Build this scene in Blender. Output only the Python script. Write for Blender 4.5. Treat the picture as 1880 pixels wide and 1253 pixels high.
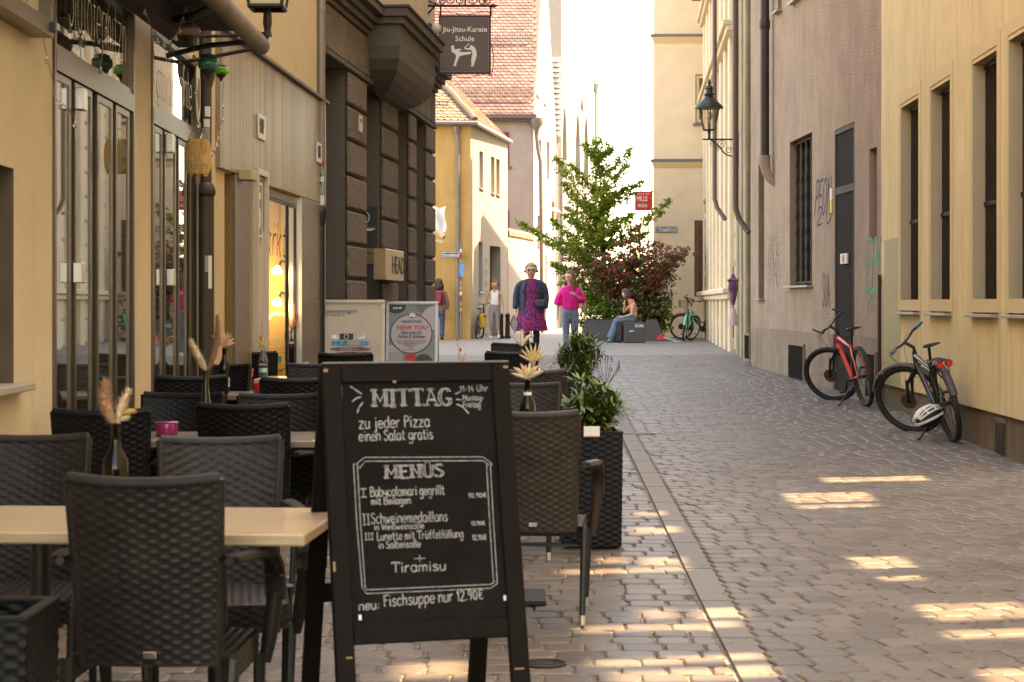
import bpy, bmesh, math, random
from mathutils import Vector, Matrix
R = math.radians
PI = math.pi
for o in list(bpy.data.objects): bpy.data.objects.remove(o)
sc = bpy.context.scene
col = sc.collection
rnd = random.Random(7)

# ---------------------------------------------------------------- camera, sky, sun, exposure
F, CX, HY, EYE = 3500.0, 940.0, 556.0, 1.41       # focal length in photo pixels, principal column, horizon row, eye height
cam = bpy.data.cameras.new('camera'); co = bpy.data.objects.new('camera', cam); col.objects.link(co)
co.location = (0, 0, EYE); co.rotation_euler = (PI/2, 0, 0)
cam.sensor_width = 36; cam.lens = 36*F/1880; cam.shift_y = -(626.5-HY)/1880; cam.clip_end = 2000; cam.clip_start = .1
cam.dof.use_dof = True; cam.dof.focus_distance = 25; cam.dof.aperture_fstop = 9
sc.camera = co
SUN_EL, SUN_AZ = R(56), (0.9806, 0.196)             # sun elevation and its compass direction in x, y
world = bpy.data.worlds.new('World'); sc.world = world; world.use_nodes = True
wn = world.node_tree.nodes; wl = world.node_tree.links
sky = wn.new('ShaderNodeTexSky'); sky.sky_type = 'NISHITA'; sky.sun_disc = False
sky.sun_elevation = SUN_EL; sky.sun_rotation = math.atan2(SUN_AZ[0], SUN_AZ[1])
sky.air_density = 1.0; sky.dust_density = 1.0; sky.ozone_density = 0.5
wl.new(sky.outputs[0], wn['Background'].inputs[0]); wn['Background'].inputs[1].default_value = 0.15
sun = bpy.data.lights.new('sun', 'SUN'); sun.energy = 2.6; sun.angle = R(0.5); sun.color = (1, .86, .66)
so = bpy.data.objects.new('sun', sun); col.objects.link(so)
SUN = Vector((SUN_AZ[0]*math.cos(SUN_EL), SUN_AZ[1]*math.cos(SUN_EL), math.sin(SUN_EL))).normalized()
so.rotation_euler = SUN.to_track_quat('Z', 'Y').to_euler()
so.location = (30, 10, 40)
vs = sc.view_settings
sc.display_settings.display_device = 'sRGB'
vs.view_transform = 'Standard'; vs.look = 'None'; vs.exposure = 3.05; vs.gamma = 1; vs.use_curve_mapping = False
try:
    vs.use_white_balance = True; vs.white_balance_temperature = 10500; vs.white_balance_tint = 16
except Exception: pass
cy = sc.cycles
cy.max_bounces = 7; cy.diffuse_bounces = 4; cy.glossy_bounces = 4; cy.transmission_bounces = 6; cy.transparent_max_bounces = 10
cy.sample_clamp_indirect = 8; cy.caustics_reflective = False; cy.caustics_refractive = False
cy.use_denoising = True
try: cy.use_adaptive_sampling = True; cy.adaptive_threshold = 0.015
except Exception: pass

# ---------------------------------------------------------------- the lie of the land and the lines of sight
ZG = [(-50, 0), (9, 0), (18, .10), (24, .21), (36, .365), (44, .37), (60, .37), (110, .30), (600, .3)]
def zg(y):
    for (a, za), (b, zb) in zip(ZG, ZG[1:]):
        if y <= b: return za + (zb-za)*(y-a)/(b-a)
    return .3
def gp(px, py):                                    # point of the ground seen at a spot of the photograph
    y = 20.0
    for _ in range(40): y = F*(EYE-zg(y))/(py-HY)
    return Vector(((px-CX)/F*y, y, zg(y)))
def at_y(px, py, y): return Vector(((px-CX)/F*y, y, EYE-(py-HY)/F*y))
def ground_y_for(py, h):                           # distance at which a height h above the ground shows at row py
    y = 10.0
    for _ in range(60): y = .5*y + .5*max(2, F*(EYE-h-zg(y))/(py-HY))
    return y
class Plane:                                       # a plane given by origin and two axes; ab() gives coordinates on it
    def __init__(s, O, ex, ez):
        s.O, s.ex, s.ez = Vector(O), Vector(ex).normalized(), Vector(ez).normalized()
        s.n = s.ex.cross(s.ez)*-1
    def ab(s, px, py, off=0):
        ray = Vector(((px-CX)/F, 1, -(py-HY)/F))
        Q = s.O + s.n*off
        m = Matrix((s.ex, s.ez, -ray)).transposed()
        v = m.inverted() @ (Vector((0, 0, EYE))-Q)
        return v.x, v.y
    def matrix(s): return Matrix.Translation(s.O) @ Matrix((s.ex, s.n, s.ez)).transposed().to_4x4()
class Wall:                                        # vertical plane; local x along it, local y into the building, z up
    def __init__(s, p0, p1):
        s.p0 = Vector((p0[0], p0[1], 0)); s.p1 = Vector((p1[0], p1[1], 0))
        s.d = (s.p1-s.p0).normalized(); s.L = (s.p1-s.p0).length
        s.n = Vector((-s.d.y, s.d.x, 0))
        s.M = Matrix.Translation(s.p0) @ Matrix((s.d, s.n, Vector((0, 0, 1)))).transposed().to_4x4()
    def u(s, px, off=0):
        t = (px-CX)/F; q = s.p0 + s.n*off
        return (t*q.y-q.x)/(s.d.x-t*s.d.y)
    def y(s, px, off=0): return (s.p0+s.n*off+s.d*s.u(px, off)).y
    def z(s, px, py, off=0): return EYE-(py-HY)/F*s.y(px, off)
    def g(s, u): return zg((s.p0+s.d*u).y)

# ---------------------------------------------------------------- mesh helpers
def catmull(pts, k=4):
    pts = [Vector(p) for p in pts]
    if len(pts) < 3 or k < 2: return pts
    P = [2*pts[0]-pts[1]] + pts + [2*pts[-1]-pts[-2]]
    out = []
    for i in range(1, len(P)-2):
        for j in range(k):
            t = j/k; a, b, c, d = P[i-1], P[i], P[i+1], P[i+2]
            out.append(.5*((2*b)+(c-a)*t+(2*a-5*b+4*c-d)*t*t+(3*b-a-3*c+d)*t**3))
    out.append(pts[-1]); return out
class MB:
    def __init__(s): s.v = []; s.f = []; s.m = []; s.mi = 0; s.M = None; s.rv = []; s.r = 0.0
    def add(s, vs, fs, M=None):
        n = len(s.v); T = s.M
        for p in vs:
            p = Vector(p)
            if M is not None: p = M @ p
            if T is not None: p = T @ p
            s.v.append(p)
        for f in fs: s.f.append([i+n for i in f]); s.m.append(s.mi); s.rv.append(s.r)
        return s
    def box(s, x0, x1, y0, y1, z0, z1, M=None):
        return s.add([(x0,y0,z0),(x1,y0,z0),(x1,y1,z0),(x0,y1,z0),(x0,y0,z1),(x1,y0,z1),(x1,y1,z1),(x0,y1,z1)],
                     [(0,3,2,1),(4,5,6,7),(0,1,5,4),(1,2,6,5),(2,3,7,6),(3,0,4,7)], M)
    def bbox(s, x0, x1, y0, y1, z0, z1, b=.004, M=None):       # box with chamfered edges
        vs = []; idx = {}
        for sx in (0, 1):
            for sy in (0, 1):
                for sz in (0, 1):
                    X, Y, Z = (x0, x1)[sx], (y0, y1)[sy], (z0, z1)[sz]
                    dx, dy, dz = b*(1-2*sx), b*(1-2*sy), b*(1-2*sz)
                    for k, q in enumerate(((X, Y+dy, Z+dz), (X+dx, Y, Z+dz), (X+dx, Y+dy, Z))):
                        idx[(sx, sy, sz, k)] = len(vs); vs.append(q)
        fs = []
        for a in (0, 1):
            c = [(0,0),(1,0),(1,1),(0,1)]
            fs.append([idx[(a,p,q,0)] for p, q in c]); fs.append([idx[(p,a,q,1)] for p, q in c]); fs.append([idx[(p,q,a,2)] for p, q in c])
        for p in (0, 1):
            for q in (0, 1):
                fs.append([idx[(0,p,q,1)], idx[(1,p,q,1)], idx[(1,p,q,2)], idx[(0,p,q,2)]])
                fs.append([idx[(p,0,q,0)], idx[(p,1,q,0)], idx[(p,1,q,2)], idx[(p,0,q,2)]])
                fs.append([idx[(p,q,0,0)], idx[(p,q,1,0)], idx[(p,q,1,1)], idx[(p,q,0,1)]])
        for a in (0, 1):
            for b_ in (0, 1):
                for c in (0, 1): fs.append([idx[(a,b_,c,k)] for k in range(3)])
        return s.add(vs, fs, M)
    def tube(s, pts, r, n=8, caps=True, closed=False, flat=1.0, up=None, M=None):
        pts = [Vector(p) for p in pts]; N = len(pts)
        rs = r if isinstance(r, (list, tuple)) else [r]*N
        vs = []; prev = None
        for i, p in enumerate(pts):
            if closed: t = pts[(i+1) % N]-pts[i-1]
            else: t = pts[min(i+1, N-1)]-pts[max(i-1, 0)]
            if t.length < 1e-9: t = Vector((0, 0, 1))
            t.normalize()
            if prev is None:
                a = Vector(up) if up else (Vector((0, 0, 1)) if abs(t.z) < .9 else Vector((1, 0, 0)))
            else: a = prev
            a = (a-t*a.dot(t)); a.normalize(); prev = a
            b = t.cross(a)
            for k in range(n):
                w = 2*PI*(k+.5)/n
                vs.append(p+(a*math.cos(w)*flat+b*math.sin(w))*rs[i])
        fs = []
        for i in range(N if closed else N-1):
            j = (i+1) % N
            for k in range(n): fs.append((i*n+k, i*n+(k+1) % n, j*n+(k+1) % n, j*n+k))
        if caps and not closed: fs.append(tuple(range(n))[::-1]); fs.append(tuple((N-1)*n+k for k in range(n)))
        return s.add(vs, fs, M)
    def lathe(s, prof, n=16, M=None, sy=1.0):
        vs = []; fs = []
        for r, z in prof:
            for k in range(n): vs.append((r*math.cos(2*PI*k/n), r*sy*math.sin(2*PI*k/n), z))
        for i in range(len(prof)-1):
            for k in range(n): fs.append((i*n+k, i*n+(k+1) % n, (i+1)*n+(k+1) % n, (i+1)*n+k))
        if prof[0][0] > 1e-4: fs.append(tuple(range(n))[::-1])
        if prof[-1][0] > 1e-4: fs.append(tuple((len(prof)-1)*n+k for k in range(n)))
        return s.add(vs, fs, M)
    def prism(s, poly, y0, y1, M=None):                         # polygon in x, z pushed along y
        n = len(poly)
        vs = [(x, y0, z) for x, z in poly]+[(x, y1, z) for x, z in poly]
        fs = [tuple(range(n)), tuple(range(2*n-1, n-1, -1))]
        for i in range(n): j = (i+1) % n; fs.append((i, i+n, j+n, j))
        return s.add(vs, fs, M)
    def vprism(s, poly, z0, z1, M=None):                        # polygon in x, y pushed up
        n = len(poly)
        vs = [(x, y, z0) for x, y in poly]+[(x, y, z1) for x, y in poly]
        fs = [tuple(range(n-1, -1, -1)), tuple(range(n, 2*n))]
        for i in range(n): j = (i+1) % n; fs.append((i, j, j+n, i+n))
        return s.add(vs, fs, M)
    def sphere(s, c, r, n=10, m=7, sc3=(1, 1, 1), M=None):
        prof = [(math.sin(PI*i/m), -math.cos(PI*i/m)) for i in range(m+1)]
        T = Matrix.Translation(c) @ Matrix.Diagonal((r*sc3[0], r*sc3[1], r*sc3[2], 1))
        if M is not None: T = M @ T
        return s.lathe(prof, n, T)
    def ribbon(s, pts, w, y=0.0):                               # flat stroke in the x, z plane
        pts = [Vector((p[0], y, p[1])) for p in pts]; N = len(pts)
        if N < 2: return
        vs = []
        for i, p in enumerate(pts):
            t = pts[min(i+1, N-1)]-pts[max(i-1, 0)]; t.y = 0
            if t.length < 1e-9: t = Vector((1, 0, 0))
            t.normalize(); q = Vector((-t.z, 0, t.x))*w*.5
            vs += [p+q, p-q]
        e = (pts[-1]-pts[-2]).normalized()*w*.3; b = (pts[0]-pts[1]).normalized()*w*.3
        vs += [pts[0]+b, pts[-1]+e]
        fs = [(2*i, 2*i+1, 2*i+3, 2*i+2) for i in range(N-1)]
        fs += [(2*N, 1, 0), (2*N+1, 2*N-2, 2*N-1)]
        s.add(vs, fs)
    def mesh(s, name, mats, smooth=0):
        me = bpy.data.meshes.new(name); me.from_pydata(s.v, [], s.f)
        for m in (mats if isinstance(mats, (list, tuple)) else [mats]): me.materials.append(m)
        if any(s.m): me.polygons.foreach_set('material_index', s.m)
        if any(s.rv):
            a = me.attributes.new('rv', 'FLOAT', 'FACE'); a.data.foreach_set('value', s.rv)
        if smooth:
            me.polygons.foreach_set('use_smooth', [True]*len(s.f))
            me.update()
            try: me.set_sharp_from_angle(angle=R(smooth))
            except Exception: pass
        me.update(); return me
    def fix(s, me):
        bm = bmesh.new(); bm.from_mesh(me); bmesh.ops.recalc_face_normals(bm, faces=bm.faces); bm.to_mesh(me); bm.free()
    def build(s, name, mats, parent=None, smooth=0, M=None, fix=False):
        me = s.mesh(name, mats, smooth)
        if fix: s.fix(me)
        return link(name, me, parent, M)
def link(name, me, parent=None, M=None):
    o = bpy.data.objects.new(name, me); col.objects.link(o)
    if parent is not None: o.parent = parent
    if M is not None: o.matrix_local = M
    return o
def thing(name, label, cat, M=None, group=None, loc=None, rz=0):
    o = bpy.data.objects.new(name, None); col.objects.link(o); o.empty_display_size = .1
    if M is not None: o.matrix_world = M
    if loc is not None: o.location = loc; o.rotation_euler = (0, 0, rz)
    o['label'] = label; o['category'] = cat
    if group: o['group'] = group
    return o
def tag(o, label, cat, group=None):
    o['label'] = label; o['category'] = cat
    if group: o['group'] = group
    return o
def kids(o): return [c for c in bpy.data.objects if c.parent == o]
def dup(root, label, loc, rz=0, group=None, swap=None, scale=None):
    r = root.copy(); col.objects.link(r); r.location = loc; r.rotation_euler = (0, 0, rz); r['label'] = label
    if group: r['group'] = group
    for ch in kids_of[root.name]:
        c = ch.copy(); col.objects.link(c); c.parent = r
        if swap and c.type == 'MESH' and c.data.materials and c.data.materials[0] in swap:
            c.data = swap_mesh(c.data, swap)
        for g in kids_of.get(ch.name, []):
            d = g.copy(); col.objects.link(d); d.parent = c
    return r
_sw = {}
def swap_mesh(me, swap):
    k = (me.name, tuple(m.name for m in swap.values()))
    if k not in _sw:
        n = me.copy()
        for i, m in enumerate(n.materials):
            if m in swap: n.materials[i] = swap[m]
        _sw[k] = n
    return _sw[k]
kids_of = {}
def remember(root):                                            # notes a finished thing's parts and sub-parts for copying
    a = [o for o in col.objects if o.parent == root]; kids_of[root.name] = a
    for c in a: kids_of[c.name] = [o for o in col.objects if o.parent == c]
    return root

# ---------------------------------------------------------------- materials
def mat(name, c, rough=.6, metal=0, var=0, vs=3.0, bump=0, bs=60, bd=.01, spec=.5, streak=0, strcol=None, streaks=(14, 14, .5),
        rand=0, c2=None, c2s=1.5, c2lo=.45, c2hi=.62, alpha=None, emit=None, estr=0, trans=0, sheen=0, stretch=(1, 1, 1), coat=0, attr=False, detail=4, ior=1.5, slo=.45, shi=.75):
    m = bpy.data.materials.new(name); m.use_nodes = True
    n, l = m.node_tree.nodes, m.node_tree.links; b = n['Principled BSDF']
    b.inputs['Roughness'].default_value = rough; b.inputs['Metallic'].default_value = metal
    b.inputs['Specular IOR Level'].default_value = spec; b.inputs['IOR'].default_value = ior
    if trans: b.inputs['Transmission Weight'].default_value = trans
    if coat: b.inputs['Coat Weight'].default_value = coat; b.inputs['Coat Roughness'].default_value = .1
    if sheen: b.inputs['Sheen Weight'].default_value = sheen
    if emit: b.inputs['Emission Color'].default_value = (*emit, 1); b.inputs['Emission Strength'].default_value = estr
    tc = n.new('ShaderNodeTexCoord'); mp = n.new('ShaderNodeMapping'); l.new(tc.outputs['Object'], mp.inputs[0])
    mp.inputs['Scale'].default_value = stretch
    rgb = n.new('ShaderNodeRGB'); rgb.outputs[0].default_value = (*c, 1); cur = rgb.outputs[0]
    def noise(s, d=detail, src=None, ro=.6):
        t = n.new('ShaderNodeTexNoise'); t.inputs['Scale'].default_value = s; t.inputs['Detail'].default_value = d
        t.inputs['Roughness'].default_value = ro; l.new(src or mp.outputs[0], t.inputs['Vector']); return t.outputs['Fac']
    def ramp(fac, lo, hi, a=0., z=1.):
        r = n.new('ShaderNodeMapRange'); r.inputs[1].default_value = lo; r.inputs[2].default_value = hi
        r.inputs[3].default_value = a; r.inputs[4].default_value = z; l.new(fac, r.inputs[0]); return r.outputs[0]
    def mix(fac, a, bcol, mode='MIX'):
        x = n.new('ShaderNodeMix'); x.data_type = 'RGBA'; x.blend_type = mode
        if isinstance(fac, (int, float)): x.inputs[0].default_value = fac
        else: l.new(fac, x.inputs[0])
        l.new(a, x.inputs[6])
        if isinstance(bcol, tuple): x.inputs[7].default_value = (*bcol, 1)
        else: l.new(bcol, x.inputs[7])
        return x.outputs[2]
    if c2: cur = mix(ramp(noise(c2s, 5), c2lo, c2hi), cur, c2)
    if streak:
        mp2 = n.new('ShaderNodeMapping'); l.new(tc.outputs['Object'], mp2.inputs[0]); mp2.inputs['Scale'].default_value = streaks
        cur = mix(ramp(noise(1, 5, mp2.outputs[0]), slo, shi, 0, streak), cur, strcol or tuple(x*.45 for x in c))
    if var:
        f = ramp(noise(vs, 6), .3, .7, 1-var, 1+var); g = n.new('ShaderNodeCombineColor')
        for i in range(3): l.new(f, g.inputs[i])
        cur = mix(1.0, cur, g.outputs[0], 'MULTIPLY')
    if rand:
        oi = n.new('ShaderNodeObjectInfo'); f0 = oi.outputs['Random']
        if attr:
            at = n.new('ShaderNodeAttribute'); at.attribute_name = 'rv'
            ad = n.new('ShaderNodeMath'); ad.operation = 'ADD'; l.new(at.outputs['Fac'], ad.inputs[0]); l.new(f0, ad.inputs[1])
            fr = n.new('ShaderNodeMath'); fr.operation = 'FRACT'; l.new(ad.outputs[0], fr.inputs[0]); f0 = fr.outputs[0]
        f = ramp(f0, 0, 1, 1-rand, 1+rand); g = n.new('ShaderNodeCombineColor')
        for i in range(3): l.new(f, g.inputs[i])
        cur = mix(1.0, cur, g.outputs[0], 'MULTIPLY')
    l.new(cur, b.inputs['Base Color'])
    if bump:
        bp = n.new('ShaderNodeBump'); bp.inputs['Strength'].default_value = bump; bp.inputs['Distance'].default_value = bd
        l.new(noise(bs, 5), bp.inputs['Height']); l.new(bp.outputs[0], b.inputs['Normal'])
    return m
def glass_mat(name, tint=(.9, .9, .9), refl=1.5, rough=.0, dark=0.0):
    m = bpy.data.materials.new(name); m.use_nodes = True; n, l = m.node_tree.nodes, m.node_tree.links
    n.remove(n['Principled BSDF']); out = n['Material Output']
    t = n.new('ShaderNodeBsdfTransparent'); t.inputs[0].default_value = (*tint, 1)
    g = n.new('ShaderNodeBsdfGlossy'); g.inputs['Roughness'].default_value = rough
    fr = n.new('ShaderNodeFresnel'); fr.inputs[0].default_value = refl
    ge = n.new('ShaderNodeNewGeometry'); iv = n.new('ShaderNodeMath'); iv.operation = 'SUBTRACT'; iv.inputs[0].default_value = 1; l.new(ge.outputs['Backfacing'], iv.inputs[1]); mu = n.new('ShaderNodeMath'); mu.operation = 'MULTIPLY'; l.new(iv.outputs[0], mu.inputs[0]); l.new(fr.outputs[0], mu.inputs[1])
    mx = n.new('ShaderNodeMixShader'); l.new(mu.outputs[0], mx.inputs[0]); l.new(t.outputs[0], mx.inputs[1]); l.new(g.outputs[0], mx.inputs[2])
    l.new(mx.outputs[0], out.inputs[0]); return m
def wood(name, c, c2, sc_=(1.2, 14, 14), rough=.4, dist=3):
    m = mat(name, c, rough, bump=.05, bs=90, bd=.002); n, l = m.node_tree.nodes, m.node_tree.links
    tc = n.new('ShaderNodeTexCoord'); mp = n.new('ShaderNodeMapping'); mp.inputs['Scale'].default_value = sc_
    no = n.new('ShaderNodeTexNoise'); no.inputs['Scale'].default_value = 2.2; no.inputs['Detail'].default_value = 8; no.inputs['Distortion'].default_value = dist
    r = n.new('ShaderNodeValToRGB'); r.color_ramp.elements[0].color = (*c, 1); r.color_ramp.elements[1].color = (*c2, 1)
    r.color_ramp.elements[0].position = .3; r.color_ramp.elements[1].position = .7
    l.new(tc.outputs['Object'], mp.inputs[0]); l.new(mp.outputs[0], no.inputs['Vector']); l.new(no.outputs['Fac'], r.inputs[0])
    l.new(r.outputs[0], n['Principled BSDF'].inputs['Base Color']); return m

m_steel = mat('brushed_steel', (.15, .112, .085), .35, .75, var=.15, vs=4)
m_alu = mat('aluminium', (.62, .6, .58), .35, .9)
m_black = mat('black_metal', (.02, .018, .017), .42, .3)
m_iron = mat('wrought_iron', (.03, .022, .02), .5, .5, bump=.2, bs=80, bd=.003)
m_rubber = mat('rubber', (.018, .017, .016), .7)
m_door_glass = mat('door_glass', (.03, .028, .024), .015, 0, spec=1.0, ior=2.1)
m_glass = glass_mat('clear_glass', refl=1.2)
m_chrome = mat('chrome', (.8, .78, .75), .12, 1)
m_white = mat('white_paint', (.72, .7, .66), .5)
m_text_white = mat('white_lettering', (.75, .73, .68), .6)
m_text_black = mat('black_lettering', (.02, .02, .022), .5)
m_text_red = mat('red_lettering', (.62, .06, .04), .5)
m_chalk = mat('chalk', (.36, .34, .32), .9, c2=(.11, .10, .095), c2s=70, c2lo=.45, c2hi=.7)

# ---------------------------------------------------------------- writing
def text_mesh(s, size, m, bold=0.0, align='LEFT', shear=0, depth=.0008, sx=1.0, space=1.0):
    cu = bpy.data.curves.new('t', 'FONT'); cu.body = s; cu.size = size; cu.align_x = align; cu.offset = bold*size
    cu.extrude = depth; cu.shear = shear; cu.resolution_u = 2; cu.space_character = space
    o = bpy.data.objects.new('t', cu); col.objects.link(o)
    dg = bpy.context.evaluated_depsgraph_get(); me = bpy.data.meshes.new_from_object(o.evaluated_get(dg))
    bpy.data.objects.remove(o); bpy.data.curves.remove(cu)
    for v in me.vertices: v.co = (v.co.x*sx, -v.co.z, v.co.y)     # stands in the x, z plane facing -y
    me.materials.clear(); me.materials.append(m); return me
def put_text(s, size, m, parent, x, y, z, name='lettering', **k):
    return link(name, text_mesh(s, size, m, **k), parent, Matrix.Translation((x, y, z)))
G = {
'a': (5.2, "4.5,4 3.5,5 1.5,5 .5,3.5 .5,1.5 1.5,0 3,0 4.5,2;4.5,5 4.5,1 5,0"), 'b': (5.2, ".5,8 .5,0;.5,3.5 2,5 3.8,5 4.7,3.5 4.7,1.5 3.8,0 2,0 .5,1.2"),
'c': (4.8, "4.3,4.3 3,5 1.5,4.7 .5,3 .8,1 2.2,0 4.3,.7"), 'd': (5.2, "4.5,8 4.5,0;4.5,3.7 3,5 1.4,4.7 .5,3 .6,1.2 2,0 3.4,.3 4.5,1.5"),
'e': (5, ".6,2.6 4.5,2.8 4.2,4.4 2.8,5 1.3,4.6 .5,3 .7,1.2 2,0 4.4,.8"), 'f': (3.8, "3.8,7.6 2.8,8 2,7.2 1.8,5 1.8,0;.3,4.8 3.5,4.8"),
'g': (5.2, "4.4,4 3.2,5 1.5,4.8 .5,3.2 .8,1 2,.3 3.5,.8 4.5,2.2;4.5,5 4.5,-1.5 3.5,-2.9 1.8,-2.9 .6,-2"), 'h': (5, ".6,8 .6,0;.6,3 2,4.8 3.6,4.8 4.3,3.5 4.3,0"),
'i': (2, "1,5 1,0;1,6.8 1.1,7.3"), 'j': (3, "2,5 2,-1.5 1.2,-2.8 0,-2.5;2,6.8 2.1,7.3"), 'k': (4.6, ".6,8 .6,0;4,5 .7,2.4;1.6,3 4.2,0"), 'l': (2.2, "1,8 1,.8 1.8,0"),
'm': (7, ".5,5 .5,0;.5,3.4 1.8,4.9 3,4.6 3.3,3 3.3,0;3.3,3.4 4.6,4.9 5.8,4.6 6.2,3 6.2,0"), 'n': (5, ".5,5 .5,0;.5,3.3 2,4.9 3.6,4.8 4.3,3.4 4.3,0"),
'o': (5.2, "2.5,5 1,4.5 .4,2.6 1,.6 2.5,0 4.2,.7 4.7,2.6 4,4.5 2.5,5"), 'p': (5.2, ".6,5 .6,-3;.6,3.6 2,5 3.8,4.9 4.6,3.3 4.4,1.2 3,0 1.6,.2 .6,1.3"),
'r': (3.9, ".6,5 .6,0;.6,3.2 2,4.8 3.6,4.8"), 's': (4.6, "4,4.3 2.6,5 1.1,4.5 1,3.3 2.5,2.6 3.9,1.8 3.8,.6 2.2,0 .6,.7"),
't': (3.9, "1.8,7.2 1.8,1 2.6,0 3.6,.4;.3,5 3.4,5"), 'u': (5, ".6,5 .6,1.3 1.6,0 3,.2 4.3,1.8;4.3,5 4.3,0"), 'w': (6.3, ".4,5 1.6,0 3,4 4.5,0 5.8,5"),
'y': (5, ".5,5 .7,2.4 2,1.4 3.5,2 4.4,3;4.4,5 4.4,-1.5 3.2,-2.8 1.2,-2.5"), 'z': (5, ".5,5 4.3,5;4.3,5 .5,0;.5,0 4.5,0"), 'v': (5, ".4,5 2.4,0 4.4,5"),
'ß': (5, ".7,0 .7,6 1.6,7.8 3.2,7.8 4,6.6 3.6,5.2 2.4,4.4 3.8,3.6 4.5,2 3.8,.4 2.2,0"),
'ä': (5.2, "4.5,4 3.5,5 1.5,5 .5,3.5 .5,1.5 1.5,0 3,0 4.5,2;4.5,5 4.5,1 5,0;1.4,6.6 1.5,7.1;3.5,6.6 3.6,7.1"), 'ü': (5, ".6,5 .6,1.3 1.6,0 3,.2 4.3,1.8;4.3,5 4.3,0;1.3,6.6 1.4,7.1;3.6,6.6 3.7,7.1"),
'A': (6, ".3,0 3,8;3,8 5.7,0;1.3,3 4.7,3"), 'B': (5.6, ".7,0 .7,8;.7,8 3.5,8 4.8,6.6 4.2,4.8 2.5,4.3 .7,4.3;2.5,4.3 5,3.6 5.2,1.4 3.6,0 .7,0"),
'E': (5.3, ".7,0 .7,8;.7,8 4.8,8;.7,4.2 4,4.2;.7,0 5,0"), 'F': (5, ".7,0 .7,8;.2,7.6 5,8;.7,4.4 4,4.4"), 'G': (6, "5.2,6.6 3.8,8 1.9,7.6 .6,5.6 .6,2.6 1.9,.4 3.8,0 5.3,1.2 5.3,3.4;5.8,3.4 3.4,3.4"),
'I': (3, "1.5,0 1.5,8;.3,8 2.7,8;.3,0 2.7,0"), 'L': (4.8, "1.2,8 .7,0;.7,0 4.6,.2"), 'M': (7.6, "1,0 1,8;1,8 3.8,2.2;3.8,2.2 6.6,8;6.6,8 6.6,0"), 'N': (6.4, "1,0 1,8;1,8 5.4,0;5.4,0 5.4,8"),
'P': (5, ".8,0 .8,8;.4,7.6 3.4,8 4.7,6.6 4,4.6 .8,3.9"), 'S': (5, "4.4,7 3,8 1.2,7.4 .7,5.8 2,4.6 4,3.6 4.6,1.8 3.2,.1 1.4,.2 .3,1.3"), 'T': (6, "3,0 3,8;.2,6.9 .4,8 5.6,8 5.8,6.9"),
'U': (6, ".8,8 .8,2.4 2.2,.1 3.8,.1 5.2,2.4 5.2,8"), 'Ü': (6, ".8,8 .8,2.4 2.2,.1 3.8,.1 5.2,2.4 5.2,8;2,9.2 2.1,9.7;4,9.2 4.1,9.7"), 'W': (8, ".4,8 2.2,0;2.2,0 4,6;4,6 5.8,0;5.8,0 7.6,8"), 'R': (5.6, ".8,0 .8,8;.8,8 3.6,8 4.8,6.4 3.8,4.4 .8,4;2.4,4 5.2,0"),
'O': (6, "3,8 1.2,7 .5,4 1.2,1 3,0 4.8,1 5.5,4 4.8,7 3,8"), 'D': (6, ".8,0 .8,8;.8,8 3.4,7.6 5.2,5.4 5.2,2.6 3.4,.4 .8,0"), 'K': (5.5, ".8,8 .8,0;4.8,8 .9,3.6;2,4.8 5.2,0"), 'H': (6, ".8,8 .8,0;5.2,8 5.2,0;.8,4 5.2,4"),
'0': (4.6, "2.2,7 .8,5.8 .5,3.5 .9,1 2.2,0 3.6,1 4,3.5 3.6,6 2.2,7"), '1': (3, ".4,5 1.8,7 1.8,0"), '2': (4.6, ".5,5.6 1.6,7 3.4,6.8 3.8,5 2.4,2.6 .4,.1 4.3,.1"), '4': (4.6, "2.4,7 .5,2.6 4.2,2.6;3,4.4 3,0"),
'5': (4.6, "4,7 1,7;1,7 .8,4 3,4.3 4,2.6 3.2,.5 .6,.2"), '9': (4.6, "3.8,5 3,6.8 1.2,6.8 .6,5 1.4,3.6 3.2,3.8 3.8,5.6 3.7,2.4 2.6,0"),
'.': (2, "1,.2 1.1,.6"), ',': (2, "1.2,.6 .8,-.8"), ':': (2.4, "1.2,.8 1.3,1.3;1.2,3.8 1.3,4.3"), '-': (3.6, ".5,3 3.1,3"), '+': (5, "2.5,5.4 2.5,.4;0,2.9 5,2.9"),
'€': (5.4, "5,6.2 3.5,7 1.9,6.2 1.2,3.5 1.8,.9 3.5,0 5,.8;.2,4.3 4,4.3;.2,2.9 3.8,2.9"), '&': (6, "5.4,0 1.4,5.4 1.6,7.4 3,7.8 3.8,6.4 1.2,3.4 .8,1.4 2.4,0 4.4,1 5.4,3")}
def strokes(s, rng=None, jit=.12):
    out = []; x = 0
    for ch in s:
        if ch == ' ': x += 3.2; continue
        w, d = G[ch]
        for st in d.split(';'):
            pts = [tuple(map(float, q.split(','))) for q in st.split()]
            if rng: pts = [(a+rng.uniform(-jit, jit), b+rng.uniform(-jit, jit)) for a, b in pts]
            out.append([(x+a, b) for a, b in pts])
        x += w+.75
    return out, x-.75
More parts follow.
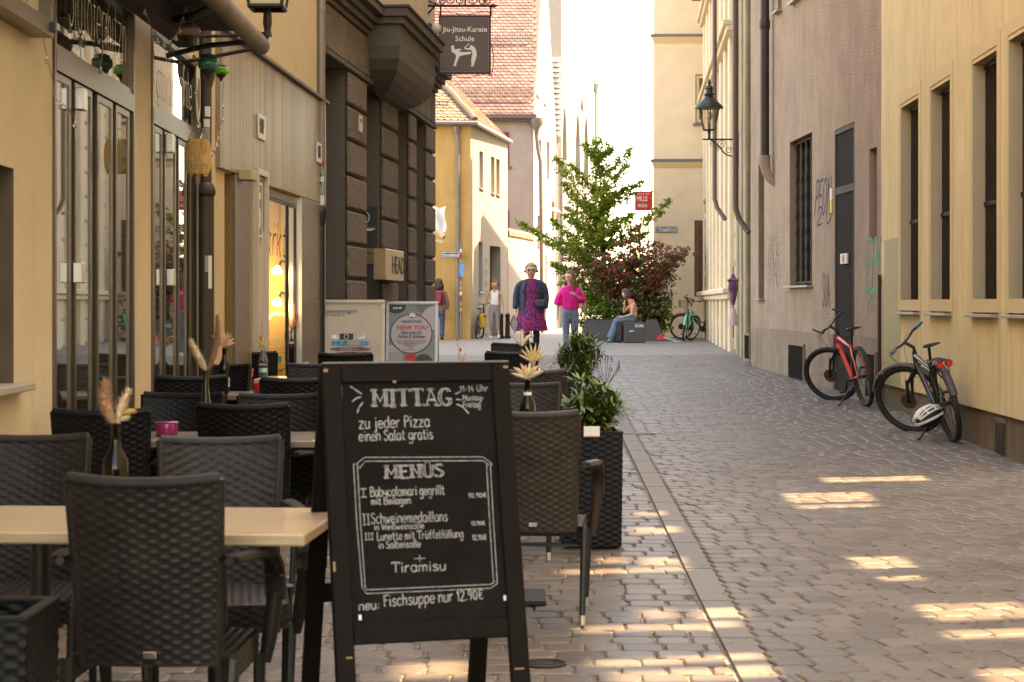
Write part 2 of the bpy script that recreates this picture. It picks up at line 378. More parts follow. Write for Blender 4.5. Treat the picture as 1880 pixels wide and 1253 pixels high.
def write(mb, s, x0, z0, width, height, w, y=0.0, rng=None, fancy=False, slant=0, dx=0, dz=0, line=0.0):
    st, W = strokes(s, rng); kx = width/W; kz = height/8
    def tr(a, b): return (x0+a*kx+slant*b*kz, z0+b*kz+line*a*kx)
    for pts in st:
        P = [(p.x, p.y) for p in catmull([(a, b, 0) for a, b in pts], 4)] if len(pts) > 2 else pts
        if fancy:
            vert = abs(pts[0][0]-pts[-1][0]) < 2.2*1 and len(pts) == 2 and abs(pts[0][1]-pts[1][1]) > 3
            offs = (-.62, .62) if vert or len(pts) > 4 else (0,)
            for o_ in offs: mb.ribbon([tr(a+o_, b) for a, b in P], w, y)
            if len(pts) == 2 and abs(pts[0][1]-pts[1][1]) < 1: mb.ribbon([tr(a, b-.55) for a, b in P], w, y)
            if vert: mb.ribbon([tr(a, b) for a, b in P], w*.6, y)
            for e in (pts[0], pts[-1]):
                if (e[1] > 7.5 or e[1] < .5) and len(pts) == 2 and abs(pts[0][1]-pts[1][1]) > 3:
                    sg = 1 if e[1] > 4 else -1
                    mb.ribbon([tr(e[0]-1.5, e[1]-.7*sg), tr(e[0]-1.1, e[1]), tr(e[0]+1.1, e[1]), tr(e[0]+1.5, e[1]-.5*sg)], w*1.1, y)
        else: mb.ribbon([tr(a, b) for a, b in P], w, y)
# ---------------------------------------------------------------- ground and paving
m_sand = mat('joint_sand', (.13, .11, .09), .85, c2=(.3, .27, .23), c2s=30, bump=.4, bs=120, bd=.004)
m_stone = mat('paving_stone', (.132, .108, .087), .48, var=.2, vs=9, bump=.25, bs=140, bd=.0025, rand=.24, attr=True, c2=(.118, .092, .071), c2s=1.3)
m_kerb = mat('kerb_granite', (.16, .14, .122), .6, var=.12, vs=40, bump=.3, bs=160, bd=.003, rand=.08)
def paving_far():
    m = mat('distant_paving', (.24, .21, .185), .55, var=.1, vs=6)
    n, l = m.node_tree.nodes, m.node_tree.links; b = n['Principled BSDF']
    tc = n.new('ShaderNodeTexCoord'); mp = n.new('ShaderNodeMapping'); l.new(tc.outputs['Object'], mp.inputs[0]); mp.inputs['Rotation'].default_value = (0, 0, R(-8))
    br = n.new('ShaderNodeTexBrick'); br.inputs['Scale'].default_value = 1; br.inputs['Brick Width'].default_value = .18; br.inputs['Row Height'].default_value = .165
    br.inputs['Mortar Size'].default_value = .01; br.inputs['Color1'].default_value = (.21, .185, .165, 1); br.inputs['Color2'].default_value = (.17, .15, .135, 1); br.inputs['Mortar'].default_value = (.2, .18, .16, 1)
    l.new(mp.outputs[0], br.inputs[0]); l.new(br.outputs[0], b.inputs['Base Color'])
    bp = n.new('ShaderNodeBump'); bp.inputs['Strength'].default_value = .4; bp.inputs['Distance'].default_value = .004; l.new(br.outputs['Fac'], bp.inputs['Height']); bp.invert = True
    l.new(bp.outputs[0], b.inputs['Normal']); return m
mb = MB(); ys = [-30, 0, 9, 18, 24, 36, 38.2, 60, 110, 300, 900]; xs = [-300, -12, 12, 300]
for j, y in enumerate(ys):
    for x in xs: mb.v.append(Vector((x, y, zg(y)-(.010 if y <= 38 else .002))))
for j in range(len(ys)-1):
    for i in range(3): mb.f.append([j*4+i, j*4+i+1, (j+1)*4+i+1, (j+1)*4+i]); mb.m.append(0 if ys[j] < 38 else 1); mb.rv.append(0)
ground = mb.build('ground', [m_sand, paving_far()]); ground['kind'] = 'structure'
kA, kB = gp(1163.7, 850), gp(1361, 1253); kC, kD = gp(1197, 850), gp(1434, 1253)
def kl(y): return kA.x+(kB.x-kA.x)*(y-kA.y)/(kB.y-kA.y)
def kr(y): return kC.x+(kD.x-kC.x)*(y-kC.y)/(kD.y-kC.y)

WA = Wall((-2.005, 3), (-2.1935, 14.1)); WB = Wall((-2.1935, 14.1), (-1.937, 19.5)); WC = Wall((-1.937, 19.5), (-1.164, 28.0))
eN, eF = gp(1618, 741), gp(1382, 671)
WD = Wall((eN.x, eN.y), (eN.x-.036*(eN.y-15.5), 15.5)); WE = Wall((eF.x, eF.y), (eN.x, eN.y))
fN, fF = gp(1357, 648), gp(1300, 621)
WE2 = Wall((fN.x, fN.y), (eF.x+.02, eF.y+.05)); WF = Wall((fF.x, fF.y), (fN.x, fN.y+.05))
def xleft(y):
    if y < 14.1: return -2.1
    if y < 19.5: return -2.19+.047*(y-14.1)
    if y < 28: return -1.94+.091*(y-19.5)
    return -5.0
def xright(y):
    pts = [(-12, WD.p1.x), (eN.y, eN.x), (eF.y, eF.x), (fN.y, fN.x), (60, 6)]
    for (a, xa), (b, xb) in zip(pts, pts[1:]):
        if y <= b: return xa+(xb-xa)*(y-a)/(b-a)
    return 6
def stone_shape(L, Dp, c):
    a, b = L/2-.0035, Dp/2-.0028
    def ring(a, b, c, z): return [(-a+c, -b, z), (a-c, -b, z), (a, -b+c*.7, z), (a, b-c*.7, z), (a-c, b, z), (-a+c, b, z), (-a, b-c*.7, z), (-a, -b+c*.7, z)]
    vs = ring(a-.009, b-.009, c, 0)+ring(a, b, c, -.006)+ring(a, b, c, -.03)
    fs = [tuple(range(8))]+[(i+8, (i+1) % 8+8, (i+1) % 8, i) for i in range(8)]+[(i+16, (i+1) % 8+16, (i+1) % 8+8, i+8) for i in range(8)]
    return vs, fs
stones = []                                                    # (x, y, rotation, length, depth)
ROW = .163
rg = random.Random(3)
def row_stones(orig, ang, s0, s1, keep):
    d = Vector((math.cos(ang), math.sin(ang)))
    s = s0+rg.uniform(-.1, 0)
    while s < s1:
        L = rg.choice((.15, .165, .175, .185, .2)) * rg.uniform(.96, 1.04)
        a = max(s, s0); bb = min(s+L, s1)
        if bb-a > .05:
            c = orig+d*((a+bb)/2)
            if keep(c.x, c.y): stones.append((c.x, c.y, ang, bb-a, ROW))
        s += L
y = 5.2
while y < 38:
    ang = R(-1.0); o_ = Vector((kl(y)-.006, y)); w = kl(y)-xleft(y)+.1
    row_stones(o_-Vector((math.cos(ang), math.sin(ang)))*w, ang, 0, w, lambda x, yy: True if yy > 5 else False)
    y += ROW
a15 = R(11); y = 3.0
while y < 40:
    o_ = Vector((kr(y)+.008, y)); row_stones(o_, a15, 0, 7.2, lambda x, yy: 5 < yy < 38.2 and x < xright(yy)+.05)
    y += ROW/math.cos(a15)
def seen(s):
    px = CX+F*s[0]/s[1]; py = HY+F*(EYE-zg(s[1]))/s[1]
    return -10 < px < 1890 and py < 1262
def rank(s):
    px = CX+F*s[0]/s[1]; py = HY+F*EYE/s[1]
    return s[1] + (3.0 if px < 560 else 0)
stones.sort(key=lambda s: (not seen(s), rank(s)))
near, rest = stones[:300], stones[300:]
variants = {}
def sx(s): return zg(s[1])+0
for s in near:
    k = round(s[3], 2); kk = (k, rg.randrange(3))
    if kk not in variants:
        q = MB(); vs, fs = stone_shape(k, ROW, (.016, .026, .034)[kk[1]]); q.add(vs, fs); variants[kk] = q.mesh('paving_stone', m_stone)
    o = link('paving_stone', variants[kk], ground)
    o.location = (s[0], s[1], zg(s[1])+rg.uniform(-.003, .002)); o.rotation_euler = (rg.uniform(-.006, .006)+(.01 if s[1] > 9 else 0), rg.uniform(-.006, .006), s[2]+rg.uniform(-.006, .006))
q = MB()
for s in rest:
    if s[1] > 5 and abs(s[0]) < 8:
        vs, fs = stone_shape(s[3], s[4], rg.choice((.016, .026, .034)))
        if s[1] > 22: fs = fs[:9]
        ca, sa = math.cos(s[2]), math.sin(s[2]); dz = rg.uniform(-.003, .002); tx, ty = rg.uniform(-.006, .006), rg.uniform(-.006, .006)
        q.r = rg.random(); n = len(q.v)
        for vx, vy, vz in vs:
            X = s[0]+vx*ca-vy*sa; Y = s[1]+vx*sa+vy*ca
            q.v.append(Vector((X, Y, zg(Y)+vz+dz+vx*tx+vy*ty)))
        for f in fs: q.f.append([i+n for i in f]); q.m.append(0); q.rv.append(q.r)
po = q.build('paving_stones', m_stone, ground); po['kind'] = 'stuff'
y = 5.0; first = None
while y < 38:
    y1 = min(y+1.0, 38)
    q = MB(); xl0, xl1, xr0, xr1 = kl(y), kl(y1), kr(y), kr(y1); g = .006
    vs = [(xl0, y+g, zg(y)-.02), (xr0, y+g, zg(y)-.02), (xr1, y1-g, zg(y1)-.02), (xl1, y1-g, zg(y1)-.02)]
    vs += [(a+(.006 if i in (0, 3) else -.006), b+(.006 if i < 2 else -.006), c+.024) for i, (a, b, c) in enumerate(vs)]
    q.add(vs, [(4,5,6,7), (0,1,5,4), (1,2,6,5), (2,3,7,6), (3,0,4,7)]); q.build('kerb_stone', m_kerb, ground); y = y1
# slot drain and round cover set in the paving
p = gp(1172, 797); t = thing('drain_channel', 'steel slot drain crossing the pale gutter strip beside the wicker planter', 'drain', loc=(p.x, p.y, p.z))
q = MB(); q.box(-.17, .17, -.09, -.07, -.01, .012); q.box(-.17, .17, .07, .09, -.01, .012); q.box(-.17, -.15, -.07, .07, -.01, .012); q.box(.15, .17, -.07, .07, -.01, .012); q.build('frame', m_steel, t)
q = MB(); [q.box(-.15+i*.027, -.135+i*.027, -.07, .07, -.005, .009) for i in range(12)]; q.build('grate', m_steel, t)
p = gp(1000, 1221); t = thing('drain_cover', 'small round iron cover in the paving behind the chalkboard foot', 'drain cover', loc=(p.x, p.y, p.z))
q = MB(); q.lathe([(.085, -.01), (.085, .008), (.075, .011), (.072, .006), (0, .006)], 24); q.build('lid', m_iron, t)
q = MB(); q.box(-.03, .03, -.006, .006, .006, .012); q.build('slot', m_steel, t)
m_mark = mat('road_paint', (.7, .7, .68), .7)
q = MB()
for (a, b, w) in (((1213, 617), (1243, 628), .12), ((1186, 621), (1196, 622), .1), ((1168, 628), (1178, 629), .1), ((1125, 631), (1135, 632), .1)):
    A, B = gp(*a), gp(*b); d = (B-A).normalized()*1; n_ = Vector((-d.y, d.x, 0))*w/2
    q.add([A+n_+Vector((0, 0, .004)), A-n_+Vector((0, 0, .004)), B-n_+Vector((0, 0, .004)), B+n_+Vector((0, 0, .004))], [(0, 1, 2, 3)])
q.build('painted_marking', m_mark, ground)

# ---------------------------------------------------------------- walls with openings
def facade(L, z0, z1, ops, T, shell=True, flip=None):
    """front face at y=0 with openings (u0,u1,za,zb,depth,back); slots: 0 wall, 1 reveal, 2 back"""
    q = MB(); us = sorted({0, L}|{o[0] for o in ops}|{o[1] for o in ops}); zs = sorted({z0, z1}|{o[2] for o in ops}|{o[3] for o in ops})
    us = [u for u in us if 0 <= u <= L]; zs = [z for z in zs if z0 <= z <= z1]
    for a, b in zip(us, us[1:]):
        for c, d in zip(zs, zs[1:]):
            mu, mz = (a+b)/2, (c+d)/2
            if any(o[0] < mu < o[1] and o[2] < mz < o[3] for o in ops): continue
            q.add([(a, 0, c), (b, 0, c), (b, 0, d), (a, 0, d)], [(0, 1, 2, 3)])
    for o in ops:
        a, b, c, d, t = o[:5]; a, b, c, d = max(a, 0), min(b, L), max(c, z0), min(d, z1); q.mi = 1
        q.add([(a,0,c),(a,t,c),(a,t,d),(a,0,d)], [(0,1,2,3)]); q.add([(b,0,c),(b,t,c),(b,t,d),(b,0,d)], [(3,2,1,0)])
        q.add([(a,0,c),(b,0,c),(b,t,c),(a,t,c)], [(0,1,2,3)]); q.add([(a,0,d),(b,0,d),(b,t,d),(a,t,d)], [(3,2,1,0)])
        q.mi = 2
        if len(o) < 6 or o[5]: q.add([(a,t,c),(b,t,c),(b,t,d),(a,t,d)], [(0,1,2,3)])
        q.mi = 0
    if shell:
        q.add([(0,T,z0),(L,T,z0),(L,T,z1),(0,T,z1)], [(3,2,1,0)]); q.add([(0,0,z1),(L,0,z1),(L,T,z1),(0,T,z1)], [(0,1,2,3)])
        q.add([(0,0,z0),(0,T,z0),(0,T,z1),(0,0,z1)], [(3,2,1,0)]); q.add([(L,0,z0),(L,T,z0),(L,T,z1),(L,0,z1)], [(0,1,2,3)])
    return q
m_stuccoA = mat('sand_stucco', (.52, .415, .285), .9, var=.1, vs=1.2, bump=.8, bs=75, bd=.008, streak=.15, streaks=(5, 5, .4))
m_stuccoA2 = mat('sand_stucco_rough', (.54, .41, .25), .9, var=.1, vs=2, bump=.8, bs=60, bd=.012, c2=(.46, .35, .2), c2s=2)
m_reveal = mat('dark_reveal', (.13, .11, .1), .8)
m_dark = mat('dark_void', (.012, .011, .01), .6)
def strip_frame(q, u0, u1, z0, z1, w, y0, y1):                # rectangular frame
    q.box(u0, u1, y0, y1, z1-w, z1); q.box(u0, u1, y0, y1, z0, z0+w); q.box(u0, u0+w, y0, y1, z0+w, z1-w); q.box(u1-w, u1, y0, y1, z0+w, z1-w)

# ---- building A: restaurant front
A = thing('restaurant_building', 'sand stucco restaurant front with steel folding glass doors, left behind the tables', 'building', M=WA.M)
zt, zb2, zd = 3.06, 2.605, 2.48
o1 = (WA.u(96), WA.u(244)); o2 = (WA.u(277), WA.u(366)); zn = WA.z(25, 310); zs_ = WA.z(25, 705)
opsA = [(o1[0], o1[1], .12, zt, .10), (o2[0], o2[1], .12, zt, .10), (.3, WA.u(25), zs_, zn, .22)]
facade(WA.L, -.3, 9, opsA, 6).build('wall', [m_stuccoA, m_steel, m_dark], A)
q = MB(); q.bbox(.25, WA.u(36), -.07, .2, zs_-.03, zs_+.002, .004); q.build('window_sill', mat('sill_stone', (.3, .26, .22), .7, bump=.2), A)
q = MB(); q.box(.34, WA.u(25)-.03, .15, .18, zs_+.04, zn-.04); w_ = q.build('niche_window', m_reveal, A)
def shopfront(o, divs, name):
    w = MB(); strip_frame(w, o[0]+.004, o[1]-.004, .124, zt-.004, .035, -.012, .06); w.box(o[0]+.035, o[1]-.035, -.014, .05, zd, zb2-.03); w.box(o[0]+.035, o[1]-.035, -.004, .05, zb2-.027, zb2)
    fr = w.build(name, m_steel, A)
    w = MB(); w.box(o[0]+.03, o[1]-.03, .02, .03, zb2+.004, zt-.03); w.build('transom_pane', m_door_glass, fr)
    for a, b in divs:
        ua, ub = WA.u(a), WA.u(b)
        w = MB(); strip_frame(w, ua-.03, ub+.03, .16, zd-.006, .035, -.003, .013); lf = w.build('door_leaf', m_steel, A)
        w = MB(); w.box(ua+.004, ub-.004, .004, .012, .194, zd-.04); w.build('pane', m_door_glass, lf)
    return fr
shopfront(o1, [(102, 127), (139, 166), (180, 204), (214, 235)], 'window_frame')
shopfront(o2, [(284, 296), (303, 321), (328, 341), (350, 364)], 'window_frame')
for (pa, ya, yb) in ((138, 163, 203), (135, 482, 520), (304, 247, 281), (306, 495, 525)):
    u_ = WA.u(pa); w = MB(); w.bbox(u_-.05, u_+.05, -.05, -.006, WA.z(pa, yb), WA.z(pa, ya), .004); w.build('door_closer', m_alu, A)
q = MB(); write(q, 'Slofofermitzn', WA.u(118), 2.72, WA.u(224)-WA.u(118), .3, .008, y=-.022, rng=random.Random(2)); q.build('lettering', m_text_white, A)
q = MB(); write(q, 'Ristorante', WA.u(298), 2.70, WA.u(346)-WA.u(298), .26, .008, y=-.022, rng=random.Random(3)); q.build('lettering', m_text_white, A)
q = MB()
T_ = Matrix.Translation((WA.u(357), -.025, 2.84)) @ Matrix.Rotation(PI/2, 4, 'X'); q.lathe([(.09, -.004), (.09, .004), (.0, .004)], 24, T_ @ Matrix.Diagonal((1, 2.2, 1, 1)))
q.mi = 1; q.lathe([(.05, -.004), (.05, .007), (.0, .007)], 20, T_ @ Matrix.Diagonal((1, 2.2, 1, 1))); q.build('oval_emblem', [mat('emblem_cream', (.55, .5, .38), .5), m_reveal], A)
# framed menu case on the wall, upper left
u1_ = WA.u(57); z_ = WA.z(57, 70)
q = MB(); strip_frame(q, u1_-.9, u1_, z_, z_+.95, .07, -.1, -.004); mc = q.build('menu_case', m_steel, None, M=WA.M); tag(mc, 'steel framed menu case high on the stucco wall at the upper left', 'menu case')
q = MB(); q.box(u1_-.83, u1_-.07, -.05, -.04, z_+.07, z_+.88); q.build('menu_sheet', mat('menu_paper', (.5, .44, .35), .35), mc)
q = MB(); T_ = Matrix.Translation((u1_-.3, -.054, z_+.3)) @ Matrix.Rotation(PI/2, 4, 'X') @ Matrix.Diagonal((1, 1.6, 1, 1))
q.lathe([(.12, -.002), (.12, .002), (.0, .002)], 24, T_); q.mi = 1; q.lathe([(.095, -.002), (.095, .004), (0, .004)], 24, T_); q.build('oval_emblem', [mat('emblem_gold', (.5, .36, .16), .4), m_text_white], mc)
q = MB(); q.box(u1_-.07, u1_-.03, -.12, -.1, z_+.02, z_+.06); q.build('hinge', m_black, mc)

# ---- downpipe between A and B
m_pipe_dark = mat('dark_brown_pipe', (.038, .026, .021), .5, .2, var=.25, vs=3, bump=.2, bs=40)
p_ = Vector((-2.14, 13.3, 0))
t = thing('drain_pipe', 'thick dark brown cast iron downpipe covered in stickers between restaurant and shop', 'drainpipe', loc=(p_.x, p_.y, 0))
sP = F/p_.y
def zP(py): return EYE-(py-HY)/sP
q = MB(); q.tube([(0, 0, 0), (0, 0, zP(356))], .062, 16); q.tube([(0, 0, zP(344)), (0, 0, 5.5)], .045, 16); q.build('pipe', m_pipe_dark, t, 40)
q = MB(); q.lathe([(.062, zP(362)), (.072, zP(358)), (.074, zP(350)), (.058, zP(338)), (.05, zP(336))], 16); q.build('collar', m_pipe_dark, t, 40); q = MB(); q.lathe([(.05, zP(160)), (.072, zP(135)), (.074, zP(118)), (.05, zP(112))], 16); q.build('collar', m_pipe_dark, t, 40)
stk = [mat('sticker_orange', (.75, .2, .03), .5), mat('sticker_white', (.6, .58, .55), .6), mat('sticker_red', (.3, .03, .03), .5), mat('sticker_grey', (.25, .25, .24), .6)]
for i, (py, h_, k, a0, a1) in enumerate(((325, 18, 0, -1.3, -.5), (300, 14, 1, -1.6, -.4), (262, 26, 3, -1.5, -.2), (285, 12, 2, -1.8, -.6), (235, 15, 1, -1.2, -.2), (215, 18, 1, -1., -.1), (530, 60, 1, -.6, -.15), (500, 30, 3, -1., -.6))):
    r_ = .0465 if py < 344 else .0635; q = MB(); a0, a1 = a0-PI/2+1.1, a1-PI/2+1.1; n_ = 5
    vs_ = []
    for j in range(n_+1):
        a = a0+(a1-a0)*j/n_; vs_ += [(r_*math.cos(a), r_*math.sin(a), zP(py)), (r_*math.cos(a), r_*math.sin(a), zP(py-h_))]
    q.add(vs_, [(2*j, 2*j+2, 2*j+3, 2*j+1) for j in range(n_)]); q.build('sticker', stk[k], t)

# ---- building B: shop with marble cladding
m_marble = mat('striated_marble', (.31, .225, .135), .35, var=.1, vs=2, streak=.95, strcol=(.10, .078, .064), streaks=(22, 22, .22), slo=.38, shi=.66, c2=(.27, .21, .15), c2s=1.2, rand=.14, bump=.08, bs=90)
m_pillar = mat('brown_stone', (.16, .12, .095), .4, var=.2, vs=14, streak=.6, strcol=(.09, .07, .06), streaks=(20, 20, .6), bump=.1, bs=90)
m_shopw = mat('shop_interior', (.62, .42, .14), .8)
B = thing('shop_building', 'shop building with striated marble cladding and a glowing yellow shop window', 'building', M=WB.M)
zs1, zs2 = 2.41, 3.43
ua, ub, uc, ud = max(WB.u(412), .02), WB.u(425), WB.u(488), WB.u(549)
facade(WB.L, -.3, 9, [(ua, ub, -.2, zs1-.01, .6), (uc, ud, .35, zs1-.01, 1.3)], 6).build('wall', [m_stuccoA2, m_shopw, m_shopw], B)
x = 0.0; i = 0; wds = [.42, .5, .44, .52, .4, .48, .5, .42, .5, .46, .5, .6]
me_slab = {}
while x < WB.L-.02:
    w_ = min(wds[i % 12], WB.L-x)
    q = MB(); q.bbox(x+.0015, x+w_-.0015, -.035, -.002, zs1, zs2, .002); q.build('cladding_panel', m_marble, B); x += w_; i += 1
q = MB(); q.bbox(0, WB.L, -.075, -.002, zs2+.003, zs2+.035, .004); q.build('ledge', mat('ledge_metal', (.12, .09, .075), .5), B)
q = MB(); q.bbox(ub, WB.u(452), -.03, .3, .05, zs1-.003, .003); q.build('pillar', m_pillar, B)
q = MB(); q.bbox(WB.u(452)+.004, WB.u(459), -.02, -.002, .05, zs1-.003, .002); q.build('pillar', m_marble, B)
q = MB(); q.bbox(WB.u(482), uc-.002, -.028, -.002, .05, zs1-.003, .002); q.build('pillar', m_marble, B)
q = MB(); q.bbox(ud+.003, WB.L-.005, -.033, -.002, 1.45, zs1-.003, .002); q.build('pillar', m_pillar, B)
q = MB(); q.bbox(ud+.003, WB.L-.005, -.033, -.002, .0, 1.446, .002); q.build('pillar', m_pillar, B)
q = MB(); q.box(ud-.02, ud+.002, -.03, .1, .35, zs1-.003); q.build('pillar_edge', m_alu, B)
q = MB(); q.box(uc, ud, -.03, -.002, -.1, .348); q.build('stall_riser', m_pillar, B)
q = MB(); q.bbox(uc+.01, ud-.022, .015, .06, WB.z(500, 362), zs1-.012, .003); sb_ = q.build('shutter_box', mat('bronze_profile', (.2, .15, .11), .4, .4), B)
q = MB(); strip_frame(q, uc+.01, ud-.022, .36, WB.z(500, 362), .03, .02, .05); q.box(WB.u(533), WB.u(533)+.04, .02, .05, .4, WB.z(500, 362)); sw_ = q.build('window_frame', m_black, B)
q = MB(); q.box(uc+.04, ud-.05, .03, .034, .4, WB.z(500, 362)-.03); q.build('pane', m_glass, sw_)
q = MB(); q.box(uc, ud, .07, 1.28, .35, .62); q.build('display_shelf', mat('shelf_wood', (.45, .25, .08), .5), B)
q = MB(); q.box(uc+.3, ud-.2, .1, .7, .78, .79); q.build('glass_shelf', mat('green_glass', (.05, .4, .15), .2), B)
for zz in (EYE-(500-HY)/F*18.2, EYE-(557-HY)/F*18.2):
    q = MB(); q.tube([(ud-.01, .13, zz+.09), (ud-.1, .15, zz+.1), (ud-.17, .16, zz+.05)], .012, 6); la = q.build('wall_spotlight', m_black, B)
    q = MB(); q.lathe([(.015, .06), (.05, 0), (.0, .0)], 12, Matrix.Translation((ud-.22, .17, zz)) @ Matrix.Rotation(R(35), 4, 'Y')); q.build('lamp_head', mat('lit_lamp', (1, .9, .7), .5, emit=(1, .82, .55), estr=3), la)
    L_ = bpy.data.lights.new('spot_lamp_light', 'POINT'); L_.energy = 1.6; L_.color = (1, .75, .42); L_.shadow_soft_size = .05
    lo = bpy.data.objects.new('lamp_light', L_); col.objects.link(lo); lo.parent = B; lo.location = (ud-.32, .2, zz-.05)
q = MB(); write(q, 'arkt', WB.u(489), WB.z(500, 468), WB.u(527)-WB.u(489), .30, .022, y=.012, slant=.25, rng=random.Random(5)); q.build('lettering', m_text_black, B)
# display case with house number 5
c0, c1 = WB.u(461), WB.u(481); zc1 = WB.z(470, 312); q = MB(); strip_frame(q, c0, c1, .25, zc1, .05, -.06, -.004); dc = q.build('display_case', mat('cream_metal', (.5, .42, .33), .4), B)
q = MB(); q.box(c0+.05, c1-.05, -.03, -.02, .3, zc1-.05); q.build('case_panel', mat('poster_paper', (.5, .46, .42), .5), dc)
q = MB(); zq = WB.z(470, 440); q.prism([(c0+.055, zq), (c0+.1, zq-.12), (c1-.09, zq+.1), (c1-.09, zc1-.07), (c0+.055, zc1-.07)], -.036, -.031); q.build('arrow_graphic', mat('arrow_grey', (.16, .15, .15), .5), dc)
zz = WB.z(468, 420); me5 = text_mesh('5', .42, m_text_white, bold=.02, sx=.75); link('lettering', me5, dc, Matrix.Translation((c0+.08, -.04, zz)))
q = MB(); strip_frame(q, c0+.06, c0+.06+.24, zz-.07, zz+.38, .02, -.04, -.037); q.build('number_frame', m_text_white, dc)
q = MB(); write(q, 'adr', c0+.09, .95, .26, .3, .014, y=-.034, slant=.2, rng=random.Random(8)); q.build('lettering', mat('violet_ink', (.12, .06, .2), .6), dc)
for px, ya, yb, lab in ((471, 212, 257, 'white plate with dark lettering high on the marble cladding, nearer of two'), (578, 263, 300, 'white plate with dark lettering at the far end of the marble cladding')):
    u_ = WB.u(px); za, zb_ = WB.z(px, yb), WB.z(px, ya); t = tag(MB().bbox(u_-.17, u_+.17, -.05, -.037, za, zb_, .003).build('wall_plate', mat('plate_white', (.6, .58, .54), .5), None, M=WB.M), lab, 'wall sign')
    put_text('MARKT', .085, m_text_black, t, u_-.14, -.052, za+(zb_-za)*.55, bold=.01, sx=.75); put_text('GALERIE', .085, m_text_black, t, u_-.14, -.052, za+(zb_-za)*.25, bold=.01, sx=.6)
q = MB(); u_ = WB.u(434); q.bbox(u_-.1, u_+.12, -.14, -.032, WB.z(434, 332), WB.z(434, 312), .006); tag(q.build('junction_box', mat('cream_box', (.38, .3, .18), .5), None, M=WB.M), 'small cream box under the marble soffit beside the dark downpipe', 'junction box')

# ---- grey downpipe between B and C
pC = Vector((-1.92, 19.15, 0)); t = thing('drain_pipe', 'slim grey downpipe with white stickers between marble shop and dark stone building', 'drainpipe', loc=(pC.x, pC.y, 0)); sP2 = F/pC.y
m_pipe_grey = mat('grey_zinc', (.21, .18, .165), .45, .3, var=.1)
def zQ(py): return EYE-(py-HY)/sP2
q = MB(); q.tube([(0, 0, zQ(378)), (0, 0, 7)], .045, 16); q.lathe([(.047, zQ(22)), (.05, zQ(20)), (.05, zQ(16)), (.047, zQ(14))], 16); q.build('pipe', m_pipe_grey, t, 40)
q = MB(); q.tube([(0, 0, .1), (0, 0, zQ(384))], .04, 16); q.lathe([(.04, zQ(415)), (.05, zQ(405)), (.06, zQ(392)), (.062, zQ(382)), (.045, zQ(378))], 16); q.build('standpipe', m_black, t, 40)
for i, (py, h_, k) in enumerate(((377, 18, 1), (356, 22, 3), (340, 20, 1), (325, 10, 3), (306, 9, 2))):
    q = MB(); vs_ = []
    for j in range(6):
        a = -PI/2-.9+j*.36; vs_ += [(.0462*math.cos(a), .0462*math.sin(a), zQ(py)), (.0462*math.cos(a), .0462*math.sin(a), zQ(py-h_))]
    q.add(vs_, [(2*j, 2*j+2, 2*j+3, 2*j+1) for j in range(5)]); q.build('sticker', stk[k], t)

# ---- building C: rusticated dark stone with oriel
m_granite = mat('rough_granite', (.165, .125, .096), .85, var=.4, vs=30, bump=1.0, bs=55, bd=.02, rand=.12, c2=(.10, .078, .064), c2s=38, c2lo=.5, c2hi=.6)
m_smooth = mat('smooth_brown_render', (.094, .075, .062), .8, var=.06)
m_upper = mat('upper_beige', (.42, .32, .22), .85, var=.12, vs=2)
m_upper_side = m_upper
C = thing('stone_building', 'dark brown rusticated stone corner building with oriel and moulded cornice', 'building', M=WC.M)
piers = [(633, 666.5), (696.5, 725), (746, 759), (777.5, 794)]
zl = 3.95; ops = []
gaps = [(597, 633), (666.5, 696.5), (725, 746), (759, 777.5)]
for a, b in gaps: ops.append((max(WC.u(a), .06), WC.u(b), .1, zl, .42))
facade(WC.L, -.3, 12, ops, 7).build('wall', [m_smooth, m_smooth, m_dark], C)
q = MB(); q.box(0, WC.L, .02, .04, 4.8, 12)
bh = .38
for a, b in piers:
    ua_, ub_ = WC.u(a), min(WC.u(b), WC.L)
    z = zl
    while z > .1:
        q = MB(); q.bbox(ua_+.01, ub_-.01, -.05, -.002, max(z-bh+.015, 0), z-.015, .022); q.build('stone_block', m_granite, C); z -= bh
u_ = .02; k = 0
while u_ < WC.L-.05:
    w_ = min(.62, WC.L-u_); q = MB(); q.bbox(u_+.008, u_+w_-.008, -.045, -.002, zl+.07, 4.48, .014); q.build('stone_block', m_granite, C); u_ += w_
q = MB(); q.bbox(.0, WC.L+.03, -.06, -.002, zl+.003, zl+.06, .01); q.build('lintel_band', m_smooth, C)
def cornice(q, u0, u1, off=0.0):
    for za, zb_, pr in ((4.49, 4.55, .07), (4.55, 4.62, .12), (4.62, 4.7, .17), (4.7, 4.79, .25), (4.79, 4.81, .27)): q.bbox(u0-(pr if off else 0), u1+pr, -pr-off, .0 if not off else -.001, za+.0005, zb_-.0005, .006)
q = MB(); cornice(q, 0, WC.L); q.build('cornice', m_smooth, C, fix=True)
ou0, ou1 = WC.u(668), WC.u(668)+3.1
q = MB(); od = .42
for za, zb_, pr in ((4.36, 4.62, 0), (4.62, 4.7, .05), (4.7, 4.8, .1), (4.8, 4.83, .13)): q.bbox(ou0-pr, ou1+pr, -od-pr, -.03, za+.0005, zb_-.0005, .005)
NP = 6; vs_ = []; fs_ = []
for i in range(NP+1):
    t_ = i/NP; k = math.sin(t_*PI/2); zz = 3.86+.5*(1-math.cos(t_*PI/2)); ins = (1-k)*.95
    vs_ += [(ou0+ins, -.03, zz), (ou0+ins, -.03-(od-.03)*k, zz), (ou1-ins, -.03-(od-.03)*k, zz), (ou1-ins, -.03, zz)]
for i in range(NP):
    for k in range(3): a = i*4+k; fs_.append((a, a+1, a+5, a+4))
q.add(vs_, fs_); q.build('oriel_base', m_smooth, C, fix=True)
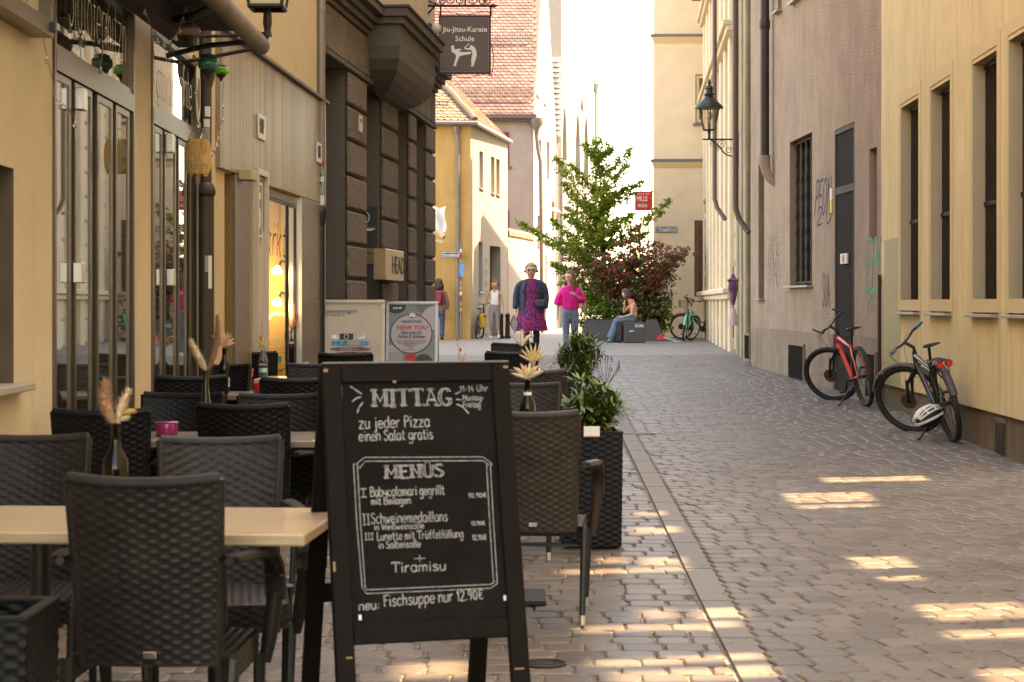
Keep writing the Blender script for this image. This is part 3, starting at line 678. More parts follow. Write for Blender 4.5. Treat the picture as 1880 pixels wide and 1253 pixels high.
q = MB(); q.box(ou0+.12, ou1-.12, -.34, -.03, 4.832, 8); q.build('oriel_wall', m_upper, C)
q = MB(); q.bbox(-.02, WC.L+.02, -.03, -.002, 4.815, 11.9, .01); q.build('upper_wall', m_upper, C)
for a, b in gaps[:1]:
    q = MB(); strip_frame(q, ops[0][0]+.03, ops[0][1]-.05, .15, zl-.03, .06, .25, .32); q.box(ops[0][0]+.09, ops[0][1]-.05, .2, .34, 2.35, 2.5); wf = q.build('window_frame', mat('dark_red_wood', (.07, .025, .02), .5), C)
    q = MB(); q.box(ops[0][0]+.09, ops[0][1]-.11, .28, .29, .2, zl-.1); q.build('pane', m_door_glass, wf)
for o_ in ops[1:]:
    q = MB(); strip_frame(q, o_[0]+.02, o_[1]-.02, .12, zl-.02, .07, .3, .36); wf = q.build('window_frame', mat('dark_brown_wood', (.05, .03, .022), .5), C)
    q = MB(); q.box(o_[0]+.09, o_[1]-.09, .32, .33, .2, zl-.1); q.build('pane', m_door_glass, wf)
# plates and signs on C
u_ = WC.u(652); t = tag(MB().bbox(u_-.09, u_+.09, -.07, -.052, WC.z(652, 243), WC.z(652, 213), .003).build('wall_plate', mat('plate_white2', (.5, .45, .38), .5), None, M=WC.M), 'small pale plate on the rusticated pier nearest the camera', 'wall sign')
put_text('PLATZ', .06, m_text_black, t, u_-.08, -.073, WC.z(652, 226), bold=.01, sx=.75)
# HEADWORK box sign (projecting)
m_brass = mat('brushed_brass', (.52, .36, .22), .3, .85, var=.06, vs=8)
ua_ = WC.u(677); ub_ = WC.u(731, -.13)
zA, zB = WC.z(695, 514, -.1), WC.z(695, 457, -.1)
hs = thing('box_sign', 'brushed brass box sign reading HEAD on the dark stone building', 'sign', M=WC.M)
q = MB(); q.bbox(ua_, ub_, -.2, -.055, zA, zB, .004); q.build('box', m_brass, hs)
put_text('HEAD', .3, m_text_black, hs, ua_+.48, -.203, (zA+zB)/2-.1, bold=.012, sx=1.25)
jam = gaps[1]; uj = ops[1][1]
pos = thing('black_poster', 'black poster with white print on the reveal beside the brass box sign', 'poster', M=WC.M)
zp0, zp1 = WC.z(690, 452), WC.z(690, 378); TP = Matrix.Translation((uj-.012, .02, 0)) @ Matrix.Rotation(-PI/2, 4, 'Z')
q = MB(); q.box(-.28, -.0, -.004, .004, zp0, zp1); q.build('sheet', m_text_black, pos, M=TP)
q = MB(); q.tube([(-.16+.06*math.cos(a*PI/8), -.006, zp1-.13+.07*math.sin(a*PI/8)) for a in range(16)], .006, 4, closed=True); q.box(-.21, -.07, -.007, -.0055, zp1-.29, zp1-.275); q.build('emblem', m_text_white, pos, M=TP)
link('lettering', text_mesh('HEADWORK', .04, m_text_white, bold=.01), pos, TP @ Matrix.Translation((-.26, -.006, zp0+.2)))
pl = thing('brass_plaque', 'pale brass plaque ending in ORK below the black poster', 'plaque', M=WC.M)
q = MB(); q.box(-.28, .0, -.006, .006, WC.z(690, 484), WC.z(690, 455)); q.build('plate', m_brass, pl, M=TP)
link('lettering', text_mesh('HEADWORK', .055, m_text_black, bold=.015, sx=.85), pl, TP @ Matrix.Translation((-.27, -.008, WC.z(690, 467))))
# ---- hanging iron sign
SY = 26.6
def sp(px, py, y=SY): return at_y(px, py, y)
O_ = sp(807, 135); hsn = thing('hanging_sign', 'dark square sign for a Jiu-Jitsu-Karate school hanging from a wrought iron bracket', 'sign', loc=O_)
k_ = SY/F; Wd, Hd = 93*k_, 105*k_
m_signp = mat('sign_panel', (.085, .055, .05), .45, .2, var=.1)
q = MB(); q.bbox(0, Wd, -.015, .015, 0, Hd, .003); q.build('panel', m_signp, hsn)
q = MB(); strip_frame(q, -.01, Wd+.01, -.01, Hd+.01, .022, -.025, .025); q.build('frame', m_iron, hsn)
q = MB(); strip_frame(q, .02, Wd-.02, .02, Hd-.02, .005, -.019, -.0155); q.build('inner_line', mat('brown_line', (.25, .16, .12), .5), hsn)
for s_, z_, w_ in (('Jiu-Jitsu-Karate', 76, 82), ('Schule', 59, 35)):
    me = text_mesh(s_, 13.5*k_, m_text_white, bold=.012); xs_ = [v.co.x for v in me.vertices]; f_ = w_*k_/(max(xs_)-min(xs_))
    for v in me.vertices: v.co.x = (v.co.x-min(xs_))*f_
    link('lettering', me, hsn, Matrix.Translation(((Wd-w_*k_)/2, -.019, z_*k_)))
def poly_fig(pts):                                             # silhouette from crop coordinates
    q = MB(); n = len(pts)
    P = [((x-486)/8.353*k_, (1130-y)/8.353*k_) for x, y in pts]
    return MB().prism(P, -.0175-.0012*len(pts)/40, -.0155).mesh('figure', m_text_white)
link('figure', poly_fig([(672,708),(700,702),(712,722),(708,748),(722,768),(765,762),(785,745),(795,752),(790,765),(830,768),(828,778),(790,782),(785,800),(870,808),(930,802),(975,806),(970,828),(940,842),(880,848),(800,868),(782,890),(770,930),(748,975),(735,1000),(748,1010),(742,1022),(700,1022),(705,1000),(715,960),(735,900),(738,860),(722,832),(690,815),(668,790),(672,765),(662,735)]), hsn)
link('figure', poly_fig([(945,722),(965,702),(992,708),(1020,730),(1045,770),(1052,810),(1058,850),(1050,880),(1040,920),(1020,980),(1008,1020),(990,1032),(960,1020),(978,1000),(970,940),(980,880),(988,840),(982,800),(972,772),(930,772),(890,765),(865,752),(862,742),(878,735),(890,742),(940,748),(950,740)]), hsn)
link('figure', poly_fig([(872,745),(864,738),(940,668),(950,674)]), hsn)
for s_ in (0, 1):                                              # wavy side wires
    x0 = -.045 if s_ == 0 else Wd+.045; sg = -1 if s_ == 0 else 1
    q = MB(); q.tube([(x0+sg*.035*math.sin(i/12*PI*2.0)-sg*.03, 0, -.03+(Hd+.06)*i/12) for i in range(13)], .006, 5); q.build('side_wire', m_iron, hsn)
for z_ in (-.04, Hd+.04):
    q = MB(); q.tube([(-.03+(Wd+.06)*i/12, 0, z_+.018*math.sin(i/12*PI*3)) for i in range(13)], .005, 5); q.build('edge_wire', m_iron, hsn)
br = thing('sign_bracket', 'black wrought iron bracket with scrolls carrying the karate school sign', 'bracket', loc=sp(790, 11))
def bx_(px, py): return ((px-790)*k_, 0, (11-py)*k_)
q = MB(); q.tube([bx_(752, 11), bx_(900, 11)], .02, 6); q.tube([bx_(900, 11), bx_(906, 11), bx_(916, 11)], [.02, .032, .002], 6); q.build('bar', m_iron, br)
for px in (809, 901): q = MB(); q.tube([bx_(px, 11), bx_(px, 30)], .014, 6); q.build('hanger', m_iron, br)
for px in (854,): q = MB(); q.tube([bx_(px, -25), bx_(px, 11)], .014, 6); q.build('upright', m_iron, br)
for cx_, cy_, r_, sg in ((780, 0, 9, 1), (795, 1, 8, -1), (812, 4, 7, 1), (828, 0, 10, 1), (843, 1, 9, -1), (869, 0, 11, 1), (885, 3, 8, -1), (896, 2, 8, 1)):
    q = MB(); q.tube([bx_(cx_+sg*r_*(1-i/34)*math.cos(i*.42), cy_-r_*(1-i/34)*math.sin(i*.42)) for i in range(26)], .008, 5); q.build('scroll', m_iron, br)
q = MB(); q.tube([bx_(765, 42), bx_(785, 26), bx_(800, 10)], .014, 5); q.tube([bx_(755, -20), bx_(775, 0), bx_(812, 11)], .01, 5); q.build('brace', m_iron, br)
for (a, b, lab) in (((752, 9), (777, 24), 'upper black spotlight under the bracket aimed at the hanging karate sign'), ((778, 43), (804, 55), 'lower black spotlight beside the hanging karate sign')):
    P0, P1 = sp(*a), sp(*b); t = thing('spotlight', lab, 'spotlight', group='spotlights on the karate sign', loc=P0); d = P1-P0
    q = MB(); q.tube([(0, 0, 0), d*.3], .03, 8); q.tube([d*.25, d*.75], [.05, .06], 12); q.build('body', m_black, t, 40)
    q = MB(); q.sphere(d*.85, .085, 12, 8); q.build('lens', mat('frosted_lamp', (.5, .45, .38), .25), t, 60)

# ---- building H across the lane, with tiled roof; roof tiles as geometry
m_tile = mat('clay_tile', (.2, .1, .08), .75, var=.15, vs=30, rand=.3, attr=True, bump=.2, bs=60)
m_tile_y = mat('weathered_tile', (.22, .145, .10), .75, var=.15, vs=30, rand=.3, attr=True, bump=.2, bs=60)
m_gut = mat('zinc_gutter', (.2, .18, .17), .5, .4)
def tile_field(O, ea, es, W_, Hs_, inside, tw=.19, th=.17, name='roof_tile', m=m_tile, parent=None, seed=1):
    ea, es = Vector(ea).normalized(), Vector(es).normalized(); nn = ea.cross(es).normalized()
    if nn.z < 0: nn = -nn
    q = MB(); r = random.Random(seed); k = 0; b = -th
    while b < Hs_:
        a = -tw/2*(k % 2)
        while a < W_:
            if inside(a+tw/2, b+th/2):
                q.r = r.random(); o = Vector(O)+ea*a+es*b; lift = .028+r.uniform(0, .008); n = len(q.v); w = tw-.006
                P = [(0, .05), (w*.2, .012), (w*.5, 0), (w*.8, .012), (w, .05), (w, th*1.35), (0, th*1.35)]
                lv = [1, 1, 1, 1, 1, .15, .15]
                q.add([o+ea*x+es*y_+nn*(lift*l_+.004) for (x, y_), l_ in zip(P, lv)]+[o+ea*x+es*y_+nn*(lift*l_-.018) for (x, y_), l_ in zip(P[:5], lv)],
                      [(0, 1, 2, 3, 4, 5, 6)]+[(i, i+7, i+8, i+1) for i in range(4)])
            a += tw
        b += th; k += 1
    o = q.build(name, m, parent); o['kind'] = 'stuff'; return o
m_yel = mat('ochre_render', (.52, .31, .11), .85, var=.1, vs=2.5, bump=.3, bs=40, c2=(.48, .28, .09), c2s=1.2, streak=.2)
m_wht = mat('white_render', (.38, .345, .295), .85, var=.05, vs=1.5, bump=.2, bs=40)
hc = gp(864, 623); cx_, cyh = hc.x, hc.y
WH2 = Wall((cx_, cyh), (-.14*1.0, cyh+5.9)); WH = Wall((cx_-6.5, cyh-.6), (cx_, cyh))
ez = EYE+(HY-227)/F*cyh
Hb = thing('corner_house', 'ochre and white corner house with hipped clay tile roof behind the street sign', 'building', loc=(cx_, cyh, 0))
rel = Matrix.Translation((-cx_, -cyh, 0))
facade(WH.L, -.2, ez, [], 5).build('gable_wall', m_yel, Hb, M=rel @ WH.M)
opsH = []
for a, b, ya, yb in ((880, 887, 277, 345), (901.5, 908, 287, 354), (911, 917.5, 291, 357), (879, 886, 444, 536)):
    opsH.append((WH2.u(a), WH2.u(b), WH2.z(a, yb), WH2.z(a, ya), .22))
du0, du1 = WH2.u(899.5), WH2.u(919); opsH.append((du0, du1, zg(60), WH2.z(905, 452), .35))
facade(WH2.L, -.2, ez-.02, opsH, 5).build('street_wall', [m_wht, m_wht, mat('window_dim', (.3, .28, .25), .3)], Hb, M=rel @ WH2.M)
q = MB(); q.bbox(du0+.02, du1-.02, .28, .33, zg(60), opsH[-1][3]-.02, .01, ); q.build('door', m_dark, Hb, M=rel @ WH2.M)
for o_ in opsH[:4]: q = MB(); q.bbox(o_[0]-.03, o_[1]+.03, -.05, .1, o_[2]-.04, o_[2]-.005, .005); q.build('window_sill', m_gut, Hb, M=rel @ WH2.M)
ap = Vector((-4.5, cyh+5.5, EYE+(HY-5)/F*(cyh+5.5))) 
c0_ = Vector((cx_+.12, cyh-.15, ez+.05)); cL = Vector((cx_-6.5, cyh-.75, ez+.05)); cR = Vector((-.1, cyh+6.1, ez+.05))
q = MB(); sh = Vector((cx_, cyh, 0)); off = Vector((0, 0, -.06)); q.add([c0_-sh+off, cL-sh+off, cR-sh+off, ap-sh+off, Vector((-9, cyh+10, ez))-sh], [(0, 3, 1), (0, 2, 3), (1, 3, 4), (2, 4, 3), (0, 1, 4, 2)]); q.build('roof_deck', m_tile_y, Hb)
def tri_in(A_, ea, es, P):
    pa = [((p-A_).dot(ea), (p-A_).dot(es)) for p in P]
    def f(a, b):
        s_ = []
        for i in range(3):
            (x0, y0), (x1, y1) = pa[i], pa[(i+1) % 3]; s_.append((x1-x0)*(b-y0)-(y1-y0)*(a-x0))
        return all(v >= 0 for v in s_) or all(v <= 0 for v in s_)
    return f
for A_, Bv, sd in ((cL, c0_, 2), (c0_, cR, 3)):
    ea = (Bv-A_).normalized(); nrm = ea.cross(ap-A_).normalized(); es = nrm.cross(ea).normalized()
    if es.z < 0: es = -es
    tile_field(A_-sh, ea, es, (Bv-A_).length, 9, tri_in(A_, ea, es, [A_, Bv, ap]), m=m_tile_y, parent=Hb, name='roof_tiles', seed=sd)
q = MB(); q.tube([c0_-sh+(ap-c0_)*i/16+Vector((0, 0, .05+.03*(i % 2))) for i in range(17)], .1, 8); q.build('hip_ridge', m_tile_y, Hb)
q = MB(); q.tube([cL-sh+Vector((0, -.05, -.06)), c0_-sh+Vector((.05, -.05, -.06)), cR-sh+Vector((.06, 0, -.06))], .07, 8); q.build('gutter', m_gut, Hb)
px_ = at_y(839, 560, cyh-.1); q = MB(); X_ = px_.x-cx_
q.tube([(X_-.02, -.1, ez-.05), (X_-.02, -.12, ez-.3), (X_+.03, -.1, ez-.6), (X_+.03, -.1, .4)], .055, 8); q.lathe([(.05, ez-.35), (.11, ez-.1)], 8, Matrix.Translation((X_-.02, -.12, 0))); q.build('downpipe', m_pipe_grey, Hb, 40)
q = MB(); [q.box(-2.5+i*.12, -2.47+i*.12, .45, .47, ez+.42, ez+.68) for i in range(16)]; q.box(-2.5, -.6, .44, .48, ez+.66, ez+.69); q.box(-2.5, -.6, .44, .48, ez+.42, ez+.45); q.build('snow_guard', m_gut, Hb)
# street sign, pole stickers, awning and banner
pc = at_y(811, 473, cyh-.35)
t = thing('street_sign', 'small dark blue enamel street sign reading Hunoldsberg on the ochre wall', 'street sign', loc=pc); k2 = (cyh-.35)/F
q = MB(); q.bbox(0, 32*k2, -.01, .01, 0, 10*k2, .004); q.build('plate', mat('sign_blue', (.02, .025, .11), .35), t)
q = MB(); strip_frame(q, .01, 32*k2-.01, .01, 10*k2-.01, .012, -.013, -.0105); q.build('border', m_text_white, t)
put_text('Hunoldsberg', 6.8*k2, m_text_white, t, 2.6*k2, -.014, 2.6*k2, bold=.02, sx=.84)
pp = gp(846, 624); t = thing('sign_post', 'grey post covered in stickers at the ochre house corner', 'post', loc=pp)
q = MB(); q.tube([(0, 0, 0), (0, 0, 2.75)], .03, 8); q.build('pole', m_pipe_grey, t, 40)
for i in range(12):
    q = MB(); z_ = .8+i*.15; q.box(-.034, .034, -.036, -.031, z_, z_+.1); q.build('sticker', stk[(i*3) % 4], t)
q = MB(); q.lathe([(.19, -.004), (.19, .004), (0, .004)], 20, Matrix.Translation((.03, -.04, 1.95)) @ Matrix.Rotation(PI/2, 4, 'X') @ Matrix.Diagonal((.4, 1, 1, 1))); q.build('round_plate', mat('sign_sky_blue', (.08, .3, .6), .4), t)
aw = at_y(790, 425, 50); t = thing('awning', 'rolled cream awning projecting over the lane beside the ochre wall', 'awning', loc=aw)
q = MB(); q.tube([(-.8, .6, .15), (.2, .1, 0), (.36, 0, -.16)], .07, 8); q.tube([(-.8, .5, -.05), (.1, .1, -.22), (.36, 0, -.3)], .04, 8); q.build('awning_roll', mat('awning_cloth', (.5, .38, .22), .8), t, 40)
t = thing('cloth_banner', 'white cloth banner in sunlight on the ochre wall above the awning', 'banner', loc=at_y(790, 428, 50.5)); k3 = 50.5/F
q = MB(); n_ = 8; vs_ = []; 
for i in range(n_+1):
    for j in range(7): vs_.append((28*k3*i/n_+.03*math.sin(j*1.1), .05*math.sin(i*1.3)+.05*math.sin(j), 47*k3*j/6+.02*math.sin(i)))
q.add(vs_, [(i*7+j, (i+1)*7+j, (i+1)*7+j+1, i*7+j+1) for i in range(n_) for j in range(6)]); q.build('cloth', mat('white_cloth', (.75, .74, .72), .8), t, 180)
lt = thing('vertical_lettering', 'dark vertical lettering column on the white wall beside the arched door', 'lettering', M=WH2.M)
for i, ch in enumerate('TKACHERNEI'[:9]): put_text(ch, .26, m_text_black, lt, WH2.u(890), -.02, WH2.z(891, 487)-i*.31+(0 if i else 0), sx=1.8, bold=.01)

# ---- building I, tall white house with red tile roof
WI = Wall((-5.5, 66), (.75, 66)); WI2 = Wall((.75, 66), (1.76, 76)); eI = EYE+(HY-213)/F*66
m_pink = mat('pale_pink_render', (.42, .36, .32), .88, var=.1, vs=1.5, bump=.2, bs=30, streak=.15)
I = thing('tall_house', 'tall pale house with steep red tiled roof and white sunlit gable', 'building', loc=(.75, 66, 0)); relI = Matrix.Translation((-.75, -66, 0))
opsI = []
for px, ya, yb in ((920, 243, 305), (920, 386, 440)): opsI.append((WI.u(px-9), WI.u(px+14.5), WI.z(px, yb), WI.z(px, ya), .12))
facade(WI.L, -.2, eI, opsI, 6).build('front_wall', [m_pink, m_pink, m_glass if 0 else mat('window_dim2', (.2, .18, .17), .2)], I, M=relI @ WI.M)
for o_ in opsI:
    q = MB(); strip_frame(q, o_[0], o_[1], o_[2], o_[3], .09, -.03, .03); wf = q.build('window_frame', mat('maroon_wood', (.2, .05, .05), .6), I, M=relI @ WI.M)
    q = MB(); q.bbox(o_[0]-.06, o_[1]+.1, -.1, .02, o_[2]-.08, o_[2]-.01, .01); q.build('sill', m_gut, wf)
opsI2 = []
for a, b, ya, yb in ((984, 988.5, 112, 174), (998, 1001.5, 132, 190), (990, 993.5, 255, 320), (1004, 1009, 258, 322), (986.5, 990, 395, 452), (1001, 1004, 470, 520)):
    u0_, u1_ = WI2.u(a), WI2.u(b); opsI2.append((u0_, u1_, WI2.z(a, yb), WI2.z(a, ya), .2))
body = facade(WI2.L, -.2, 8.0, opsI2, 5, shell=False)
body.add([(0, 0, 8.0), (WI2.L, 0, 8.0), (WI2.L/2, 0, 14.3)], [(0, 1, 2)])
body.add([(0, .01, 8.), (WI2.L/2, .01, 14.3), (WI2.L/2, 6, 14.3), (0, 6, 8.)], [(0, 1, 2, 3)]); body.add([(WI2.L, .01, 8.), (WI2.L/2, .01, 14.3), (WI2.L/2, 6, 14.3), (WI2.L, 6, 8.)], [(3, 2, 1, 0)])
body.add([(WI2.L, 0, -.2), (WI2.L, 6, -.2), (WI2.L, 6, 8), (WI2.L, 0, 8)], [(0, 1, 2, 3)])
body.build('gable_wall', [m_wht, m_wht, m_reveal], I, M=relI @ WI2.M)
for o_ in opsI2: q = MB(); q.bbox(o_[0]-.04, o_[1]+.04, -.06, .05, o_[2]-.05, o_[2]-.005, .005); q.build('window_sill', m_gut, I, M=relI @ WI2.M)
O_ = Vector((-5.5, 65.7, eI+.05))-Vector((.75, 66, 0)); es = Vector((0, 5, 6.2)).normalized()
q = MB(); q.add([O_+Vector((0, 0, -.05)), O_+Vector((6.2, 0, -.05)), O_+Vector((6.7, 5.3, 6.55)), O_+Vector((0, 5.3, 6.55))], [(0, 1, 2, 3)]); q.build('roof_deck', m_tile, I)
m_tile_r = mat('red_clay_tile', (.2, .105, .095), .75, var=.12, vs=30, rand=.28, attr=True, bump=.2, bs=60)
tile_field(O_, (1, 0, 0), es, 6.22, 8.4, lambda a, b: a > 1.2 and a < 6.2+b*.065, tw=.2, th=.155, m=m_tile_r, parent=I, name='roof_tiles', seed=9)
q = MB(); q.box(-6.3, .1, -.42, -.3, eI-.12, eI+.02); q.box(-6.3, .06, -.3, -.02, eI-.2, eI-.1); q.build('gutter', mat('dark_gutter', (.12, .09, .085), .5), I)
for zz_, px0 in ((.75, 850), (3.6, 800)):
    b0 = es*zz_; q = MB(); xs0, xs1 = -3.8, .0
    for i in range(int((xs1-xs0)/.09)): x_ = xs0+i*.09; q.box(x_, x_+.02, O_.y+b0.y-.14, O_.y+b0.y-.12, O_.z+b0.z+.02, O_.z+b0.z+.3)
    for z_ in (.05, .17, .29): q.box(xs0, xs1, O_.y+b0.y-.15, O_.y+b0.y-.11, O_.z+b0.z+z_, O_.z+b0.z+z_+.025)
    q.build('snow_guard', m_gut, I)
q = MB(); q.lathe([(.07, eI-.75), (.09, eI-.5), (.24, eI-.3), (.24, eI-.1)], 10, Matrix.Translation((.1, -.2, 0))); q.tube([(.1, -.2, eI-.7), (.15, -.16, eI-1.2), (.24, -.12, eI-1.6), (.3, -.1, .3)], .075, 8); q.build('downpipe', m_pipe_grey, I, 40)

# ---- low wall with arches between H and I
WK = Wall((-.12, 61), (.72, 65.8)); K_ = thing('courtyard_wall', 'sunlit white courtyard wall with arched niches and tiled coping', 'wall', M=WK.M)
zk = WK.z(935, 428)
ops = [(WK.u(973), WK.u(980), .9, WK.z(976, 470), .25)]
facade(WK.L, -.2, zk, ops, .4).build('wall', [m_wht, m_wht, m_pink], K_)
q = MB(); T_ = Matrix.Translation(((ops[0][0]+ops[0][1])/2, .0, ops[0][3])) @ Matrix.Rotation(PI/2, 4, 'X') @ Matrix.Diagonal((1, 1.4, 1, 1)); r_ = (ops[0][1]-ops[0][0])/2
q.lathe([(r_, -.2), (r_, .004), (0, .004)], 20, T_); q.build('arch_niche', m_pink, K_)
for i in range(16):
    q = MB(); u_ = i*WK.L/16; q.lathe([(.2, 0), (.2, WK.L/16-.01)], 10, Matrix.Translation((u_, .15, zk-.02)) @ Matrix.Rotation(PI/2, 4, 'Y')); q.build('coping_tile', m_tile_y, K_)

# ---- church tower, buttress steps and long church wall
T = thing('church_tower', 'pale church tower with an arched louvre window behind the tiled roofs', 'building', loc=(0, 95, 0)); kT = 95/F
def tx(px): return (px-CX)*kT
def tz(py): return EYE-(py-HY)*kT
m_twr = mat('tower_render', (.36, .33, .30), .9, var=.06)
q = MB(); q.box(tx(985), tx(1037), .0, 4, 0, tz(55)); q.box(tx(990), tx(1033), .1, 4, tz(55), tz(-60)); q.build('wall', m_twr, T)
q = MB(); q.bbox(tx(985), tx(1039), -.25, .1, tz(56), tz(50), .02); q.bbox(tx(985), tx(1036), -.05, .1, tz(106), tz(98), .02); q.build('cornice', mat('tower_ledge', (.22, .19, .15), .8), T)
q = MB(); x0, x1 = tx(996), tx(1020); xm = (x0+x1)/2; r_ = (x1-x0)/2
arch = [(x0, tz(50)), (x1, tz(50)), (x1, tz(24))]+[(xm+r_*math.cos(a*PI/10), tz(24)+r_*1.25*math.sin(a*PI/10)) for a in range(1, 10)]+[(x0, tz(24))]
q.prism(arch, .04, .12); q.build('louvre_recess', m_dark, T)
for i in range(8):
    zz = tz(49)+i*.125; hw = r_-.02 if i < 6 else r_*(.88 if i == 6 else .6); q = MB(); q.bbox(xm-hw, xm+hw, -.04, .06, zz, zz+.1, .01, M=None); q.build('louvre_slat', mat('grey_slats', (.3, .27, .24), .8) if i == 0 else lsm, T); lsm = q and T and [o for o in col.objects if o.parent == T][-1].data.materials[0]
bs = thing('buttress_roof', 'narrow stepped copper covered buttress beside the church wall', 'roof', loc=(0, 79, 0)); kB_ = 79/F
m_cop = mat('green_grey_copper', (.34, .34, .29), .7, var=.2, vs=3, c2=(.45, .43, .38), c2s=2)
for i in range(15):
    ya = 104+i*9.7; q = MB(); x0, x1 = (1012.5+.2*i-CX)*kB_, (1029-CX)*kB_; z0, z1 = EYE-(ya+9.7-HY)*kB_, EYE-(ya-HY)*kB_
    q.add([(x0, -.02*i-.12, z0), (x1, -.02*i-.12, z0), (x1, 3, z0), (x0, 3, z0), (x0, -.02*i, z1-.03), (x1, -.02*i, z1-.03), (x1, 3, z1-.03), (x0, 3, z1-.03)], [(0,3,2,1),(4,5,6,7),(0,1,5,4),(1,2,6,5),(2,3,7,6),(3,0,4,7)]); q.build('copper_slab', m_cop, bs)
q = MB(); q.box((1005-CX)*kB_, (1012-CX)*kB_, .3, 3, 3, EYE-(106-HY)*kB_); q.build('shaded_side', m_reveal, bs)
q = MB(); q.box((1005-CX)*kB_, (1030-CX)*kB_, .2, 3, 0, EYE-(249-HY)*kB_); q.build('base_wall', m_wht, bs)
m_jr = mat('shade_dark_recess', (.085, .07, .06), .9); m_jw = mat('church_render', (.27, .245, .21), .9, var=.05)  # recesses coloured far darker than the wall: their shade put into the colour
WJ = Wall((2.06, 79.5), (4.75, 110)); J = thing('church_wall', 'long white sunlit church side with tall arched recesses', 'building', M=WJ.M)
opsJ = []; arcs = []
for a, b, ya, yb in ((1032.5, 1041, 190, 320), (1056, 1066, 200, 330), (1071.5, 1081, 205, 335), (1064.5, 1072.5, 170, 196)):
    arcs.append((WJ.u(a), WJ.u(b), WJ.z(a, yb), WJ.z(a, ya)))
for a, b, ya, yb in ((1041, 1044, 78, 108), (1056.5, 1058.5, 97, 115), (1069.5, 1071.5, 104, 121), (1041, 1043.5, -10, 8), (1058, 1059.5, -10, 9), (1058, 1062, 345, 400)):
    opsJ.append((WJ.u(a), WJ.u(b), WJ.z(a, yb), WJ.z(a, ya), .4))
for a in arcs: opsJ.append((a[0], a[1], a[2], a[3], .9))
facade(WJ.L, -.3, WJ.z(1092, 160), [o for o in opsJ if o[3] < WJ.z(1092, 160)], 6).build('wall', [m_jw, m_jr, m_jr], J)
q = MB(); zb_ = WJ.z(1092, 160)
q.add([(0, 0, zb_), (WJ.L, 0, zb_), (WJ.L*.35, 0, zb_+16), (0, 0, zb_+20), (0, 6, zb_), (WJ.L, 6, zb_), (WJ.L*.35, 6, zb_+16), (0, 6, zb_+20)], [(0, 1, 2, 3), (7, 6, 5, 4), (1, 5, 6, 2), (2, 6, 7, 3), (0, 3, 7, 4)]); q.build('upper_gable', m_jw, J)
for o_ in opsJ[:5]:
    q = MB(); q.box(o_[0], o_[1], -.006, .05, max(o_[2], 0), o_[3]); q.build('window_slit', m_pink, J)
for a in arcs:
    q = MB(); xm = (a[0]+a[1])/2; r_ = (a[1]-a[0])/2; n_ = 10
    for sg in (-1, 1):
        P = [(xm+sg*r_, a[3]+.01)]+[(xm+sg*r_*math.cos(i*PI/2/n_), a[3]-1.8*r_*(1-math.sin(i*PI/2/n_))) for i in range(n_+1)]
        q.prism(P, -.001, .85)
    q.build('arch_spandrel', m_jw, J)
q = MB(); u_ = WJ.L-.3; q.tube([(u_, -.12, zb_), (u_, -.12, .4)], .09, 8); q.lathe([(.09, zb_-.5), (.22, zb_+.1)], 8, Matrix.Translation((u_, -.12, 0))); q.build('downpipe', mat('green_copper_pipe', (.2, .3, .22), .6), J, 40)
for px, y0_, lab in ((1021, 248, 'nearer of two brown downpipes rising beside the left edge of the tree'), (1031, 295, 'farther of two brown downpipes rising beside the left edge of the tree')):
    P0 = at_y(px, y0_, 76.3 if px < 1025 else 78.8); t = thing('drain_pipe', lab, 'drainpipe', group='downpipes beside the tree', loc=(P0.x, P0.y, 0))
    q = MB(); q.tube([(0, 0, P0.z-.3), (.0, 0, .37)], .08, 8); q.build('pipe', m_pipe_grey, t, 40)
    q = MB(); q.lathe([(.09, P0.z-.45), (.1, P0.z-.35), (.24, P0.z-.1), (.24, P0.z)], 10); q.build('hopper', m_pipe_grey, t)

# ---- right side: D yellow, E mauve, strip, F ornate, bay, tower G
m_yw = mat('yellow_render', (.76, .62, .34), .85, var=.07, vs=1.2, bump=.35, bs=70, bd=.005, streak=.4, strcol=(.42, .28, .11), streaks=(7, 7, .8), c2=(.70, .57, .30), c2s=.8)
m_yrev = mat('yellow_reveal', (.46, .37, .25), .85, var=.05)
m_plinthD = mat('stained_plinth', (.16, .115, .06), .85, var=.25, vs=4, streak=.6, streaks=(5, 5, 1), bump=.4, bs=60)
m_bars = mat('grille_iron', (.05, .035, .028), .7, .1, spec=.2)
m_sillm = mat('zinc_sill', (.3, .25, .21), .45, .3)
D = thing('yellow_building', 'yellow rendered building with deep barred windows on the right', 'building', M=WD.M)
zpD = (WD.z(1624, 703)+WD.z(1870, 773))/2
winD = [(1654, 1687, 199, 573.5), (1709, 1745, 167, 574.6), (1786, 1831, 119, 578), (1852, 1905, 75, 579)]
ztp = sum(WD.z(a, t_) for a, b, t_, s_ in winD)/4; zsl = sum(WD.z(a, s_) for a, b, t_, s_ in winD)/4
ops = [(WD.u(a), WD.u(b), zsl, WD.z(a, t_), .32) for a, b, t_, s_ in winD]
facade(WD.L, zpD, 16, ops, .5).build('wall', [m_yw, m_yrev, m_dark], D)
q = MB(); q.box(0.01, WD.L, .035, .5, -.3, zpD+.02); q.build('plinth', m_plinthD, D)
q = MB(); q.box(WD.u(1822), WD.u(1841), .024, .034, -.0, zpD-.03); vg = q.build('vent_plate', mat('vent_brown', (.13, .095, .06), .6), D)
for i in range(22): q = MB(); z_ = .03+i*(zpD-.1)/22; q.box(WD.u(1822)+.02, WD.u(1841)-.02, .012, .024, z_, z_+.009); q.build('slat', m_bars, vg)
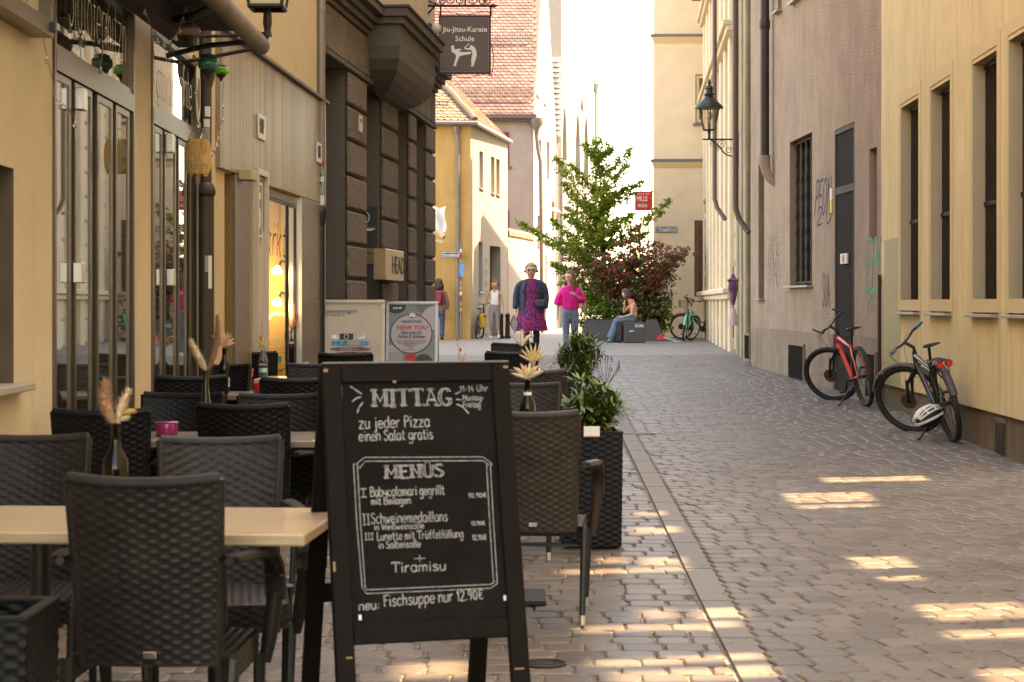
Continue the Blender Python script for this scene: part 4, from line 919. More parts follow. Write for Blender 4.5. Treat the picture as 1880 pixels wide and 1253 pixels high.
for o_ in ops:
    q = MB(); q.bbox(o_[0]-.05, o_[1]+.05, -.07, .3, o_[2]-.025, o_[2]+.004, .004); q.build('window_sill', m_sillm, D)
    zr = o_[2]+(o_[3]-o_[2])*.44; gr = MB().box(o_[0]+.0, o_[1], .10, .13, zr-.02, zr+.02).build('grille_rail', m_bars, D)
    for za_ in (o_[2]+.03, o_[3]-.05): MB().box(o_[0], o_[1], .10, .125, za_, za_+.03).build('grille_rail', m_bars, D)
    n_ = int((o_[1]-o_[0])/.095); me_b = MB().tube([(0, 0, o_[2]+.03), (0, 0, o_[3]-.03)], .011, 6).mesh('grille_bar', m_bars)
    for i in range(n_): link('grille_bar', me_b, gr, Matrix.Translation((o_[0]+.05+i*(o_[1]-o_[0]-.08)/max(1, n_-1), .115, 0)))
    q = MB(); q.box(o_[0]+.02, o_[1]-.02, .19, .2, o_[2]+.02, o_[3]-.02); q.build('pane', m_door_glass, D)
    q = MB(); strip_frame(q, o_[0]-.13, o_[1]+.13, o_[2]+.02, o_[3]+.16, .12, -.008, -.0015); q.build('window_surround', m_yrev if 0 else mat('surround_yellow', (.67, .53, .29), .85), D)
q = MB(); q.box(WD.u(1624), WD.u(1653), -.0035, -.001, zpD+.02, WD.z(1640, 438)); q.build('paint_patch', mat('pale_green_paint', (.45, .42, .24), .85, var=.06, bump=.3, bs=70), D)
# mauve building E
m_mv = mat('mauve_roughcast', (.385, .275, .205), .9, var=.14, vs=1.6, bump=1.0, bs=34, bd=.03, c2=(.42, .30, .21), c2s=.9, streak=.4, strcol=(.18, .14, .12), streaks=(4, 4, .8))
m_mvs = mat('mauve_smooth', (.30, .21, .16), .85, var=.08)
m_plE = mat('grey_plinth', (.25, .18, .125), .85, var=.22, vs=2.5, streak=.5, streaks=(3, 3, .8), bump=.4, bs=50)
E = thing('mauve_building', 'mauve roughcast building with a tall slatted metal door and graffiti', 'building', M=WE.M)
zpE = (WE.z(1400, 603)+WE.z(1613, 621.7))/2
w1 = (WE.u(1383.5), WE.u(1392.5)); zE = lambda px, py, off=0: WE.z(px, py, off)
opsE = [(WE.u(1376), WE.u(1390.5), zE(1380, 549), zE(1380, 310), .3), (WE.u(1392.5), WE.u(1403), zE(1398, 549), zE(1398, 300), .3), (WE.u(1450), WE.u(1491), zE(1450, 526), zE(1450, 262), .3),
        (WE.u(1532), WE.u(1569), zg(25)-.1, zE(1532, 240), .09), (WE.u(1596), WE.u(1610), zE(1596, 443), zE(1596, 275), .16),
        (WE.u(1373), WE.u(1391), zE(1375, 108), 9, .22), (WE.u(1428), WE.u(1435), zE(1428, 24), 9, .2), (WE.u(1458), WE.u(1492), zE(1458, 6), 9, .2)]
opsE = [o for o in opsE if o[0] > 0]
facade(WE.L, zpE, 16, opsE, 8).build('wall', [m_mv, m_mvs, m_dark], E)
q = MB(); q.box(0, WE.u(1532), -.02, .3, -.3, zpE-.002); q.box(WE.u(1569), WE.L-.005, -.02, .3, -.3, zpE-.002); q.build('plinth', m_plE, E)
for o_ in opsE[:3]+opsE[4:]:
    q = MB(); q.bbox(o_[0]-.06, o_[1]+.05, -.09, .2, o_[2]-.03, o_[2]+.003, .004); q.build('window_sill', m_sillm, E)
wv = [o for o in opsE if abs(o[0]-WE.u(1450)) < .01][0]
g = MB(); strip_frame(g, wv[0]+.02, wv[1]-.02, wv[2]+.04, wv[3]-.02, .025, .09, .12); gr = g.build('grille_frame', m_bars, E)
n_ = 9; wave = [(.026*math.sin(k*PI/2.5), 0, wv[2]+.06+(wv[3]-wv[2]-.1)*k/40) for k in range(41)]
mw1 = MB().tube(wave, .022, 5).mesh('wavy_bar', m_bars, 60); mw2 = MB().tube([(-a, b+.03, c) for a, b, c in wave], .022, 5).mesh('wavy_bar', m_bars, 60)
for i in range(n_): link('wavy_bar', (mw1, mw2)[i % 2], gr, Matrix.Translation((wv[0]+.08+i*(wv[1]-wv[0]-.16)/(n_-1), .1, 0)))
q = MB(); q.box(wv[0]+.02, wv[1]-.02, .24, .25, wv[2]+.02, wv[3]-.02); q.build('pane', m_door_glass, E)
for o_ in (opsE[0], opsE[1]):
    q = MB(); q.box(o_[0]+.02, o_[1]-.02, .2, .22, o_[2]+.02, o_[3]-.02); q.build('pane', m_door_glass, E)
q = MB(); strip_frame(q, opsE[5][0]+.01, opsE[5][1]-.01, opsE[5][2]+.02, 8.98, .06, .12, .18); q.build('window_frame', m_mvs, E)
dr = [o for o in opsE if abs(o[0]-WE.u(1532)) < .01][0]
m_drm = mat('dark_slatted_metal', (.016, .012, .011), .8, 0, spec=.12, var=.15, vs=6); m_drf = mat('door_frame_grey', (.06, .045, .038), .7, 0, spec=.2)
q = MB(); zm = zE(1532, 350); strip_frame(q, dr[0]+.01, dr[1]-.01, dr[2], dr[3]-.01, .06, .0, .05); q.box(dr[0]+.07, dr[1]-.07, .005, .05, zm-.07, zm+.03); q.box(dr[0]+.07, dr[1]-.07, .05, .06, dr[2], dr[3]-.07); df = q.build('door', m_drf, E)
q = MB(); n_ = 13; W_ = dr[1]-dr[0]-.14
for zA_, zB_ in ((zm+.035, dr[3]-.075), (dr[2], zm-.075)):
    ms_ = MB().bbox(0, W_/n_-.014, .018, .049, zA_, zB_, .004).mesh('slat', m_drm)
    for i in range(n_): link('slat', ms_, df, Matrix.Translation((dr[0]+.07+i*W_/n_+.007, 0, 0)))
nz0, nz1 = zE(1549, 485), zE(1549, 466); t = tag(MB().bbox(WE.u(1544), WE.u(1556), -.012, .014, nz0, nz1, .003).build('door_notice', mat('notice_white', (.62, .56, .52), .5), None, M=WE.M), 'small white notice with dark oval symbol on the slatted metal door', 'notice')
q = MB(); q.lathe([(.05, 0), (.05, .003), (0, .003)], 18, Matrix.Translation(((WE.u(1544)+WE.u(1556))/2, -.0125, (nz0+nz1)/2)) @ Matrix.Rotation(PI/2, 4, 'X') @ Matrix.Diagonal((1, 1.1, 1, 1))); q.build('oval_symbol', mat('dark_violet', (.08, .02, .09), .5), t)
for a, b, ya, yb, lab in ((1452, 1481, 630, 703, 'black grated cellar vent in the plinth left of the red bicycle'), (1594, 1614, 645, 735, 'black grated cellar vent in the plinth right of the red bicycle'), (1371, 1381, 612, 663, 'narrow black cellar hatch at the far end of the mauve plinth')):
    u0_, u1_ = WE.u(a), WE.u(b); z0_, z1_ = zE((a+b)/2, yb), zE((a+b)/2, ya)
    t = thing('cellar_vent', lab, 'vent', M=WE.M, group='cellar vents in the mauve plinth'); q = MB(); strip_frame(q, u0_, u1_, z0_, z1_, .04, -.05, -.021); q.build('frame', m_plE, t)
    q = MB(); q.box(u0_+.04, u1_-.04, -.027, -.022, z0_+.04, z1_-.04); q.build('backing', m_dark, t)
    n_ = max(3, int((u1_-u0_-.08)/.035)); ms_ = MB().box(0, .014, -.042, -.028, z0_+.04, z1_-.04).mesh('vent_bar', m_drm)
    for i in range(n_): link('vent_bar', ms_, t, Matrix.Translation((u0_+.05+i*(u1_-u0_-.1)/n_, 0, 0)))
# downpipe on E
u_ = WE.u(1405, -.12); t = thing('drain_pipe', 'dark brown downpipe ending in a pale elbow on the mauve wall', 'drainpipe', M=WE.M); ze = zE(1405, 288, -.12)
q = MB(); q.tube([(u_, -.13, ze), (u_, -.13, 15)], .075, 14); q.lathe([(.078, zE(1405, 66)), (.088, zE(1405, 64)), (.088, zE(1405, 50)), (.078, zE(1405, 48))], 14, Matrix.Translation((u_, -.13, 0))); q.build('pipe', m_pipe_dark, t, 40)
q = MB(); q.tube([(u_, -.13, ze+.02), (u_, -.13, ze-.12), (u_+.04, -.11, ze-.24), (u_+.12, -.05, ze-.38), (u_+.16, .03, ze-.46)], [.095, .09, .08, .07, .05], 14); q.build('elbow', m_mvs, t, 40)
q = MB(); q.tube([(WE.u(1621), -.04, zE(1621, 690)), (WE.u(1621), -.04, zE(1621, 505))], .022, 8); tag(q.build('cable_pipe', m_bars, None, 40, M=WE.M), 'thin dark cable pipe at the seam between mauve and yellow walls', 'pipe')
# graffiti (paint on the wall)
gt = thing('graffiti', 'teal spray graffiti letters on the mauve wall beside the metal door', 'graffiti', M=WE.M); m_teal = mat('teal_spray', (.06, .34, .22), .8)
q = MB(); write(q, 'EPO', WE.u(1588), zE(1600, 530), WE.u(1622)-WE.u(1588), .62, .05, y=-.012, slant=.2, rng=random.Random(4), jit=.4) if 0 else write(q, 'EPO', WE.u(1588), zE(1600, 530), WE.u(1621)-WE.u(1588), .6, .055, y=-.003, slant=.2, rng=random.Random(4))
q.ribbon([(p.x, p.y) for p in catmull([(WE.u(1592), zE(1592, 573), 0), (WE.u(1597), zE(1597, 545), 0), (WE.u(1606), zE(1606, 532), 0), (WE.u(1618), zE(1618, 536), 0)], 5)], .06, -.003)
q.ribbon([(WE.u(1611), zE(1611, 538)), (WE.u(1612), zE(1612, 565)), (WE.u(1612.5), zE(1612, 580))], .03, -.003); q.build('paint', m_teal, gt)
gt = thing('graffiti', 'black tag letters sprayed on the mauve wall between barred window and metal door', 'graffiti', M=WE.M)
q = MB(); write(q, 'PFON', WE.u(1495), zE(1510, 395), WE.u(1524)-WE.u(1495), .5, .042, y=-.003, slant=.35, rng=random.Random(6)); write(q, '2.u', WE.u(1500), zE(1510, 412), WE.u(1526)-WE.u(1500), .28, .032, y=-.003, slant=.3, rng=random.Random(7)); q.build('paint', mat('black_spray', (.04, .03, .03), .8), gt)
gt = thing('graffiti', 'scrawled dark loops sprayed on the mauve wall left of the barred window', 'graffiti', M=WE.M)
q = MB(); rr = random.Random(11)
for k in range(5):
    a0 = WE.u(1412+k*4); q.ribbon([(p.x, p.y) for p in catmull([(a0+rr.uniform(-.1, .1), zE(1420, 430+j*16)+rr.uniform(-.06, .06), 0) for j in range(7)], 4)], .02, -.003)
q.build('paint', mat('brown_spray', (.07, .05, .045), .8), gt)
gt = thing('graffiti', 'short black scribble low on the mauve wall near the red bicycle handlebar', 'graffiti', M=WE.M)
q = MB(); write(q, 'SUA', WE.u(1510), zE(1515, 562), WE.u(1524)-WE.u(1510), .45, .03, y=-.003, rng=random.Random(9)); q.build('paint', mat('black_spray2', (.06, .05, .045), .8), gt)
q = MB(); q.box(WE.u(1526), WE.u(1529), -.02, -.003, zE(1528, 391), zE(1528, 368)); q.mi = 1; q.box(WE.u(1526), WE.u(1529), -.02, -.003, zE(1528, 367), zE(1528, 346)); tag(q.build('marker_strip', [mat('yellow_marker', (.7, .45, .03), .5), m_text_white], None, M=WE.M), 'thin yellow and white strip beside the metal door', 'strip')
# stone strip E2
E2 = thing('pilaster_house', 'narrow weathered ochre pilaster front beyond the mauve building', 'building', M=WE2.M)
m_old = mat('weathered_ochre', (.33, .26, .17), .9, var=.2, vs=2, bump=.8, bs=25, bd=.02, streak=.4, streaks=(3, 3, .6))
facade(WE2.L, -.3, 16, [], 8).build('wall', m_old, E2)
for k in range(3):
    a = WE2.L*(.05+k*.3); q = MB(); q.bbox(a, a+1.1, -.09, -.002, 0, 15, .02); q.build('pilaster', m_old, E2)
# ornate building F
m_orn = mat('pale_ornate_render', (.66, .53, .37), .8, var=.1, vs=1.5, streak=.2)
Fb = thing('ornate_building', 'pale ornate building with pilasters and rusticated courses in the lane', 'building', M=WF.M)
facade(WF.L, -.3, 16, [(WF.u(1330), WF.u(1338), 3.2, 6.2, .3), (WF.u(1318), WF.u(1323), 3.2, 6.2, .3)], 8).build('wall', [m_orn, m_orn, m_dark], Fb)
zc = .9
u_ = .1; k = 0
while u_ < WF.L-.8:
    q = MB(); q.bbox(u_, u_+.7, -.16, -.002, 0, 12, .02); q.build('pilaster', m_orn, Fb)
    for j in range(11):
        if u_+.75+.55 < WF.L: q = MB(); q.bbox(u_+.76, min(u_+2.0, WF.L), -.05, -.002, .4+j*.62, .4+j*.62+.57, .03); q.build('rusticated_course', m_orn, Fb)
    u_ += 2.1; k += 1
for zz in (1.6, 7.2, 9.6, 11.4):
    q = MB(); q.bbox(.1, WF.L, -.34, -.002, zz, zz+.12, .02); q.bbox(.1, WF.L, -.26, -.002, zz-.12, zz-.003, .02); q.build('string_course', m_orn, Fb)
m_pipe_rb = mat('red_brown_pipe', (.10, .055, .045), .5)
for px, lab, zbot, m_ in ((1350, 'nearer brown downpipe on the ornate building beside the wall lantern', zg(42)+2.5, m_pipe_rb), (1312, 'farther brown downpipe on the ornate building next to the yellow bay', zg(50)+3.1, m_pipe_rb)):
    u_ = WF.u(px, -.42); t = thing('drain_pipe', lab, 'drainpipe', M=WF.M, group='downpipes on the ornate building')
    q = MB(); q.tube([(u_, -.42, 15), (u_, -.42, zbot+.2), (u_+.05, -.36, zbot), (u_+.2, -.2, zbot-.25)], .05, 10); q.build('pipe', m_, t, 40)
u_ = WF.u(1346, -.45); t = thing('folded_parasol', 'folded purple parasol hanging on the ornate facade', 'parasol', M=WF.M)
zq = lambda py: WF.z(1346, py, -.45)
q = MB(); q.tube([(u_, -.45, zq(490)), (u_, -.45, zq(620))], .014, 6); q.build('pole', m_pipe_grey, t)
q = MB(); q.lathe([(.03, zq(560)), (.06, zq(545)), (.09, zq(530)), (.08, zq(519)), (.11, zq(514)), (.05, zq(511)), (.02, zq(503))], 8, Matrix.Translation((u_, -.45, 0))); q.build('canopy', mat('purple_cloth', (.11, .04, .14), .8, c2=(.3, .12, .12), c2s=6), t)
q = MB(); q.lathe([(.1, zq(598)), (.07, zq(580)), (.03, zq(566))], 8, Matrix.Translation((u_, -.45, 0))); q.build('tassel', mat('pink_cloth', (.6, .42, .4), .8), t)
# yellow bay
Yb = thing('yellow_bay', 'narrow yellow corner bay with curved cornice beside the beige tower', 'building', loc=(0, 0, 0)); m_ybay = mat('bright_yellow_render', (.68, .5, .2), .85, var=.05)
q = MB(); xa, xb = (1294-CX)/F*58.2, (1305-CX)/F*57
q.vprism([(xa, 58.4), (xb, 56.2), (xb+3, 56.2), (xb+3, 58.4)], -.2, 13.6); q.build('wall', m_ybay, Yb)
zc = EYE+(HY-285)/F*57; q = MB(); q.vprism([(xa-.32, 58.4), (xa-.25, 57.3), (xb-.1, 56.1), (xb+.5, 56.1), (xb+.5, 58.4)], zc, zc+.16); q.vprism([(xa-.22, 58.4), (xa-.15, 57.4), (xb-.05, 56.15), (xb+.5, 56.15), (xb+.5, 58.4)], zc-.16, zc-.003); q.build('curved_cornice', m_ybay, Yb)
pp = gp(1297, 624); t = thing('signpost', 'grey steel post with stickers in front of the yellow bay', 'post', loc=pp)
q = MB(); q.tube([(0, 0, 0), (0, 0, (624-372)*pp.y/F)], .045, 10); q.build('pole', m_pipe_grey, t, 40)
q = MB(); q.bbox(-.08, .08, -.08, .08, (624-375)*pp.y/F, (624-368)*pp.y/F, .02); q.build('cap', m_gut, t)
for i in range(7): q = MB(); z_ = 1.4+i*.4; q.box(-.05, .03, -.052, -.046, z_, z_+.14); q.build('sticker', stk[i % 4], t)
# tower G
gA = gp(1201, 620.0); gy = gA.y
WG = Wall((gA.x, gy), (gA.x+2.4, gy-.05)); Gt = thing('beige_tower_house', 'tall beige rendered corner house with grey ledges behind the shrubs', 'building', M=WG.M)
m_bg = mat('beige_render', (.74, .57, .40), .85, var=.07, vs=2, bump=.5, bs=14, bd=.012)
zz = lambda px, py: WG.z(px, py)
GH = 11.7
opsG = [(WG.u(1277), WG.L, zz(1280, 227), zz(1280, 137), .25), (WG.u(1275), WG.L, zz(1280, 545), zz(1280, 405), .3), (WG.u(1270), WG.L, zz(1280, 2), GH, .25)]
facade(WG.L, -.2, GH, opsG, .5).build('wall', [m_bg, m_bg, m_dark], Gt)
q = MB(); q.vprism([(0.02, .5), (WG.L, .5), (WG.L+5, 9), (2.5, 9)], -.2, GH); q.build('rear_wall', m_bg, Gt)
for py, in ((203,), (940/3.131,)): pass
for py in (67, 296):
    z_ = zz(1201, py); q = MB(); q.bbox(-.12, WG.L, -.16, -.002, z_-.03, z_+.05, .01); q.mi = 1; q.add([(0, -.002, z_-.032), (WG.L, -.002, z_-.032), (WG.L, -.002, z_-.22), (0, -.002, z_-.22), (-.1, -.14, z_-.032), (WG.L, -.14, z_-.032)], [(4, 5, 1, 0), (4, 3, 2, 5), (0, 3, 4)]); q.build('ledge', [mat('slate_ledge', (.14, .13, .14), .6), mat('cream_soffit', (.72, .55, .32), .8)], Gt)
o_ = opsG[0]; q = MB(); strip_frame(q, o_[0]+.02, o_[1]+.3, o_[2]+.03, o_[3]-.02, .09, .05, .12); wf = q.build('window_frame', mat('cream_frame', (.62, .48, .28), .6), Gt); q = MB(); q.box(o_[0]+.11, o_[1], .09, .1, o_[2]+.1, o_[3]-.1); q.build('pane', m_door_glass, wf)
q = MB(); q.bbox(o_[0]-.08, WG.L, -.1, .1, o_[2]-.06, o_[2]+.0, .01); q.build('window_sill', m_gut, Gt)
o_ = opsG[1]; q = MB(); strip_frame(q, o_[0]+.02, o_[1]+.3, o_[2], o_[3]-.02, .1, .04, .12); q.box(o_[0]+.12, o_[1], .04, .12, zz(1280, 440), zz(1280, 436)); wf = q.build('window_frame', mat('red_brown_frame', (.17, .06, .03), .5), Gt); q = MB(); q.box(o_[0]+.12, o_[1], .09, .1, o_[2], o_[3]-.12); q.build('pane', m_door_glass, wf)
q = MB(); q.bbox(.0, WG.L, -.02, -.003, .37, zz(1250, 567), .004); q.build('plinth', m_bg, Gt)
t = thing('street_sign', 'small blue enamel sign reading Waaggäßchen on the beige tower house', 'street sign', M=WG.M); kk_ = gy/F; x0, z0 = WG.u(1204), zz(1204, 427)
q = MB(); q.bbox(x0, x0+39*kk_, -.03, -.005, z0, z0+10.5*kk_, .004); q.build('plate', bpy.data.materials['sign_blue'], t)
q = MB(); strip_frame(q, x0+.02, x0+39*kk_-.02, z0+.02, z0+10.5*kk_-.02, .012, -.033, -.0305); q.build('border', m_text_white, t)
put_text('Waaggäßchen', 7*kk_, m_text_white, t, x0+4*kk_, -.036, z0+3.2*kk_, bold=.02, sx=.86)
q = MB(); q.bbox(WG.u(1218), WG.u(1228), -.06, -.022, zz(1222, 562), zz(1222, 546), .005); tag(q.build('meter_box', m_pipe_grey, None, M=WG.M), 'small grey meter box low on the beige wall behind the shrub', 'box')
# red sign
t = thing('hanging_sign', 'red square sign reading MILLE on a bracket beside the beige tower house', 'sign', loc=at_y(1165.5, 387, gy)); W2 = 30*kk_
q = MB(); q.bbox(0, W2, -.03, .03, 0, 34*kk_, .006); q.build('panel', mat('signal_red', (.62, .015, .01), .4), t)
put_text('MILLE', 13*kk_, m_text_white, t, 3*kk_, -.034, 17.5*kk_, bold=.012, sx=.62); put_text('RISTORANTINO', 3.4*kk_, m_text_white, t, 3.5*kk_, -.034, 29.3*kk_, sx=.95); put_text('MIGLIA', 9*kk_, m_text_white, t, 5*kk_, -.034, 6*kk_, bold=.01, sx=.62)
q = MB(); q.tube([(-2.5*kk_, 0, 34.5*kk_), (35*kk_, 0, 34.5*kk_)], .02, 5); q.tube([(0, 0, -.03), (35*kk_, 0, -.03)], .015, 5); q.tube([(31.5*kk_, 0, 70*kk_), (31.5*kk_, 0, -15*kk_)], .03, 6); q.build('bracket', m_gut, t)
for px, yt in ((1175, 388), (1190, 388), (1158, 415)):
    P0 = gp(px, 617); P0 = Vector(((px-CX)/F*66, 66, zg(66))); tt = tag(MB().tube([(0, 0, 0), (0, 0, EYE-(yt-HY)/F*66-zg(66))], .035, 6).build('steel_pole', m_pipe_grey, None), {1175: 'thin steel pole right under the red sign centre', 1190: 'thin steel pole beneath the right edge of the red sign', 1158: 'thin steel pole left of the red sign'}[px], 'pole', 'thin poles behind the tree'); tt.location = P0
# ---------------------------------------------------------------- wicker weave
def weave(q, fn, Lu, Lv, cw=.029, rh=.0145, amp=.0021, su=4, close=False):
    """fn(u, v) -> point, normal with u, v in 0..1; strands run along u"""
    nc = max(2, round(Lu/cw)); nr = max(2, round(Lv/rh)); nu = nc*su
    fr = (0.0, .22, .5, .78); rows = [(r+f, r, f) for r in range(nr) for f in fr]+[(nr, nr-1, 1.0)]
    n = len(q.v)
    for v_, r, f in rows:
        pf = math.sqrt(max(0, 1-(2*f-1)**2))
        for i in range(nu+1):
            uc = i/su; p, nn = fn(i/nu, v_/nr)
            cc = math.cos(PI*(uc+r)); h = amp*pf*(1.25*max(cc, 0)**.55-.55*max(-cc, 0)**.7)
            q.v.append(Vector(p)+Vector(nn)*h)
    for j in range(len(rows)-1):
        for i in range(nu): a = n+j*(nu+1)+i; q.f.append([a, a+1, a+nu+2, a+nu+1]); q.m.append(q.mi); q.rv.append(0)
def rattan(name, c, c2, rough=.42):
    return mat(name, c, rough, var=.2, vs=25, c2=c2, c2s=6, spec=.2, bump=.25, bs=(240), bd=.001)
m_rat = rattan('black_brown_rattan', (.019, .0145, .012), (.026, .020, .017))
m_ratg = rattan('grey_skylit_rattan', (.036, .030, .027), (.027, .022, .020))  # greyer copy of the dark rattan; sky light put into the colour
m_ratb = rattan('black_rattan', (.0045, .004, .0043), (.0065, .006, .0063))
m_ratl = rattan('tan_brown_rattan', (.05, .035, .026), (.037, .026, .019))
m_frame = mat('chair_leg_black', (.01, .0085, .008), .45, .1)
CH = 'wicker cafe chairs around the tables'
def make_chair(lab, m):
    t = thing('wicker_chair', lab, 'chair', loc=(0, 0, 0))
    W1, W0, z0, z1 = .208, .186, .40, .915
    def back(u, v, off):
        z = z0+(z1-z0)*v+.012*(2*u-1)**2*v; w = W0+(W1-W0)*v; x = (2*u-1)*w
        y = -.24-.10*v**1.2+.035*(2*u-1)**2*(.3+.7*v)+off
        return (x, y, z)
    q = MB()
    weave(q, lambda u, v: (back(u, v, -.014), (0, -1, .1)), .42, z1-z0)
    weave(q, lambda u, v: (back(1-u, v, .014), (0, 1, -.1)), .42, z1-z0)
    for s_ in (0, 1):                                          # sides and top edge of the back
        pts = [Vector(back(s_, i/12, 0)) for i in range(13)]; q.tube(pts, .0165, 8, up=(1, 0, 0))
    q.build('backrest', m, t, 50)
    q = MB(); q.tube([Vector(back(i/16, 1, 0))+Vector((0, 0, .001)) for i in range(17)], .0185, 10, up=(0, 0, 1))
    for i in range(40): c_ = Vector(back((i+.5)/40, 1, 0)); q.tube([c_-Vector((.0035, 0, 0)), c_+Vector((.0035, 0, 0))], .0198, 10, up=(0, 0, 1))
    q.build('top_rim', m, t, 50)
    q = MB()
    weave(q, lambda u, v: ((-.225+.45*u, -.24+.46*v, .425+.006*math.cos((2*u-1)*1.5)), (0, 0, 1)), .45, .46, amp=.003)
    for (a, b, nx) in (((-.228, -.24), (-.228, .22), (-1, 0, 0)), ((.228, .22), (.228, -.24), (1, 0, 0)), ((.228, .222), (-.228, .222), (0, 1, 0))):
        weave(q, lambda u, v, a=a, b=b, nx=nx: ((a[0]+(b[0]-a[0])*u, a[1]+(b[1]-a[1])*u, .345+.08*v), nx), .45, .08)
    q.build('seat', m, t, 50)
    for s_ in (-1, 1):
        path = catmull([(s_*.235, -.30, .70), (s_*.262, -.16, .695), (s_*.278, .0, .685), (s_*.283, .12, .655), (s_*.282, .195, .60), (s_*.28, .215, .52)], 5)
        q = MB(); nP = len(path)
        for k in range(nP-1):                                  # arm wrapped in strand rings
            a, b = path[k], path[k+1]; tt = (b-a)
            for j in range(3):
                c0 = a+tt*(j/3+.02); c1 = a+tt*(j/3+.30); d = tt.normalized(); side = Vector((1, 0, 0)); side = (side-d*side.dot(d)).normalized(); upv = d.cross(side)
                if upv.dot(Vector((0, -.3, 1))) < 0: upv = -upv
                w, h = .031, .012+.002*(j % 2); vs_ = []
                for c in (c0, c1): vs_ += [c+side*w, c+side*w*.8+upv*h, c+upv*(h+.004), c-side*w*.8+upv*h, c-side*w, c-side*w*.8-upv*h*.6, c+side*w*.8-upv*h*.6]
                q.add(vs_, [(i, (i+1) % 7, (i+1) % 7+7, i+7) for i in range(7)])
        q.tube(path, .013, 6, flat=1.0)
        q.build('armrest', m, t, 50)
        q = MB(); q.tube([(s_*.28, .215, .54), (s_*.262, .21, .40), (s_*.25, .205, .33)], [.026, .024, .018], 8)
        q.build('arm_post', m, t, 50)
        for yy, top, r_ in ((.2, .36, 'f'), (-.235, .42, 'b')):
            q = MB(); fy = yy+(.02 if r_ == 'f' else -.07); q.tube([(s_*.235, yy, top), (s_*.225, fy, .045)], [.02, .014], 8); lg = q.build('leg', m_frame, t, 40)
            q = MB(); q.tube([(s_*.225, fy, .046), (s_*.2245, fy-(-.002 if r_ == 'f' else .002), .004)], [.0152, .0145], 10); q.build('foot_cap', m_alu, lg, 40)
    q = MB(); q.bbox(-.012, .026, -.272, -.262, .425, .445, .002); q.build('tag_plate', m_chrome, t)
    for y_ in (-.2, .18): MB().box(-.2, .2, y_, y_+.02, .33, .345).build('seat_rail', m_frame, t)
    return remember(t)
chair0 = None
def chair(x, y, rz, lab, m=m_rat, first=[1]):
    global chair0
    z = zg(y)
    if first[0]:
        chair0 = make_chair(lab, m_rat); chair0['group'] = CH; chair0.location = (x, y, z); chair0.rotation_euler = (0, 0, R(rz)); first[0] = 0
        if m is not m_rat:
            for c in kids_of[chair0.name]:
                if c.data.materials[0] == m_rat: c.data = swap_mesh(c.data, {m_rat: m})
        return chair0
    return dup(chair0, lab, (x, y, z), R(rz), CH, swap={m_rat: m} if m is not m_rat else None)
def by_top(px, py, h=.92):                                     # where a chair back with its top at this spot stands
    y = ground_y_for(py, h); return (px-CX)/F*y, y
# back-of-chair point sits .34 behind the chair origin (local -y)
def chair_back_at(px, py, rz, lab, m=m_rat, h=.918):
    bx, by = by_top(px, py, h); a = R(rz); ox, oy = .32*-math.sin(a), .32*math.cos(a)
    return chair(bx+ox, by+oy, rz, lab, m)
chair_back_at(262, 886, -2, 'big brown wicker chair nearest the camera, its back to us, with a metal tag', m_rat)
chair_back_at(405, 812, 180+8, 'sky-lit grey wicker chair across the light wood table, right of the vase bottle', m_ratg)
chair_back_at(55, 808, 180+4, 'grey brown wicker chair cut off by the left edge across the light wood table', m_rat)
chair_back_at(974, 763, -4, 'tan brown wicker chair directly right of the chalkboard with a pale armrest', m_ratl)
chair_back_at(184, 760, 2, 'black wicker chair with its back to us just behind the vase bottle, left side', m_ratb)
chair_back_at(446, 750, -2, 'black wicker chair with its back to us left of the chalkboard in the second row', m_ratb)
chair_back_at(338, 727, 176, 'black wicker chair across the dark table behind the purple ashtray', m_ratb)
chair_back_at(515, 729, 184, 'black wicker chair across the dark table close to the left edge of the chalkboard', m_ratb)
chair_back_at(352, 697, 14, 'black wicker chair in the third row left of the slim green bottle', m_ratb)
chair_back_at(545, 701, 4, 'black wicker chair in the third row half hidden by the chalkboard top', m_ratb)
chair_back_at(405, 673, 176, 'black wicker chair behind the red ashtray, left', m_ratb)
chair_back_at(585, 672, 182, 'black wicker chair behind the clear bottle, beside the chalkboard corner', m_ratb)
chair_back_at(460, 651, 4, 'black wicker chair farthest back on the left by the brown stone pillar', m_ratb)
chair_back_at(634, 654, -3, 'black wicker chair in front of the yarn poster stand', m_ratb)
chair_back_at(962, 708, 170, 'light grey wicker chair behind the dark bottle with white labels, right row', m_ratg)
chair_back_at(980, 686, 4, 'grey wicker chair between the bottle group and the nearer oleander', m_ratg)
chair_back_at(940, 651, 6, 'dark wicker chair in front of the amber bottle, right row', m_ratb)
chair_back_at(945, 633, 174, 'farthest dark wicker chair of the right row, under the walking women', m_ratb)

# ---------------------------------------------------------------- tables
m_top = wood('honey_wood_top', (.38, .26, .155), (.52, .385, .25), (1.2, 14, 9), .3, 1.5)
m_topd = wood('grey_brown_top', (.19, .14, .11), (.25, .19, .15), (1, 9, 9), .3)
def table(x0, x1, yf, yb, m, lab, rz=0, base=True):
    xm, ym = (x0+x1)/2, (yf+yb)/2; w, d = x1-x0, yb-yf
    t = thing('cafe_table', lab, 'table', loc=(xm, ym, zg(ym)), rz=R(rz), group='cafe tables')
    q = MB(); q.bbox(-w/2, w/2, -d/2, d/2, .715, .75, .005); q.build('table_top', m, t)
    for sx_ in ((-1, 1) if w > 1 else (0,)):
        xx = sx_*(w/2-.33); q = MB(); q.tube([(xx, 0, .05), (xx, 0, .715)], .03, 12); c_ = q.build('column', m_frame, t, 40)
        q = MB(); q.bbox(xx-.2, xx+.2, -.2, .2, .0, .022, .006); q.build('base_plate', m_iron, t)
        q = MB(); q.bbox(xx-.15, xx+.15, -.15, .15, .7, .713, .003); q.build('mounting_plate', m_frame, t)
    return t
S = lambda px, s: (px-CX)/s
